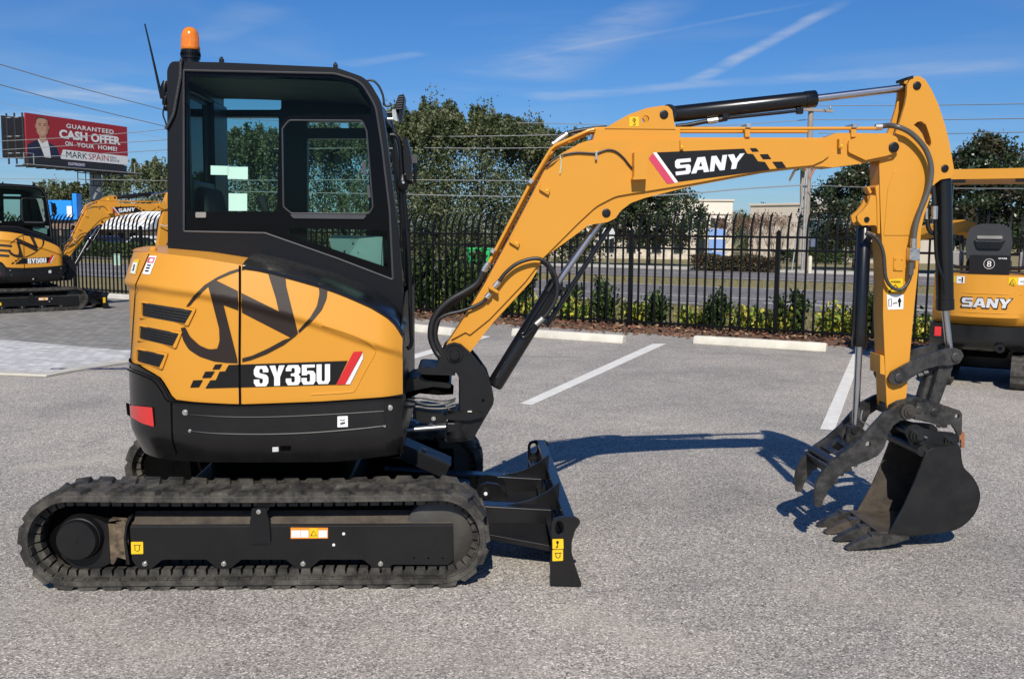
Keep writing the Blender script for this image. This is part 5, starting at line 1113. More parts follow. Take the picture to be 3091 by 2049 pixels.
e0, e1 = fp(-60, -0.55), fp(40, -0.55)
flat('parking_lot', [(-70,-40),(70,-40),(70,e1[1]),e1[:2],e0[:2],(-70,e0[1])], 0.0, LOT)
PAINT = M('line_paint', (0.80,0.775,0.71), 0.7, var=0.10, vs=6, bump=0.3, bs=120, dust=0.5, dcol=(0.36,0.34,0.31), ds=24)
ln = [flat('parking_line', [gp(*q) for q in ps], 0.004, PAINT) for ps in (
    [(1568,1219),(1606,1223),(2011,1038),(1970,1038)], [(2475,1296),(2519,1300),(2604,1066),(2576,1066)], [(1080,1118),(1120,1122),(1482,1016),(1450,1013)])]
# paver apron on the left
m, N, K, b = nodemat('grey_pavers'); tc = N.new('ShaderNodeTexCoord'); mp = N.new('ShaderNodeMapping'); mp.inputs['Rotation'].default_value = (0,0,-FA_); K.new(tc.outputs['Object'], mp.inputs[0])
br = N.new('ShaderNodeTexBrick'); br.inputs['Scale'].default_value = 1.0; br.inputs['Brick Width'].default_value = 0.22; br.inputs['Row Height'].default_value = 0.11; br.inputs['Mortar Size'].default_value = 0.006
br.inputs['Color1'].default_value = (0.20,0.19,0.17,1); br.inputs['Color2'].default_value = (0.30,0.285,0.255,1); br.inputs['Mortar'].default_value = (0.09,0.085,0.075,1); K.new(mp.outputs[0], br.inputs['Vector'])
c = mixc(N, K, 0.6, br.outputs['Color'], ramp(N, K, noise(N, K, tc.outputs['Object'], 1.6, 7, 0.7), [(0.3, (0.8,0.8,0.8)), (0.7, (1.2,1.19,1.15))]), 'MULTIPLY')
K.new(c, b.inputs['Base Color']); b.inputs['Roughness'].default_value = 0.9; GPV = m
m, N, K, b = nodemat('white_pavers'); tc = N.new('ShaderNodeTexCoord'); mp = N.new('ShaderNodeMapping'); mp.inputs['Rotation'].default_value = (0,0,-FA_); K.new(tc.outputs['Object'], mp.inputs[0])
br = N.new('ShaderNodeTexBrick'); br.inputs['Scale'].default_value = 1.0; br.inputs['Brick Width'].default_value = 0.22; br.inputs['Row Height'].default_value = 0.11; br.inputs['Mortar Size'].default_value = 0.006
br.inputs['Color1'].default_value = (0.50,0.49,0.47,1); br.inputs['Color2'].default_value = (0.70,0.69,0.66,1); br.inputs['Mortar'].default_value = (0.22,0.21,0.20,1); K.new(mp.outputs[0], br.inputs['Vector'])
wear = noise(N, K, tc.outputs['Object'], 5.0, 8, 0.75)
c = mixc(N, K, ramp(N, K, wear, [(0.48, (0,0,0)), (0.72, (0.8,0.8,0.8))]), br.outputs['Color'], (0.30,0.285,0.26))
K.new(c, b.inputs['Base Color']); b.inputs['Roughness'].default_value = 0.85; WPV = m
KERB = M('kerb_concrete', (0.50,0.47,0.40), 0.9, var=0.15, vs=3, bump=0.4, bs=60)
bl_pts = [(-420,1120),(-60,1131),(140,1139),(212,1125),(382,1098),(640,1056)]
apr = [gp(*q) for q in bl_pts]; fl, fr2 = fp(-30, -0.56), fp(-9.5, -0.56)
flat('paver_apron', apr+[(fr2[0],fr2[1]),(fl[0],fl[1])], 0.006, GPV)
flat('white_paver_band', [gp(*q) for q in [(-420,1112),(-60,1124),(138,1130),(208,1118),(376,1092),(600,1056),(362,1058),(0,1026),(-420,990)]], 0.010, WPV)
out_ = [gp(x, y) for x, y in bl_pts]; inn_ = [gp(x, y-8) for x, y in bl_pts]
slab('apron_kerb', out_+inn_[::-1], 0.0, 0.03, KERB)
dr = thing('drain_grate', 'narrow slotted drain strip along the apron edge behind the excavator', 'drain', (*gp(318,1114),0.0), 0.12)
dfr = box('drain_frame', (0,0,0.006), (1.25,0.10,0.008), M('drain_steel', (0.03,0.03,0.05), 0.5), dr, 0.001)
for i in range(9): box('drain_slot', (-0.55+i*0.14,0,0.0115), (0.09,0.05,0.003), M('drain_slot', (0.10,0.10,0.20), 0.5), dr, 0)
# kerb at the fence, left side
slab('fence_kerb', [fp(-30,-0.56)[:2],fp(-8.7,-0.56)[:2],fp(-8.7,-0.36)[:2],fp(-30,-0.36)[:2]], -0.01, 0.11, M('pale_kerb', (0.60,0.57,0.52), 0.9, var=0.1), bevel=0.02)
# wheel stops
STOPM = M('stop_concrete', (0.62,0.59,0.50), 0.85, var=0.12, vs=4, bump=0.5, bs=70, dust=0.25, dcol=(0.35,0.32,0.25), ds=6)
def stop(a, b_, label):
    a = Vector((*gp(*a), 0)); b_ = Vector((*gp(*b_), 0)); d = b_-a; c = (a+b_)/2; ang = math.atan2(d.y, d.x); n = Vector((-math.sin(ang), math.cos(ang), 0))
    ln_ = d.length; t = c+n*0.085
    h, w0, w1 = 0.125, 0.17, 0.11
    V_ = []
    prof = [(-w0/2,0.0),(-w0/2,0.05),(-w1/2,h),(w1/2,h),(w0/2,0.05),(w0/2,0.0)]
    for x, k in ((-ln_/2, 0.92), (-ln_/2+0.03, 1.0), (ln_/2-0.03, 1.0), (ln_/2, 0.92)):
        for y, z in prof: V_.append((x, y*k, z*k))
    Fc = [tuple(range(6)), tuple(range(23, 17, -1))]
    for j in range(3):
        for i in range(6): Fc.append((j*6+i, j*6+(i+1) % 6, (j+1)*6+(i+1) % 6, (j+1)*6+i))
    o = obj('wheel_stop', V_, Fc, STOPM, None, 0.008, recalc=True); o.location = t; o.rotation_euler = (0,0,ang)
    for k in (-0.32, 0.32):
        h_ = lathe('anchor_hole', (k*ln_,0,0.1235), (0,0,1), [(0,0.016),(0.0025,0.016)], VOID, o, 12)
    return tag(o, label, 'wheel stop', 'concrete wheel stops in front of the fence')
stop((1180*VV,776*VV),(1437*VV,794*VV),'cream concrete wheel stop seen behind the lifted boom cylinder')
stop((1600*VV,794*VV),(1907*VV,813*VV),'cream concrete wheel stop left of the upright dipper arm, nearest the camera')
stop((1110,986),(1358,1014),'cream concrete wheel stop half hidden behind the front of the cab')
# mulch bed
m, N, K, b = nodemat('mulch'); tc = N.new('ShaderNodeTexCoord'); v = tc.outputs['Object']
c = ramp(N, K, noise(N, K, v, 18, 7, 0.8), [(0.3, (0.045,0.025,0.016)), (0.5, (0.13,0.07,0.04)), (0.7, (0.26,0.16,0.10))]); K.new(c, b.inputs['Base Color']); b.inputs['Roughness'].default_value = 0.95
V_ = []; Fc = []; rr = random.Random(5)
ns = 150
for i in range(ns+1):
    s = -9.4+i*(22.0/ns)
    for d, z in ((-0.56,0.0),(-0.3,0.035),(0.0,0.05),(0.5,0.05),(0.95,0.02),(1.2,-0.012)): V_.append(fp(s, d+rr.uniform(-0.05,0.05)*(1 if d > -0.5 else 1.2), z+rr.uniform(0,0.025)*(1 if z > 0 else 0)))
for i in range(ns):
    for j in range(5): a = i*6+j; Fc.append((a, a+1, a+7, a+6))
tag(obj('mulch_bed', V_, Fc, m, recalc=True), kind='structure')
b6 = MB()
for i in range(5200):
    s = rr.uniform(-9.4, 12.5); d = rr.uniform(-0.66, 0.9) if rr.random() < 0.9 else rr.uniform(-1.0,-0.6); x, y, _ = fp(s, d); z = 0.012 if d < -0.5 else 0.062
    R = Matrix.Rotation(rr.uniform(0,6.28),3,'Z') @ Matrix.Rotation(rr.uniform(-0.7,0.7),3,'X') @ Matrix.Rotation(rr.uniform(-0.5,0.5),3,'Y')
    a_, c_ = rr.uniform(0.02,0.05), rr.uniform(0.01,0.025)
    V_ = [R @ Vector(q)+Vector((x,y,z+rr.uniform(0,0.02))) for q in ((-a_,-c_,0),(a_,-c_,0),(a_,c_,0.004),(-a_,c_,0.004))]
    b6.add(V_, [(0,1,2,3)], rr.choice((0,0,1,2)))
tag(b6.build('mulch_chips', [M('chip_red', (0.20,0.085,0.045), 0.9, var=0.3), M('chip_tan', (0.34,0.22,0.13), 0.9, var=0.3), M('chip_dark', (0.06,0.035,0.022), 0.9, var=0.3)], smooth=False), 'loose brown bark mulch chips under the black fence', 'mulch', kind='stuff')
# street beyond the fence
ROAD = asphalt('road_asphalt', 0.13, 0.27, (1.0,0.93,0.91), scale=40)
def band(name, d0, d1, mat, z, s0=-160, s1=160): return flat(name, [fp(s0,d0)[:2],fp(s1,d0)[:2],fp(s1,d1)[:2],fp(s0,d1)[:2]], z, mat)
band('near_carriageway', 6.4, 15.3, ROAD, 0.0); band('far_carriageway', 21.2, 29.8, ROAD, 0.002)
for d, w, s0, s1 in ((7.0,0.13,-160,-1.0),(9.7,0.14,-160,160),(14.9,0.13,-160,160),(8.2,0.22,-0.6,5.0),(21.6,0.12,-160,160),(25.4,0.12,-160,160)): band('lane_line', d, d+w, PAINT, 0.006, s0, s1)
ar = [(5.6,7.7),(6.6,7.9),(6.6,7.75),(8.6,7.75),(8.6,7.55),(6.6,7.55),(6.6,7.4)]
flat('lane_arrow', [fp(s,d)[:2] for s, d in ar], 0.006, PAINT)
SIDEW = M('sidewalk', (0.42,0.40,0.36), 0.9, var=0.1, vs=2)
slab('far_kerb', [fp(-160,29.8)[:2],fp(160,29.8)[:2],fp(160,30.1)[:2],fp(-160,30.1)[:2]], -0.02, 0.12, SIDEW)
band('sidewalk', 33.0, 34.4, SIDEW, 0.01)
# ------------------------------------------------------------------ fence
FBLK = M('fence_black', (0.004,0.0037,0.0037), 0.4, spec=0.25, var=0.2, vs=3)
S0, S1 = -16.2-2.6*3, 14.7; PAN = 2.60; NPK = 17
fence = thing('fence', 'tall black metal picket fence with outward curved spear tops along the lot', 'fence', fp(0,0), FA_)
def picket_mesh():
    w = 0.015; path = [(0,0.08),(0,1.66)]+[(0.30*(1-math.cos(a)), 1.66+0.44*math.sin(a)) for a in (0.3,0.6,0.9,1.2)]
    V_ = []; Fc = []
    for k, (y, z) in enumerate(path):
        ww = w if k < len(path)-1 else 0.002
        for dx, dy in ((-1,-1),(1,-1),(1,1),(-1,1)): V_.append((dx*ww, y+dy*ww, z))
    for k in range(len(path)-1):
        for i in range(4): Fc.append((k*4+i, k*4+(i+1) % 4, (k+1)*4+(i+1) % 4, (k+1)*4+i))
    Fc.append((3,2,1,0)); return V_, Fc
pk0 = None
s = S0; i = 0
while s < S1:
    if i % NPK == 0:
        V_ = [(x*0.034, y*0.034, z) for z in (0.0,1.74) for x, y in ((-1,-1),(1,-1),(1,1),(-1,1))]+[(0,0,1.78)]
        if i == 0: po = obj('fence_post', V_, [(3,2,1,0),(0,1,5,4),(1,2,6,5),(2,3,7,6),(3,0,4,7),(4,5,8),(5,6,8),(6,7,8),(7,4,8)], FBLK, fence, 0, smooth=False)
        else: po = po.copy(); COL.objects.link(po)
        po.location = (s,0,0)
    else:
        if pk0 is None: a_, c_ = picket_mesh(); pk0 = obj('picket', a_, c_, FBLK, fence, 0, smooth=False, recalc=True); o = pk0
        else: o = pk0.copy(); COL.objects.link(o)
        o.location = (s, 0, 0); o.rotation_euler = (rr.uniform(-0.004,0.004), 0, rr.uniform(-0.03,0.03))
    s += PAN/NPK; i += 1
np_ = int((S1-S0)/PAN)+1
for k in range(np_):
    for z in (0.14, 1.44, 1.655):
        a = S0+k*PAN+0.035; o = box('rail', (a+PAN/2-0.035,-0.0175,z), (PAN-0.07,0.034,0.036), FBLK, fence, 0)
# ------------------------------------------------------------------ foliage
def leafmat(name, c, var=0.35, sp=0.35, rough=0.5):
    m, N, K, b = nodemat(name); gm = N.new('ShaderNodeNewGeometry'); tc = N.new('ShaderNodeTexCoord')
    f = noise(N, K, tc.outputs['Object'], 1.3, 4); f2 = noise(N, K, tc.outputs['Object'], 9.0, 2)
    cc = mixc(N, K, f, tuple(x*(1-var) for x in c), tuple(x*(1+var) for x in c)); cc = mixc(N, K, 0.7, cc, ramp(N, K, f2, [(0.3, (0.6,0.6,0.6)), (0.7, (1.4,1.4,1.3))]), 'MULTIPLY')
    K.new(cc, b.inputs['Base Color']); b.inputs['Roughness'].default_value = rough; b.inputs['Specular IOR Level'].default_value = sp
    tr = N.new('ShaderNodeBsdfTranslucent'); K.new(cc, tr.inputs[0]); mx = N.new('ShaderNodeMixShader'); mx.inputs[0].default_value = 0.22
    K.new(b.outputs[0], mx.inputs[1]); K.new(tr.outputs[0], mx.inputs[2]); K.new(mx.outputs[0], N['Material Output'].inputs['Surface']); return m
BARK = M('bark', (0.11,0.09,0.07), 0.9, var=0.3, vs=8, bump=0.6, bs=30)
OAKL = [leafmat('oak_leaf_dark', (0.055,0.075,0.030)), leafmat('oak_leaf_mid', (0.110,0.135,0.060)), leafmat('oak_leaf_olive', (0.19,0.205,0.115))]
MAGL = [leafmat('magnolia_dark', (0.026,0.044,0.018), sp=0.6, rough=0.35), leafmat('magnolia_mid', (0.055,0.080,0.032), sp=0.6, rough=0.35), leafmat('magnolia_bronze', (0.060,0.045,0.022), sp=0.5)]
def leaf(bm_, p, sz, rnd, m, tilt=1.0, up=0.0):
    az = rnd.uniform(0, 6.283); el = rnd.gauss(0.3, 0.6)*tilt+up
    d = Vector((math.cos(az)*math.cos(el), math.sin(az)*math.cos(el), math.sin(el))); a, b_ = frame_of(d); r = rnd.uniform(0,6.28)
    n = a*math.cos(r)+b_*math.sin(r); l = sz*rnd.uniform(0.7,1.35); w = l*rnd.uniform(0.38,0.55)
    k = len(bm_.v); bm_.v += [tuple(p-n*w*0.2), tuple(p+d*l*0.45+n*w*0.55), tuple(p+d*l), tuple(p+d*l*0.5-n*w*0.55)]; bm_.f.append((k,k+1,k+2,k+3)); bm_.m.append(m)
def limbs(root, rnd, h, r, spread, n, lean=(0,0), name='trunk', fork=0.3, mat=BARK):
    b7 = MB(); tips = []
    top_ = Vector((lean[0], lean[1], h)); pts = [Vector((0,0,-0.3)), Vector((rnd.uniform(-.1,.1)*h*.1, 0, h*0.3)), Vector((lean[0]*0.5+rnd.uniform(-.1,.1), lean[1]*0.5, h*0.6)), top_]
    b7.tube(pts, lambda t: r*(1-0.8*t), n=8, k=4)
    for i in range(n):
        t = fork+(1-fork)*(i+0.5)/n; z0 = h*t; a = rnd.uniform(0,6.283) if i else 0.5; L_ = spread*rnd.uniform(0.55,1.0)*(1.05-0.55*t)
        p0 = Vector((lean[0]*t, lean[1]*t, z0*0.93)); p2 = p0+Vector((math.cos(a)*L_, math.sin(a)*L_, L_*rnd.uniform(0.35,0.9))); p1 = (p0+p2)/2+Vector((0,0,-0.06*L_))
        b7.tube([p0,p1,p2], lambda u: r*0.42*(1-t*0.5)*(1-0.8*u), n=5, k=3); tips.append(p2)
        for j in range(2):
            q = p1.lerp(p2, rnd.uniform(0.1,0.9)); e = q+Vector((rnd.uniform(-1,1),rnd.uniform(-1,1),rnd.uniform(0.1,1.0)))*L_*0.4; b7.tube([q,e], r*0.10, n=4, smooth_path=False); tips.append(e)
    o = b7.build(name, mat, root, recalc=False); return tips
def tree(name, label, loc, h, w, mats, seed, leaves=9000, lsz=0.16, clump=0.45, vert=1.0, base=0.22, trunk=0.13, spikes=0, group=None, cat='tree', gaps=0.0, core=0.15, depthk=0.8, lean=(0,0)):
    rnd = random.Random(seed); root = thing(name, label, cat, (loc[0], loc[1], gz(loc[1])), rnd.uniform(0,6.28), group)
    h *= 0.93
    tips = limbs(root, rnd, h*0.72, trunk, w*0.42, 9, lean)
    b7 = MB(); cl = []
    nc = max(30, leaves//70)
    lob = [(rnd.uniform(0,6.28), rnd.uniform(0.65,1.15), rnd.uniform(0.2,0.9)) for _ in range(7)]
    while len(cl) < nc:
        t = rnd.random()**0.95; z = h*(base+(1-base)*t); prof = math.sin(math.pi*min(1, 0.12+0.88*t**0.75))**0.65 if t < 0.995 else 0.1
        a = rnd.uniform(0,6.283); k = 1.0
        for la, lr, lz in lob:
            k += 0.22*(lr-0.9)*math.cos(a-la)*4*max(0, 1-abs(t-lz)*2)
        rr_ = w*0.5*prof*max(0.3, k)*(rnd.random()**0.42 if rnd.random() > core else rnd.random())
        c_ = Vector((math.cos(a)*rr_+lean[0]*t, math.sin(a)*rr_+lean[1]*t, z))
        if gaps and rnd.random() < gaps*(1.0 if t > 0.5 else 0.3) and abs(math.sin(a*2.3+z*1.1)) < 0.35: continue
        cl.append((c_, clump*rnd.uniform(0.6,1.35), rnd.random()))
    for i in range(spikes):
        a = rnd.uniform(0,6.283); q = rnd.random()**0.6*w*0.42; z = h*(0.80+0.22*rnd.random()*(1-q/(w*0.5)))
        for j in range(5): cl.append((Vector((math.cos(a)*q, math.sin(a)*q, z+j*0.22*clump/0.4)), clump*(0.42-0.06*j), rnd.random()))
    per = max(8, leaves//len(cl))
    for c_, rad, tone in cl:
        for _ in range(per):
            off = Vector((rnd.gauss(0,1), rnd.gauss(0,1), rnd.gauss(0,1)*vert))*rad*0.5
            mi = 0 if tone < 0.36 else (1 if tone < 0.78 else 2)
            if rnd.random() < 0.2: mi = rnd.randrange(3)
            leaf(b7, c_+off, lsz, rnd, mi, up=0.25 if vert > 1 else 0)
    b7.build('crown', mats, root, smooth=False); return root
def tv(vx, depth): p = at(vx*VV, 560*VV, depth); return (p.x, p.y)
def hgt(vy, vx, depth):                         # height of a point at picture height vy
    return at(vx*VV, vy*VV, depth).z-gz(depth)
G1 = 'oak trees across the street behind the fence'
for i, (vx, d, vy, w, lab) in enumerate([
    (600, 53, 300, 6.0, 'olive green oak seen through the rear pane of the cab'),
    (750, 55, 285, 6.5, 'tall olive oak seen through the sliding pane of the cab'),
    (905, 51, 262, 5.5, 'oak with sparse crown rising behind the work light'),
    (1000, 52, 232, 5.6, 'tallest spiky oak just right of the cab mirror'),
    (1112, 53, 246, 5.6, 'spiky grey green oak between the mirror and the boom'),
    (1225, 55, 282, 5.0, 'lower oak whose top meets the bend of the boom'),
    (1330, 57, 315, 5.0, 'oak crown mostly hidden behind the boom bend')]):
    tree('oak_tree', lab, tv(vx, d), hgt(vy, vx, d), w, OAKL, 40+i, leaves=26000, lsz=0.17, clump=0.42, vert=2.0, base=0.03, spikes=70, group=G1, gaps=0.7, core=0.4)
for i, (vx, d, vy, w, lab) in enumerate([
    (1500, 55, 392, 6.2, 'dark magnolia tree showing below the middle of the boom'),
    (1975, 50, 372, 5.6, 'dark magnolia tree left of the upright dipper arm'),
    (2265, 44, 300, 5.6, 'dark magnolia tree above the open canopy at the right edge'),
    (2400, 46, 335, 5.0, 'dark magnolia tree cut off by the right edge')]):
    tree('magnolia_tree', lab, tv(vx, d), hgt(vy, vx, d), w, MAGL, 70+i, leaves=17000, lsz=0.19, clump=0.38, vert=0.9, base=0.24, trunk=0.11, group='dark magnolia trees across the street', gaps=0.35)
for i, (vx, d, vy, w, lab) in enumerate([
    (128, 128, 418, 5.5, 'hazy olive tree behind the cab roof of the left excavator'),
    (186, 132, 428, 5.5, 'hazy olive tree just above the blue store fascia'),
    (318, 125, 375, 7.5, 'olive tree right of the billboard pole'),
    (372, 96, 372, 4.5, 'olive tree peeking out beside the rear of the cab'),
    (262, 130, 400, 6.5, 'olive tree directly behind the billboard pole')]):
    tree('roadside_tree', lab, tv(vx, d), hgt(vy, vx, d), w, OAKL, 90+i, leaves=7000, lsz=0.30, clump=0.7, vert=1.3, base=0.12, spikes=10, group='trees far behind the left excavator')
tree('distant_tree', 'tiny round tree on the skyline between the two pale building blocks', tv(1768, 130), hgt(463, 1768, 130), 4.0, MAGL, 120, leaves=2500, lsz=0.35, clump=0.5, base=0.3)
tree('distant_tree', 'green tree crown in the gap between the two pale building blocks', tv(1712, 150), hgt(492, 1712, 150), 9.0, OAKL, 121, leaves=4000, lsz=0.4, clump=0.8, base=0.1)
# far-off belt of woods along the skyline
b6 = MB(); rw = random.Random(21)
for i in range(9000):
    x = rw.uniform(-190, 230); k = 4.3+1.0*math.sin(x*0.11)+0.7*math.sin(x*0.37+1)+0.4*math.sin(x*0.9); zz = k*(1-rw.random()**1.8); yy = 175+rw.uniform(-5,5)+0.06*abs(x)
    leaf(b6, Vector((x, yy, zz-0.95)), 0.9, rw, rw.randrange(3))
tag(b6.build('far_woods', OAKL, smooth=False), 'far-off low belt of green woods along the skyline', 'woods', kind='stuff')
# leafless crape myrtles in front of the building
TWIG = M('bare_twig', (0.20,0.135,0.10), 0.9, var=0.3); TWL = leafmat('dry_seed_head', (0.22,0.13,0.08))
def bare(vx, d, vy, w, seed, label):
    rnd = random.Random(seed); p = tv(vx, d); h = hgt(vy, vx, d); root = thing('crape_myrtle', label, 'tree', (p[0], p[1], gz(d)), 0, 'leafless crape myrtles in front of the pale building'); b7 = MB()
    def grow(q, dr, L_, r, lv):
        nonlocal b7
        e = q+dr*L_; b7.tube([q, (q+e)/2+Vector((rnd.uniform(-.05,.05),)*3)*L_, e], lambda t: r*(1-0.45*t), n=4, k=2)
        if lv == 0:
            for _ in range(3): leaf(b7, e+Vector((rnd.gauss(0,.1),rnd.gauss(0,.1),rnd.gauss(0,.1))), 0.16, rnd, 1)
            return
        for _ in range(3 if lv > 1 else 4):  # forks
            nd = (dr+Vector((rnd.uniform(-.55,.55),rnd.uniform(-.55,.55),rnd.uniform(-.1,.4)))).normalized(); grow(e, nd, L_*rnd.uniform(0.6,0.85), r*0.6, lv-1)
    for i in range(5):
        b7 = MB(); a = rnd.uniform(0,6.28); grow(Vector((math.cos(a)*.15,math.sin(a)*.15,-0.1)), Vector((math.cos(a)*.32,math.sin(a)*.32,1)).normalized(), h*0.36, 0.05, 3)
        b7.build('branch', [TWIG, TWL], root, smooth=False)
bare(1660, 74, 500, 4, 1, 'leafless crape myrtle left of the blue sign'); bare(1735, 72, 492, 4, 2, 'leafless crape myrtle between the blue sign and the glass front'); bare(1790, 76, 490, 4, 3, 'leafless crape myrtle in front of the glass front')
# clipped hedges
def hedge(name, label, a, b_, wid, h, mats, seed, n=5000, lsz=0.12):
    rnd = random.Random(seed); a = Vector((*a,0)); b_ = Vector((*b_,0)); d = b_-a; root = thing(name, label, 'hedge', ((a.x+b_.x)/2,(a.y+b_.y)/2,gz((a.y+b_.y)/2)), math.atan2(d.y,d.x))
    b7 = MB(); ln_ = d.length
    for i in range(n):
        x = rnd.uniform(-ln_/2, ln_/2); y = rnd.gauss(0,0.32)*wid; z = h*(1-rnd.random()**2*0.98)*(0.92+0.1*math.sin(x*3.1))
        leaf(b7, Vector((x, max(-wid/2, min(wid/2, y)), z)), lsz, rnd, rnd.randrange(3))
    b7.build('leaves', mats, root, smooth=False)
    b8 = MB()
    for i in range(int(ln_*4)):
        x = rnd.uniform(-ln_/2, ln_/2); b8.tube([(x,0,-0.05),(x+rnd.uniform(-.1,.1),rnd.uniform(-.2,.2),h*0.7)], 0.015, n=4, smooth_path=False)
    b8.build('stems', BARK, root, smooth=False)
BRH = [leafmat('hedge_brown', (0.10,0.065,0.035)), leafmat('hedge_olive', (0.085,0.075,0.03)), leafmat('hedge_dark', (0.045,0.035,0.02))]
GRH = [leafmat('hedge_green', (0.05,0.085,0.02)), leafmat('hedge_green_light', (0.09,0.13,0.03)), leafmat('hedge_green_dark', (0.025,0.04,0.012))]
hedge('clipped_hedge', 'low brownish clipped hedge in front of the blue sign', tv(1605,47.5), tv(1800,45.5), 1.4, 0.75, BRH, 4, 7000)
hedge('clipped_hedge', 'low green hedge along the storefront at the left', tv(165,62), tv(375,56), 1.2, 0.9, GRH, 5, 6000, 0.16)
hedge('clipped_hedge', 'green hedge at the foot of the glass front building', tv(1795,72), tv(1960,66), 1.2, 0.9, GRH, 6, 4000, 0.16)
# shrubs along the fence
YLL = [leafmat('croton_yellow', (0.55,0.50,0.07), 0.25), leafmat('croton_lime', (0.25,0.34,0.05)), leafmat('croton_green', (0.06,0.11,0.02))]
PDL = [leafmat('podocarpus_dark', (0.025,0.050,0.014)), leafmat('podocarpus_mid', (0.05,0.085,0.022)), leafmat('podocarpus_tip', (0.10,0.15,0.04))]
def shrub(name, label, s, d, h, w, mats, seed, n, lsz, group, upright):
    rnd = random.Random(seed); root = thing(name, label, 'shrub', fp(s, d, 0.03), rnd.uniform(0,6), group); b7 = MB(); b8 = MB()
    ns_ = 9 if upright else 11
    for k in range(ns_):
        a = rnd.uniform(0,6.28); q = rnd.random()**0.5*w*0.5; L_ = h*rnd.uniform(0.55,1.0)*(1-0.35*q/w)
        p0 = Vector((math.cos(a)*q*0.3, math.sin(a)*q*0.3, -0.05)); p2 = Vector((math.cos(a)*q, math.sin(a)*q, L_)); b8.tube([p0,p0.lerp(p2,0.5)+Vector((0,0,0.05)),p2], 0.007, n=4, k=2)
        for j in range(n//ns_):
            t = rnd.uniform(0.12,1.03); c_ = p0.lerp(p2, t)+Vector((rnd.gauss(0,1),rnd.gauss(0,1),rnd.gauss(0,0.6)))*(0.05 if upright else 0.10)
            mi = rnd.choices((0,1,2), ((3,4,2) if upright else (4,3,3)))[0]
            leaf(b7, c_, lsz, rnd, mi, up=0.6 if upright else 0.1)
    b7.build('foliage', mats, root, smooth=False); b8.build('stems', BARK, root, smooth=False)
rr = random.Random(11)
order = ['first','second','third','fourth','fifth','sixth','seventh','eighth','ninth','tenth','eleventh','twelfth']
sh_u = [-6.6,-5.9,-5.2,-4.4,-3.5,-2.3,-1.35,-0.25,0.9,2.1,3.4,4.9]
for i, s in enumerate(sh_u):
    tall = rr.uniform(1.35,1.7) if i < 5 else rr.uniform(0.72,1.08)
    shrub('podocarpus_shrub', 'dark green upright leafy shrub behind the fence, '+order[i]+' from the cab', s+rr.uniform(-.1,.1), 0.55+rr.uniform(-.1,.15), tall, 0.46 if i > 4 else 1.05, PDL, 200+i, 1500 if i > 4 else 3200, 0.075 if i > 4 else 0.095, 'upright shrubs behind the fence', True)
sh_y = [-4.9,-2.9,-1.85,-0.75,0.35,1.4,1.75,2.75,3.1,4.1,5.6,6.4]
for i, s in enumerate(sh_y):
    shrub('variegated_shrub', 'yellow green variegated low shrub behind the fence, '+order[i]+' from the cab', s+rr.uniform(-.1,.1), 0.6+rr.uniform(-.1,.2), rr.uniform(0.38,0.58), 0.72, YLL, 300+i, 640, 0.095, 'variegated shrubs behind the fence', False)
# grass tufts on the verge
b6 = MB()
for i in range(9000):
    s = rr.uniform(-14, 9); d = rr.uniform(0.9, 6.3) if rr.random() < 0.75 else rr.uniform(15.4, 21); x, y, _ = fp(s if d < 10 else s*2, d); z = -0.016; a = rr.uniform(0,6.28); hh = rr.uniform(0.05,0.16); w = 0.012
    dx, dy = math.cos(a)*w, math.sin(a)*w; lx, ly = rr.uniform(-.05,.05), rr.uniform(-.05,.05); b6.add([(x-dx,y-dy,z),(x+dx,y+dy,z),(x+lx,y+ly,z+hh)], [(0,1,2)], rr.randrange(2))
tag(b6.build('grass', [leafmat('grass_green', (0.10,0.12,0.035)), leafmat('grass_straw', (0.26,0.21,0.10))], smooth=False), 'short dry grass on the verge beyond the fence', 'grass', kind='stuff')
# ================================================================== OTHER MACHINES
def copy_tree(o, parent, skip):
    for ch in list(o.children):
        base = ch.name.split('.')[0]
        if base in skip: continue
        c = ch.copy(); COL.objects.link(c); c.parent = parent
        copy_tree(ch, c, skip)
LEXS = 1.03
a_, b2 = Vector((*gp(14,945),0)), Vector((*gp(269,926),0)); hd = math.radians(46)
mid = b2*0.955-Vector((0.20,0.0,0))-Vector((math.cos(hd),math.sin(hd),0))*0.93; mid.z = 0
lex = thing('excavator', 'yellow mini excavator with black cab parked at the fence below the billboard', 'excavator', mid, hd, scale=LEXS)
skip = {'beacon_base','beacon_slot','beacon_lens','lens_rib','beacon_cable','antenna_mast','antenna_mount','antenna_bracket','antenna_cable','thumb_tine','thumb_pivot','thumb_pivot_shaft','thumb_cross_tube','thumb_cross_plate','thumb_web','thumb_cylinder','thumb_cylinder_rod','thumb_cylinder_lug','thumb_lug_pin','thumb_grease_line','thumb_shim','thumb_hose','model_lettering','vent_frame','vent_grille','vent_slat','window_label','tooth_adapter','tooth_tip','work_light','light_fin','light_bracket','light_arm','light_cable','coupler_plate','coupler_body','coupler_pin','coupler_handle','power_link','link_tube','link_nut','bucket_link','link_pin','bucket_side','bucket_shell','bucket_skin','bucket_ear','bucket_torque_tube','bucket_pin','pin_bolt','bucket_pin_shaft','arm','bucket_cylinder','bucket_cylinder_rod','bucket_cylinder_pipe','bucket_hose','arm_hose','hose_elbow','sticker_hook','sticker_mark','arm_cylinder_hose'}
copy_tree(HERO, lex, skip)
lhood = [c for c in lex.children if c.name.startswith('hood') and not c.name.startswith('hood_')][0]
sheet('model_lettering', [[[Zh(*p) for p in l] for l in lp] for lp in word('SY50U', [0.95,1.0,0.92,0.92,0.88], 0.07, quadmap((872,845),(1352,832),(872,974),(1352,956)))], lambda a, b_: hit(a, b_, 0.0045), WHT, lhood, 14)
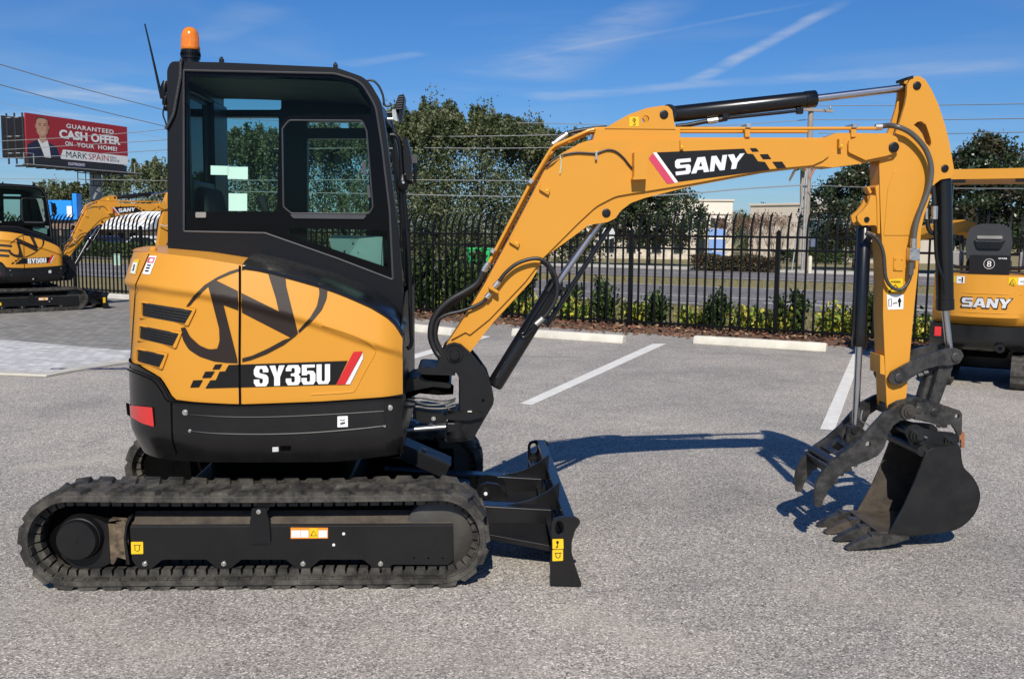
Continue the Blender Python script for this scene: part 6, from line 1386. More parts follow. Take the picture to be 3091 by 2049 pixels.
for q in ([(172,440),(500,492),(492,548),(170,505)], [(160,566),(470,618),(462,672),(155,632)], [(148,692),(440,742),(430,800),(142,760)]):
    decal('vent_grille', Zh, [[[(p[0], p[1], 6) for p in q]]], GRL, lhood, off=0.004)
# its dipper arm hangs down behind the big machine's cab
BT = L(*Za(680,480), BN)
arm2 = [(BT.x-0.05,BT.z+0.30),(BT.x+0.10,BT.z+0.32),(BT.x+0.16,BT.z-0.02),(BT.x+0.06,BT.z-0.45),(BT.x-0.24,BT.z-1.25),(BT.x-0.36,BT.z-1.22),(BT.x-0.20,BT.z-0.30)]
V_, Fc = extrude([arm2], lambda p: (p[0], AN, p[1]), lambda p: (p[0], AF, p[1])); obj('arm', V_, Fc, YEL, lex, 0.02)
bk2 = [(BT.x-0.38,BT.z-1.16),(BT.x-0.20,BT.z-1.22),(BT.x-0.12,BT.z-1.50),(BT.x-0.30,BT.z-1.78),(BT.x-0.62,BT.z-1.80),(BT.x-0.72,BT.z-1.62),(BT.x-0.52,BT.z-1.50)]
V_, Fc = extrude([bk2], lambda p: (p[0], 0.52, p[1]), lambda p: (p[0], 0.96, p[1])); obj('bucket', V_, Fc, BKT, lex, 0.02)
tube('arm_hose', [(BT.x-0.10,0.66,BT.z+0.02),(BT.x+0.02,0.60,BT.z-0.15),(BT.x-0.10,0.58,BT.z-0.42),(BT.x-0.28,0.62,BT.z-0.40)], 0.014, M('pale_hose', (0.45,0.43,0.36), 0.5), lex, 8)
# ---------------------------------------------------------------- small canopy excavator at the right
RX = Vector((*gp(2958,1168),0)); RH = math.radians(61.5)
rex = thing('excavator', 'small yellow excavator with open canopy seen from behind at the right edge', 'excavator', RX+Vector((math.cos(RH),math.sin(RH),0))*0.62, RH-math.pi/2)
# local: x right, y forward, rear of the body at y=-0.72
def rp(name, pts, y0, y1, mat, par=None, bevel=0.01, holes=(), seg=2):
    V_, Fc = extrude([fillet(pts)]+[fillet(h) for h in holes], lambda p: (p[0], y0, p[1]), lambda p: (p[0], y1, p[1])); return obj(name, V_, Fc, mat, par or rex, bevel, seg)
REARY = -0.70
def rear_shell(name, z0, z1, mat, wid, chz=0, out=0.0):
    """curved counterweight: plan is a shallow arc"""
    pl = []; n = 18
    for i in range(n+1):
        t = -1+2*i/n; pl.append((t*wid/2, REARY-out+0.30*abs(t)**2.6))
    V_ = []; Fc = []; rows = 6
    for (x, y) in pl:
        for j in range(rows+1):
            z = z0+(z1-z0)*j/rows; k = (abs(x)/(wid/2))
            if chz and z < z0+chz: y2 = y+0.10*((z0+chz-z)/chz)**1.5
            else: y2 = y
            V_.append((x, y2, z))
    for i in range(n):
        for j in range(rows): a = i*(rows+1)+j; Fc.append((a, a+rows+1, a+rows+2, a+1))
    m_ = len(V_); V_ += [(wid/2,0.55,z0),(wid/2,0.55,z1),(-wid/2,0.55,z0),(-wid/2,0.55,z1)]
    Fc += [(n*(rows+1), m_, m_+1, n*(rows+1)+rows), (0, rows, m_+3, m_+2)]
    Fc.append(tuple(i*(rows+1)+rows for i in range(n+1))+(m_+1, m_+3)); Fc.append(tuple(i*(rows+1) for i in range(n+1))+(m_, m_+2))
    return obj(name, V_, Fc, mat, rex, 0, recalc=True, sharp=40)
rb = rear_shell('rear_hood', 0.70, 1.265, YEL, 1.12, 0.06); rear_shell('counterweight', 0.41, 0.694, BLK, 1.15, 0.10, 0.01)
for zz in (0.845, 1.06): tube('hood_crease', [(t*0.36, REARY+0.30*abs(t*0.36/0.56)**2.6, zz) for t in (-1,-0.5,0,0.5,1)], 0.006, YEL, rb, 6)
wl_ = word('sANy', [1.0,1.15,0.98,1.05], 0.06, quadmap((-0.235,1.008),(0.265,1.008),(-0.235,0.905),(0.245,0.905)))
big_ = word('sANy', [1.0,1.15,0.98,1.05], 0.0, quadmap((-0.25,1.018),(0.282,1.018),(-0.25,0.893),(0.262,0.893)))
for i, (wset, dy, mat, nm) in enumerate(((big_, -0.010, BLV, 'name_outline'), (wl_, -0.016, M('silver_letter', (0.70,0.70,0.72), 0.35, metal=0.3), 'name_lettering'))):
    sheet(nm, [[l[0]] if i == 0 else l for l in wset], lambda a, b_, dy=dy: Vector((a, REARY+dy+0.30*abs(a/0.56)**2.6, b_)), mat, rb)
lathe('hood_lock', (0.40,REARY+0.14,0.955), (0,-1,0), [(0,0.018),(0.006,0.018),(0.006,0.006)], M('lock', (0.25,0.15,0.05), 0.4, metal=0.5), rb, 14)
def rsheet(nm, x0, x1, z0, z1, mat, d=0.006): return sheet(nm, [[[(x0+(x1-x0)*i/4, z0) for i in range(5)]+[(x1-(x1-x0)*i/4, z1) for i in range(5)]]], lambda a, b_: Vector((a, REARY-d+0.30*abs(a/0.56)**2.6, b_)), mat, rb)
for x0 in (-0.40, 0.22):
    rsheet('hazard_sticker', x0, x0+0.09, 1.165, 1.245, STK, 0.004); rsheet('distance_sticker', x0+0.095, x0+0.18, 1.165, 1.245, WHT, 0.004)
    tube('hazard_triangle', [(x0+0.015,REARY-0.010+0.30*abs(x0/0.56)**2.6-0.0,1.18),(x0+0.045,REARY-0.010+0.30*abs(x0/0.56)**2.6,1.23),(x0+0.075,REARY-0.010+0.30*abs(x0/0.56)**2.6,1.18),(x0+0.015,REARY-0.010+0.30*abs(x0/0.56)**2.6,1.18)], 0.004, BLV, rb, 5, smooth_path=False)
    rsheet('distance_figure', x0+0.15, x0+0.163, 1.175, 1.235, BLV, 0.007); rsheet('distance_arrow', x0+0.115, x0+0.145, 1.20, 1.207, BLV, 0.007)
for x in (-0.475, 0.475): box('tail_reflector', (x,REARY+0.155,0.60), (0.075,0.03,0.11), RED, rex, 0.006)
lathe('tow_eye', (0.18,REARY-0.01,0.46), (0,-1,0), [(0,0.05),(0.02,0.05),(0.02,0.022),(0.0,0.022)], BLKM, rex, 20)
# seat, battery box, rails
bb = rp('battery_box', [(-0.195,1.268),(0.215,1.268),(0.215,1.48,0.01),(-0.195,1.48,0.01)], -0.50, -0.20, BLKM, None, 0.008)
tube('chalk_ring', [(0.01+0.055*math.cos(a), -0.503, 1.385+0.055*math.sin(a)) for a in [i*0.524 for i in range(13)]], 0.0025, WHT, bb, 5)
print_text('chalk_number', '8', (-0.012,1.352,0.032,1.418), lambda a, b_: Vector((a, -0.503, b_)), WHT, bb)
print_text('stock_number', '0TA98', (0.10,1.440,0.185,1.456), lambda a, b_: Vector((a, -0.503, b_)), WHT, bb, 0.03)
rp('seat_back', [(-0.24,1.40,0.05),(0.20,1.40,0.05),(0.225,1.62,0.1),(0.19,1.80,0.09),(0.08,1.835,0.08),(-0.11,1.835,0.08),(-0.225,1.79,0.09),(-0.255,1.62,0.1)], -0.30, -0.18, M('seat_plastic', (0.030,0.031,0.033), 0.5, var=0.1), None, 0.03, seg=3)
rp('seat_pouch', [(-0.17,1.66,0.02),(-0.13,1.55,0.04),(0.11,1.55,0.04),(0.16,1.66,0.02),(0.12,1.63,0.03),(-0.13,1.63,0.03)], -0.325, -0.29, BLK, None, 0.008)
rp('seat_handle', [(-0.14,1.665,0.01),(0.12,1.665,0.01),(0.12,1.70,0.01),(-0.14,1.70,0.01)], -0.315, -0.295, M('seat_trim', (0.25,0.24,0.22), 0.3), None, 0.006)
rp('seat_base', [(-0.24,1.30),(0.22,1.30),(0.22,1.42,0.03),(-0.24,1.42,0.03)], -0.30, 0.15, SEATM, None, 0.03)
for sg in (-1, 1):
    tube('guard_rail', [(sg*0.20,-0.46,1.34),(sg*0.34,-0.46,1.345),(sg*0.44,-0.45,1.40),(sg*0.49,-0.44,1.55),(sg*0.50,-0.40,2.30)], 0.022, BLK, rex, 10)
    box('canopy_post', (sg*0.50,0.42,1.78), (0.05,0.06,1.10), BLK, rex, 0.012)
    box('side_console', (sg*0.36,0.05,1.42), (0.12,0.40,0.20), M('console_plastic', (0.28,0.28,0.27), 0.5), rex, 0.02)
    tube('control_lever', [(sg*0.34,0.12,1.50),(sg*0.34,0.15,1.62),(sg*0.33,0.14,1.70)], lambda t: 0.010+0.014*t, SEATM, rex, 8)
cp = rp('canopy_roof', [(-0.60,2.325,0.02),(0.60,2.325,0.02),(0.60,2.40,0.04),(0.56,2.436,0.04),(-0.56,2.436,0.04),(-0.60,2.40,0.04)], -0.62, 0.62, YEL, None, 0.012, seg=3)
for x in (-0.36, 0.30): box('roof_vent', (x,-0.55,2.305), (0.16,0.12,0.03), BLKM, rex, 0.004)
box('cab_deck', (0,0.35,1.0), (0.96,0.5,0.10), BLKM, rex, 0.02); box('under_body', (0,0.0,0.42), (0.50,0.9,0.20), VOID, rex, 0.03)
def small_track(x0):
    b9 = MB(); r = 0.17; hl_ = 0.60; n = 60; per = 4*hl_+2*math.pi*r
    def tp(s, off):
        s %= per
        if s < 2*hl_: return (-hl_+s, r-r-off+0.0, (1,0))
        s -= 2*hl_
        if s < math.pi*r: a = -math.pi/2+s/r; return (hl_+(r+off)*math.cos(a), r+(r+off)*math.sin(a), None)
        s -= math.pi*r
        if s < 2*hl_: return (hl_-s, 2*r+off, None)
        s -= 2*hl_; a = math.pi/2+s/r; return (-hl_+(r+off)*math.cos(a), r+(r+off)*math.sin(a), None)
    V_ = []; Fc = []
    for i in range(n*2):
        off = 0.012 if (i//2) % 2 else -0.004
        for o_, x in ((off,x0),(off,x0+0.23),(-0.035,x0+0.23),(-0.035,x0)):
            y, z, _ = tp(per*i/(2*n), o_); V_.append((x, y, z+0.013))
    k = n*2
    for i in range(k):
        for j in range(4): a = i*4+j; b_ = i*4+(j+1) % 4; c_ = ((i+1) % k)*4+(j+1) % 4; d = ((i+1) % k)*4+j; Fc.append((a,b_,c_,d))
    b9.add(V_, Fc); b9.build('rubber_track', RUB, rex, recalc=True)
    for y in (-hl_, hl_): lathe('track_wheel', (x0+0.02,y,r+0.013), (1,0,0), [(0,0.06),(0,0.13),(0.19,0.13),(0.19,0.06)], M('idler_iron', (0.035,0.033,0.03), 0.5), rex, 24)
    box('track_frame', (x0+0.115,0,r+0.02), (0.12,1.1,0.14), BLKM, rex, 0.02)
small_track(-0.53); small_track(0.30)
box('dozer_blade', (0,1.05,0.16), (1.06,0.05,0.28), BLK, rex, 0.02)
# its boom, swung to the left
bp_ = [(0.02,0.72,0.75),(-0.02,0.80,1.20),(-0.14,0.98,1.62),(-0.40,1.22,1.80),(-0.80,1.40,1.76),(-1.30,1.55,1.62)]
def beam(name, pts, w, hs, mat, par):
    V_ = []; Fc = []; P = smoothc(pts, 4); n = len(P)
    for i, p in enumerate(P):
        d = (P[min(i+1, n-1)]-P[max(i-1, 0)]).normalized(); sd = Vector((0.55,-0.83,0)).normalized(); sd = (sd-d*sd.dot(d)).normalized(); up_ = sd.cross(d).normalized(); h_ = hs*(1-0.35*i/n)
        for a, b_ in ((-1,-1),(1,-1),(1,1),(-1,1)): V_.append(p+sd*(a*w/2)+up_*(b_*h_/2))
    for i in range(n-1):
        for j in range(4): Fc.append((i*4+j, i*4+(j+1) % 4, (i+1)*4+(j+1) % 4, (i+1)*4+j))
    Fc += [(3,2,1,0), tuple((n-1)*4+j for j in range(4))]; return obj(name, V_, Fc, mat, par, 0.008, recalc=True)
bo = beam('boom', bp_, 0.12, 0.24, YEL, rex)
box('swing_post', (0.02,0.66,0.72), (0.22,0.22,0.40), BLK, rex, 0.03)
BO_ = Vector((-0.62,1.325,1.775))+Vector((0.55,-0.83,0)).normalized()*0.068; BU_ = Vector((0.91,-0.41,0.09)).normalized()
bd = lambda u, v, d=0.0: BO_+BU_*u+Vector((0,0,v))+Vector((0.55,-0.83,0)).normalized()*d
sheet('name_band', [[[(-0.06,-0.05),(0.22,-0.05),(0.22,0.05),(-0.10,0.05)]]], bd, BLV, bo)
for du, dv in ((-0.13,0.035),(-0.15,0.0),(-0.13,-0.035)): sheet('name_checker', [[[(du-0.012,dv-0.012),(du+0.014,dv-0.012),(du+0.012,dv+0.012),(du-0.014,dv+0.012)]]], bd, BLV, bo)
sheet('name_lettering', word('sANy', [1.0,1.15,0.98,1.05], 0.06, quadmap((-0.04,0.03),(0.20,0.03),(-0.04,-0.03),(0.20,-0.03))), lambda a, b_: bd(a, b_, 0.004), WHT, bo)
rod('boom_cylinder', (0.0,0.95,0.85), (-0.18,1.12,1.50), 0.04, BLK, rex)
rod('dipper_arm', (-1.30,1.55,1.62), (-1.42,1.60,0.72), 0.07, YEL, rex, 8)
# ================================================================== BILLBOARD
BBR = M('billboard_red', (0.34,0.020,0.030), 0.6, var=0.05); BBW = M('billboard_white', (0.78,0.78,0.77), 0.6, var=0.03); NAVY = M('billboard_navy', (0.015,0.022,0.055), 0.6, var=0.1); SKIN = M('billboard_skin', (0.55,0.30,0.20), 0.6, var=0.1); BBK = M('billboard_black', (0.02,0.02,0.022), 0.6); HAIR = M('billboard_hair', (0.10,0.06,0.035), 0.6); BBG = M('billboard_grey', (0.25,0.25,0.25), 0.6)
STEEL = M('dark_steelwork', (0.022,0.023,0.026), 0.6, var=0.2); GALV = M('galvanised', (0.36,0.37,0.37), 0.5, metal=0.5, var=0.2)
bA, bB = at(76,340,101), at(384,384,114)                 # top left, top right of the printed face
bA0 = at(76,462,101)
ux = Vector((bB.x-bA.x, bB.y-bA.y, 0)); BW = ux.length; ang = math.atan2(ux.y, ux.x); BH_ = 3.6; ztop = bA.z; zbot = ztop-BH_-0.75
bbd = thing('billboard', 'large red and white real estate billboard on a single steel pole', 'billboard', ((bA.x+bB.x)/2,(bA.y+bB.y)/2,gz(107)), ang)
z0_ = -gz(107)
bz = lambda v: zbot-gz(107)+0.0+v
FHT = ztop-zbot
pan = box('printed_panel', (0,0.10,bz(FHT/2)), (BW,0.16,FHT), BBR, bbd, 0.02)
T3 = lambda u, v, d=0.0: Vector((-BW/2+u*BW, 0.015-d, bz(v*FHT)))
def bsh(nm, pts, mat, d): return sheet(nm, [[fillet(pts)]], lambda a, b_: T3(a, b_, d), mat, pan)
bsh('white_band', [(0.30,0.004),(0.997,0.004),(0.997,0.235),(0.33,0.235)], BBW, 0.010)
bsh('figure_suit', [(0.0,0.005),(0.01,0.27),(0.06,0.35),(0.10,0.40),(0.19,0.38),(0.27,0.28),(0.31,0.005)], NAVY, 0.014)
bsh('figure_shirt', [(0.145,0.005),(0.10,0.40),(0.118,0.43),(0.19,0.41),(0.205,0.25),(0.215,0.005)], BBW, 0.018)
bsh('figure_neck', [(0.115,0.40),(0.14,0.33),(0.18,0.40),(0.178,0.52),(0.118,0.52)], SKIN, 0.022)
bsh('figure_head', [(0.09,0.72,0.03),(0.095,0.58,0.05),(0.125,0.47,0.04),(0.165,0.47,0.04),(0.195,0.58,0.05),(0.20,0.74,0.03),(0.195,0.90,0.05),(0.145,0.95,0.06),(0.095,0.89,0.05)], SKIN, 0.026)
bsh('figure_hair', [(0.088,0.76),(0.088,0.88,0.03),(0.11,0.945,0.04),(0.145,0.958,0.03),(0.18,0.945,0.04),(0.203,0.89,0.03),(0.203,0.76),(0.196,0.87,0.02),(0.172,0.915,0.02),(0.118,0.915,0.02),(0.097,0.87,0.02)], HAIR, 0.030)
SHD = M('billboard_shade', (0.40,0.19,0.12), 0.6)
bsh('figure_cheek', [(0.172,0.86,0.02),(0.198,0.86,0.02),(0.198,0.60,0.04),(0.165,0.475,0.02),(0.150,0.475),(0.178,0.58,0.04),(0.182,0.72,0.03)], SHD, 0.028)
bsh('figure_jaw', [(0.118,0.52),(0.125,0.475,0.02),(0.165,0.475,0.02),(0.176,0.52),(0.165,0.50,0.02),(0.128,0.50,0.02)], SHD, 0.0285)
for uu in (0.122, 0.168): bsh('figure_brow', [(uu-0.014,0.785),(uu+0.014,0.79),(uu+0.012,0.802),(uu-0.012,0.798)], HAIR, 0.032)
for uu in (0.086, 0.203): bsh('figure_ear', [(uu-0.006,0.68,0.01),(uu+0.006,0.66,0.01),(uu+0.007,0.76,0.01),(uu-0.006,0.76,0.01)], SHD, 0.020)
bsh('figure_lapel', [(0.10,0.40),(0.075,0.36),(0.10,0.20),(0.148,0.006),(0.158,0.006),(0.118,0.30)], BBK, 0.020)
for uu in (0.125, 0.168): bsh('figure_eye', [(uu-0.010,0.745),(uu+0.010,0.745),(uu+0.008,0.765),(uu-0.008,0.765)], HAIR, 0.030)
bsh('figure_mouth', [(0.125,0.60),(0.145,0.585),(0.168,0.60),(0.145,0.575)], BBW, 0.030); bsh('figure_nose', [(0.14,0.68),(0.152,0.68),(0.146,0.72)], M('billboard_shade', (0.40,0.19,0.12), 0.6), 0.030)
def btxt(t, x0, y0, x1, y1, mat, off=0.02, sp=1.0): print_text('billboard_text', t, (x0,y0,x1,y1), lambda a, b_: T3(a, b_, 0.022), mat, pan, off, sp)
btxt('GUARANTEED', 0.37, 0.765, 0.85, 0.875, BBW, 0.022, 1.15); btxt('CASH', 0.30, 0.50, 0.575, 0.715, BBW, 0.045); btxt('OFFER', 0.61, 0.50, 0.92, 0.715, BBW, 0.045); btxt('ON', 0.355, 0.335, 0.425, 0.445, BBW, 0.025, 1.05); btxt('YOUR', 0.465, 0.335, 0.64, 0.445, BBW, 0.025, 1.05); btxt('HOME!', 0.68, 0.335, 0.88, 0.445, BBW, 0.025, 1.05)
btxt('MARK', 0.36, 0.055, 0.565, 0.205, BBK, 0.0); btxt('SPAIN', 0.58, 0.055, 0.785, 0.205, M('billboard_text_red', (0.42,0.03,0.03), 0.6), 0.0); btxt('REAL', 0.80, 0.135, 0.87, 0.19, BBG); btxt('ESTATE', 0.80, 0.055, 0.90, 0.11, BBG)
# structure below and behind
box('apron_beam', (0,0.10,bz(-0.45)), (BW*0.97,0.10,0.75), STEEL, bbd, 0.01)
op = box('owner_plate', (-BW*0.04,0.03,bz(-0.42)), (BW*0.17,0.03,0.52), M('owner_plate', (0.06,0.045,0.10), 0.5), bbd, 0)
print_text('owner_text', 'OUTFRONT/', (-BW*0.04-1.15,bz(-0.56),-BW*0.04+1.15,bz(-0.28)), lambda a, b_: Vector((a,0.012,b_)), BBW, op, 0.02)
for yy in (-0.25, -0.95): tube('catwalk_rail', [(-BW*0.56,yy,bz(-0.92)),(BW*0.53,yy,bz(-0.92))], 0.07, GALV, bbd, 6, smooth_path=False)
box('catwalk', (0,-0.55,bz(-1.02)), (BW*1.08,0.9,0.06), STEEL, bbd, 0)
for i in range(12): box('catwalk_bracket', (-BW*0.5+i*BW/11,0.4,bz(-1.0)), (0.12,2.4,0.18), STEEL, bbd, 0)
for k in (-1, 1):
    for zz in (-0.9, 0.2): tube('end_rail', [(k*BW*0.50,-0.9,bz(zz)),(k*BW*0.585,-0.9,bz(zz))], 0.05, GALV, bbd, 6, smooth_path=False)
    for xx in (0.50, 0.585): tube('end_post', [(k*BW*xx,-0.9,bz(-0.95)),(k*BW*xx,-0.9,bz(0.22))], 0.05, GALV, bbd, 6, smooth_path=False)
R2 = Matrix.Rotation(math.radians(-14),3,'Z')
box('rear_panel', (0.9,3.0,bz(FHT/2)), (BW,0.14,FHT), STEEL, bbd, 0.02, rot=R2)
for i in range(5):
    for sgn, zz in ((1,0.3),(1,2.0),(1,3.9)): tube('truss_bar', [(-BW*0.5+0.02,0.25+i*0.55,bz(zz)),(-BW*0.5-0.1,0.8+i*0.55,bz(zz))], 0.06, GALV if i % 2 else STEEL, bbd, 6, smooth_path=False)
for yy in (0.4, 1.5, 2.6): tube('truss_post', [(-BW*0.5+0.05,yy,bz(-0.8)),(-BW*0.5-0.02,yy,bz(FHT))], 0.09, STEEL, bbd, 6, smooth_path=False)
box('torsion_beam', (0.6,1.4,bz(-0.55)), (BW*0.9,0.9,0.8), STEEL, bbd, 0.03)
pxl = 3.4
rod('pole', (pxl,1.4,-0.4), (pxl,1.4,bz(-0.2)), 0.62, M('pole_steel', (0.22,0.24,0.25), 0.5, metal=0.3, var=0.25, vs=1.5), bbd, 24)
for i in range(7):
    x = pxl-4.2+i*1.1; tube('service_rail', [(x,-0.3,bz(-2.6)),(x,-0.3,bz(-1.2))], 0.05, STEEL, bbd, 5, smooth_path=False)
for zz in (-2.6, -2.0, -1.3): tube('service_rail', [(pxl-4.2,-0.3,bz(zz)),(pxl+2.4,-0.3,bz(zz))], 0.05, STEEL, bbd, 5, smooth_path=False)
# ================================================================== BUILDINGS
STUC = M('pale_stucco', (0.72,0.67,0.57), 0.9, var=0.06, vs=0.3); STUC2 = M('tan_stucco', (0.60,0.53,0.43), 0.9, var=0.08, vs=0.4); STONE = M('stone_facing', (0.55,0.48,0.38), 0.9, var=0.35, vs=2.5, bump=0.5, bs=6)
WGL = M('dark_window', (0.015,0.020,0.022), 0.12, var=0.3, vs=0.4); WFR = M('window_frame', (0.45,0.44,0.42), 0.5)
def bwin(par, x0, x1, z0, z1, y=0.0, split=1, mat=WGL):
    w_ = box('window', ((x0+x1)/2,y-0.03,(z0+z1)/2), (x1-x0,0.06,z1-z0), WFR, par, 0)
    n = split
    for i in range(n):
        a = x0+(x1-x0)*i/n+0.05; b_ = x0+(x1-x0)*(i+1)/n-0.05
        box('pane', ((a+b_)/2,y-0.07,(z0+z1)/2), (b_-a,0.03,z1-z0-0.1), mat, w_, 0)
def block(par, x0, x1, y0, y1, z1, mat, parapet=0.5, name='wall'):
    o = box(name, ((x0+x1)/2,(y0+y1)/2,z1/2-0.5), (x1-x0,y1-y0,z1+1.0), mat, par, 0.05)
    box('cornice', ((x0+x1)/2,(y0+y1)/2,z1+0.02), (x1-x0+0.3,y1-y0+0.3,0.22), STUC2, par, 0.03); return o
# left block: V x 1470..1690; glass-fronted block: V 1732..1990
pL, pR = at(1270*VV,560*VV,112), at(1690*VV,560*VV,108)
b1 = thing('office_building', 'pale two storey office block under the middle of the boom', 'building', (pR.x,pR.y,gz(110)), math.radians(-8))
W1_ = (pR-pL).length; hB = at(1660*VV,463*VV,108).z-gz(108)
block(b1, -W1_, 0, 0, 16, hB, STUC)
box('stone_base', (-W1_/2,-0.06,1.2), (W1_,0.12,3.2), STONE, b1, 0)
for x in (-16.8,-13.7,-10.6,-7.4,-4.6,-1.5): bwin(b1, x-0.9, x+0.9, hB-3.0, hB-1.9, -0.01, 3)
for x in (-18,-15.8,-13.4,-11,-8.2,-5.8,-3.4,-1.2): bwin(b1, x-0.55, x+0.55, 0.6, 2.3, -0.13, 1)
box('string_course', (-W1_/2,-0.07,hB-1.45), (W1_,0.14,0.14), STUC2, b1, 0)
pL, pR = at(1730*VV,560*VV,104), at(2040*VV,560*VV,92)
b3 = thing('office_building', 'tan office block with tall glass front left of the dipper arm', 'building', (pL.x,pL.y,gz(104)), math.atan2(pR.y-pL.y,pR.x-pL.x)); W3 = (pR-pL).length
hB3 = at(1740*VV,474*VV,104).z-gz(104)
block(b3, 0, W3, 0, 14, hB3, STUC2)
box('stone_base', (3.6,-0.06,1.9), (7.2,0.12,4.4), STONE, b3, 0)
box('roof_box', (6.8,3.0,hB3+0.55), (2.2,1.6,1.2), M('roof_unit', (0.72,0.72,0.72), 0.7), b3, 0.03)
gf = box('glass_front', (9.3,-0.10,2.6), (4.2,0.14,4.6), M('green_glass', (0.05,0.085,0.085), 0.15, var=0.3, vs=0.5), b3, 0)
for i in range(5): box('mullion', (7.3+i*1.0,-0.20,2.6), (0.09,0.06,4.6), WFR, gf, 0)
for z in (0.6,1.8,3.1,4.3): box('transom', (9.3,-0.235,z), (4.2,0.01,0.09), WFR, gf, 0)
box('entrance_canopy', (9.6,-1.2,2.3), (4.6,2.4,0.25), STUC, b3, 0.03)
for x in (12.6, 14.6, 16.6): bwin(b3, x-0.7, x+0.7, 0.6, 2.2, -0.01, 2)
# blue monument sign
ps = at(1655*VV,588*VV,62)
sg_ = thing('monument_sign', 'light blue and white upright sign in front of the office block', 'sign', (ps.x,ps.y,gz(62)), math.radians(-5))
box('sign_body', (0,0,1.15), (1.05,0.3,2.1), M('sign_blue', (0.20,0.34,0.68), 0.5, var=0.05), sg_, 0.02); box('sign_stripe', (0,-0.16,1.62), (1.05,0.03,0.16), WHT, sg_, 0); box('sign_base', (0,0,0.0), (1.15,0.4,0.3), SIDEW, sg_, 0.02)
box('sign_print', (0.05,-0.16,0.85), (0.7,0.02,0.12), WHT, sg_, 0)
# store with pale awning, blue fascia
pL, pR = at(205*VV,530*VV,72.5), at(352*VV,530*VV,71)
b4 = thing('store_building', 'low storefront with white metal awning roof behind the left fence', 'building', (pL.x,pL.y,gz(73)), math.atan2(pR.y-pL.y,pR.x-pL.x)); W4 = (pR-pL).length
box('wall', (W4/2,3,1.3), (W4,6,2.9), M('cream_wall', (0.62,0.52,0.36), 0.9, var=0.06), b4, 0.02)
AWN = M('white_awning', (0.76,0.76,0.75), 0.5, var=0.04)
zt = at(270*VV,488*VV,73).z-gz(73)
obj('awning_roof', [(-0.2,-1.0,zt-1.25),(W4+0.2,-1.0,zt-1.25),(W4+0.2,1.2,zt),(-0.2,1.2,zt),(-0.2,6,zt),(W4+0.2,6,zt),(-0.2,6,zt-0.4),(W4+0.2,6,zt-0.4),(-0.2,-1.0,zt-1.4),(W4+0.2,-1.0,zt-1.4)], [(0,1,2,3),(3,2,5,4),(8,9,1,0),(8,0,3,4,6),(9,7,5,2,1),(6,7,9,8),(4,5,7,6)], AWN, b4, 0, recalc=True, smooth=False)
for i in range(14): box('awning_seam', (i*W4/13,-0.0,zt-0.60), (0.05,2.45,0.05), AWN, b4, 0, rot=Matrix.Rotation(math.radians(29.5),3,'X'))
for x in (0.9, 1.9, 2.9, 3.9): 
    if x < W4-0.4: bwin(b4, x-0.35, x+0.35, 0.5, 1.8, -0.01, 1)
pS = at(110*VV,530*VV,68); pE = at(172*VV,530*VV,68)
b9_ = thing('store_building', 'small store with bright blue sign fascia left of the boom', 'building', (pS.x,pS.y,gz(68)), math.atan2(pE.y-pS.y,pE.x-pS.x)); W9 = (pE-pS).length
zA = at(140*VV,463*VV,68).z-gz(68); zB = at(140*VV,508*VV,68).z-gz(68)
box('wall', (W9/2,2.5,zB/2), (W9+0.6,5,zB), M('brown_wall', (0.22,0.15,0.11), 0.9), b9_, 0.02)
SB = M('bright_blue', (0.008,0.26,0.80), 0.5, var=0.04)
box('blue_fascia', (W9/2,0.2,(zA+zB)/2), (W9,1.0,zA-zB), SB, b9_, 0.02); box('blue_pylon', (W9+0.15,0.2,(zA+zB)/2+0.25), (0.3,0.8,zA-zB+0.45), SB, b9_, 0.02); box('white_badge', (W9-0.15,-0.33,(zA+zB)/2-0.1), (0.35,0.05,0.75), WHT, b9_, 0)
for x in (0.5, 1.3): bwin(b9_, x-0.3, x+0.3, 0.4, zB-0.6, -0.01, 1)
# ================================================================== POLES AND WIRES
pp = at(1857*VV,628*VV,47)
pole = thing('utility_pole', 'tall utility pole with crossarms rising behind the boom', 'utility pole', (pp.x,pp.y,0), 0.3)
ph = at(2476,318,47).z
rod('pole_shaft', (0,0,-0.3), (0,0,ph), 0.17, M('pole_wood', (0.30,0.25,0.21), 0.9, var=0.2, vs=3), pole, 14, r1=0.12)
rod('riser_pipe', (-0.20,-0.12,0), (-0.15,-0.10,5.0), 0.07, GALV, pole, 8); rod('guy_guard', (-0.75,-0.1,0.0), (-0.16,-0.1,5.2), 0.035, GALV, pole, 6)
for z in (ph-0.25, ph-2.0): 
    box('crossarm', (0.25,-0.15,z), (1.7,0.10,0.12), M('pole_wood', (0.30,0.25,0.21), 0.9), pole, 0.01)
    for x in (-0.5, 0.95): lathe('insulator', (x,-0.15,z+0.06), (0,0,1), [(0,0.04),(0.06,0.06),(0.08,0.04),(0.14,0.05),(0.2,0.02)], GALV, pole, 8)
for sgn in (-1, 1): tube('cable_bracket', [(0,-0.1,4.4),(sgn*0.35,-0.1,4.95),(sgn*1.1,-0.1,5.1)], 0.05, M('orange_bracket', (0.38,0.14,0.08), 0.7), pole, 6)
rod('meter_box', (0.28,-0.2,1.2), (0.28,-0.2,1.6), 0.16, M('meter_blue', (0.10,0.13,0.2), 0.6), pole, 6)
bo_ = at(1870*VV,625*VV,45); tag(lathe('bollard', (bo_.x,bo_.y,0), (0,0,1), [(0,0.09),(0.75,0.09),(0.8,0.06)], M('cream_bollard', (0.6,0.55,0.42), 0.8), None, 12), 'short cream post standing at the foot of the utility pole', 'post')
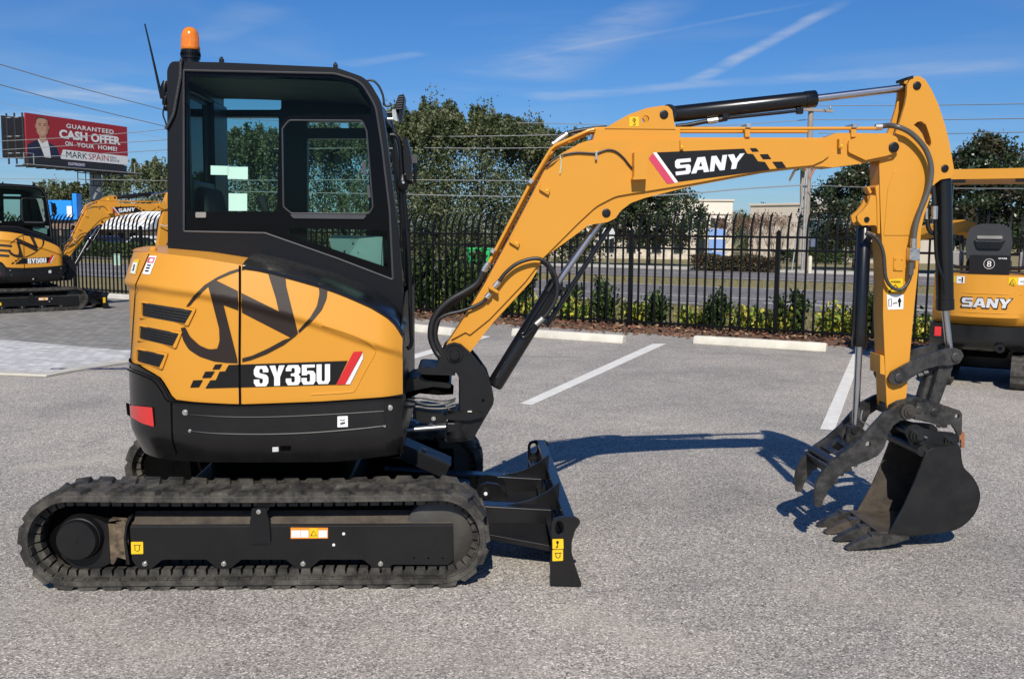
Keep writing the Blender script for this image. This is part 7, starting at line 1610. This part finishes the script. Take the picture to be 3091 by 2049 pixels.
def wire(label, pts, depth, r=0.022, name='overhead_wire'):
    P = [at(x, y, depth[i] if isinstance(depth, (list, tuple)) else depth) for i, (x, y) in enumerate(pts)]
    c = sum(P, Vector())/len(P); o = tube(name, [p-c for p in P], r, M('wire_grey', (0.24,0.245,0.25), 0.6), None, 5, 6); o.location = c
    return tag(o, label, 'wire', 'overhead wires')
for lab, pts, d in (
    ('overhead wire from the pole top to the right edge, highest of three', [(2470,320),(2800,318),(3160,313)], [47,44,40]),
    ('overhead wire right of the pole, second of three from the top', [(2470,362),(2800,362),(3160,357)], [47,44,40]),
    ('overhead wire right of the pole, lowest of three crossing the tree tops', [(2470,402),(2800,404),(3160,398)], [47,44,40]),
    ('overhead wire running left from the pole behind the boom bracket', [(2470,360),(2060,384),(1625,372),(1170,374),(700,360)], [47,49,52,55,60]),
    ('overhead wire across the oak tops just above the mirror', [(1900,402),(1500,411),(1170,413),(600,420)], [49,50,51,53]),
    ('overhead wire across the oaks level with the mirror head', [(1750,444),(1500,448),(1170,447),(600,452)], [49,50,50,52]),
    ('thin overhead wire across the oaks level with the mirror joint', [(1700,546),(1450,545),(1170,543),(700,545)], [48,48,48,48]),
    ('overhead wire across the oaks just above the fence tops', [(1680,596),(1450,592),(1170,586),(700,578)], [47,47,47,47]),
    ('thick black cable running from the pole bracket below the boom', [(2440,558),(2250,570),(2060,586),(1800,600)], [46.7,46.8,47,47]),
    ('overhead wire crossing behind the small canopy', [(2445,560),(2700,568),(3160,570)], [46.5,43,38]),
    ('topmost wire slanting down from the left edge over the billboard', [(-30,186),(240,265),(490,331)], [38,42,46]),
    ('second wire slanting down from the left edge over the billboard', [(-30,248),(240,320),(500,382)], [38,42,46]),
    ('third wire slanting down from the left edge behind the billboard top', [(-30,303),(130,340),(300,378),(500,420)], [116,118,120,122]),
    ('upper wire passing in front of the billboard toward the cab', [(-30,428),(200,416),(385,402),(510,389)], [60,58,56,54]),
    ('middle wire passing in front of the billboard toward the cab', [(-30,455),(200,441),(385,430),(510,422)], [60,58,56,54]),
    ('lower wire passing in front of the billboard toward the cab', [(-30,480),(200,470),(385,460),(510,452)], [60,58,56,54]),
    ('lowest wire running below the billboard over the far trees', [(-30,540),(200,541),(510,546)], [75,75,75])):
    wire(lab, pts, d, 0.030 if 'thick' in lab else 0.020)
# palm behind the boom
pm = at(1848*VV,600*VV,66); ph2 = at(1841*VV,372*VV,66).z-gz(66)
palm = thing('palm_tree', 'slender palm with dry fronds half hidden by the boom', 'tree', (pm.x,pm.y,gz(66)), 0)
tube('trunk', [(0,0,-0.2),(0.05,0,ph2*0.4),(-0.05,0,ph2*0.75),(-0.1,0,ph2)], lambda t: 0.20-0.06*t, M('palm_bark', (0.34,0.29,0.23), 0.9, var=0.2, vs=4), palm, 10)
b10 = MB(); rp_ = random.Random(3)
for i in range(16):
    a = i*0.393+rp_.uniform(-.1,.1); el = rp_.uniform(-0.9,0.9); L_ = rp_.uniform(0.5,0.9)
    pts = [Vector((-0.1,0,ph2))+Vector((math.cos(a)*L_*t, math.sin(a)*L_*t, L_*(el*t-0.7*t*t))) for t in (0,0.33,0.66,1)]
    for p_, q_ in zip(pts, pts[1:]):
        for sgn in (-1, 1):
            n_ = Vector((-math.sin(a), math.cos(a), -0.5))*0.22*sgn; b10.add([p_, q_, q_+n_*0.8, p_+n_], [(0,1,2,3)], 0 if el > -0.2 else 1)
b10.build('crown', [leafmat('palm_green', (0.06,0.09,0.03)), leafmat('palm_dry', (0.30,0.22,0.12))], palm, smooth=False)
# small street things
st = at(1405*VV,590*VV,33); sgn_ = thing('traffic_sign', 'grey back of an octagonal sign on a post seen between boom and fence', 'sign', (st.x,st.y,0), math.radians(-15))
rod('post', (0,0,-0.1), (0,0,2.0), 0.03, GALV, sgn_, 8); V_, Fc = extrude([circ(0,1.72,0.22,8)], lambda p: (p[0],-0.045,p[1]), lambda p: (p[0],-0.035,p[1])); obj('sign_plate', V_, Fc, M('sign_back', (0.55,0.55,0.54), 0.5), sgn_, 0, smooth=False)
gt = at(1105*VV,600*VV,46); gcar = thing('container', 'bright green boxy container glimpsed behind the fence left of the boom', 'container', (gt.x,gt.y,0), 0.2)
GRN = M('bright_green', (0.01,0.42,0.10), 0.5, var=0.1); box('container_body', (0,0,0.55), (0.9,0.7,0.7), GRN, gcar, 0.05, taper=1.1); box('container_lid', (0,0,0.95), (1.05,0.8,0.10), GRN, gcar, 0.03)
for x in (-0.35, 0.35): lathe('container_wheel', (x,-0.36,0.12), (0,1,0), [(0,0.12),(0.08,0.12)], VOID, gcar, 12)
tb = at(271*VV,606*VV,46); tbx = thing('utility_cabinet', 'pale green utility cabinet on the grass behind the left fence', 'cabinet', (tb.x,tb.y,0), 0.3, scale=0.5)
TBM = M('cabinet_green', (0.33,0.48,0.36), 0.6); box('cabinet_body', (0,0,0.5), (0.55,0.5,1.0), TBM, tbx, 0.03); box('cabinet_lid', (0,-0.02,1.03), (0.6,0.56,0.08), TBM, tbx, 0.02); box('cabinet_pad', (0,0,0.02), (0.8,0.7,0.08), SIDEW, tbx, 0.01)
def car(label, vx, vy, depth, rot, mat):
    p = at(vx*VV, vy*VV, depth); c = thing('parked_car', label, 'car', (p.x,p.y,gz(depth)), rot, 'cars parked in front of the storefront')
    prof = [(-2.1,0.35,0.1),(-2.15,0.75,0.15),(-1.2,0.92,0.2),(-0.6,1.38,0.25),(0.7,1.40,0.3),(1.45,0.95,0.2),(2.1,0.85,0.2),(2.15,0.40,0.1)]
    V_, Fc = extrude([fillet(prof)], lambda q: (q[0],-0.85,q[1]), lambda q: (q[0],0.85,q[1])); obj('body', V_, Fc, mat, c, 0.06)
    for y in (-0.865, 0.845):
        V_, Fc = extrude([fillet([(-1.0,0.95,0.05),(-0.52,1.30,0.1),(0.62,1.31,0.1),(1.15,0.96,0.05)])], lambda q: (q[0],y,q[1]), lambda q: (q[0],y+0.02,q[1])); obj('side_window', V_, Fc, WGL, c, 0)
        for x in (-1.35, 1.35):
            w_ = lathe('wheel', (x,y-0.01 if y < 0 else y-0.18,0.33), (0,1,0), [(0,0.2),(0,0.33),(0.21,0.33),(0.21,0.2)], VOID, c, 18); lathe('rim', (x,y-0.018 if y < 0 else y+0.02,0.33), (0,1,0), [(0,0.19),(0.02,0.19)], GALV, w_, 14)
    for y in (-0.6, 0.6): box('headlight', (2.12,y,0.66), (0.08,0.3,0.12), WHT, c, 0.02)
car('dark blue car parked in front of the white awning store', 235, 560, 66, -0.3, M('car_navy', (0.012,0.016,0.04), 0.25, coat=0.5)); car('black car parked beside the store with the blue fascia', 165, 560, 65, -0.3, M('car_black', (0.012,0.012,0.014), 0.25, coat=0.5)); car('white car half hidden behind the rear of the cab', 345, 558, 62, -0.3, M('car_white', (0.7,0.7,0.7), 0.25, coat=0.5))
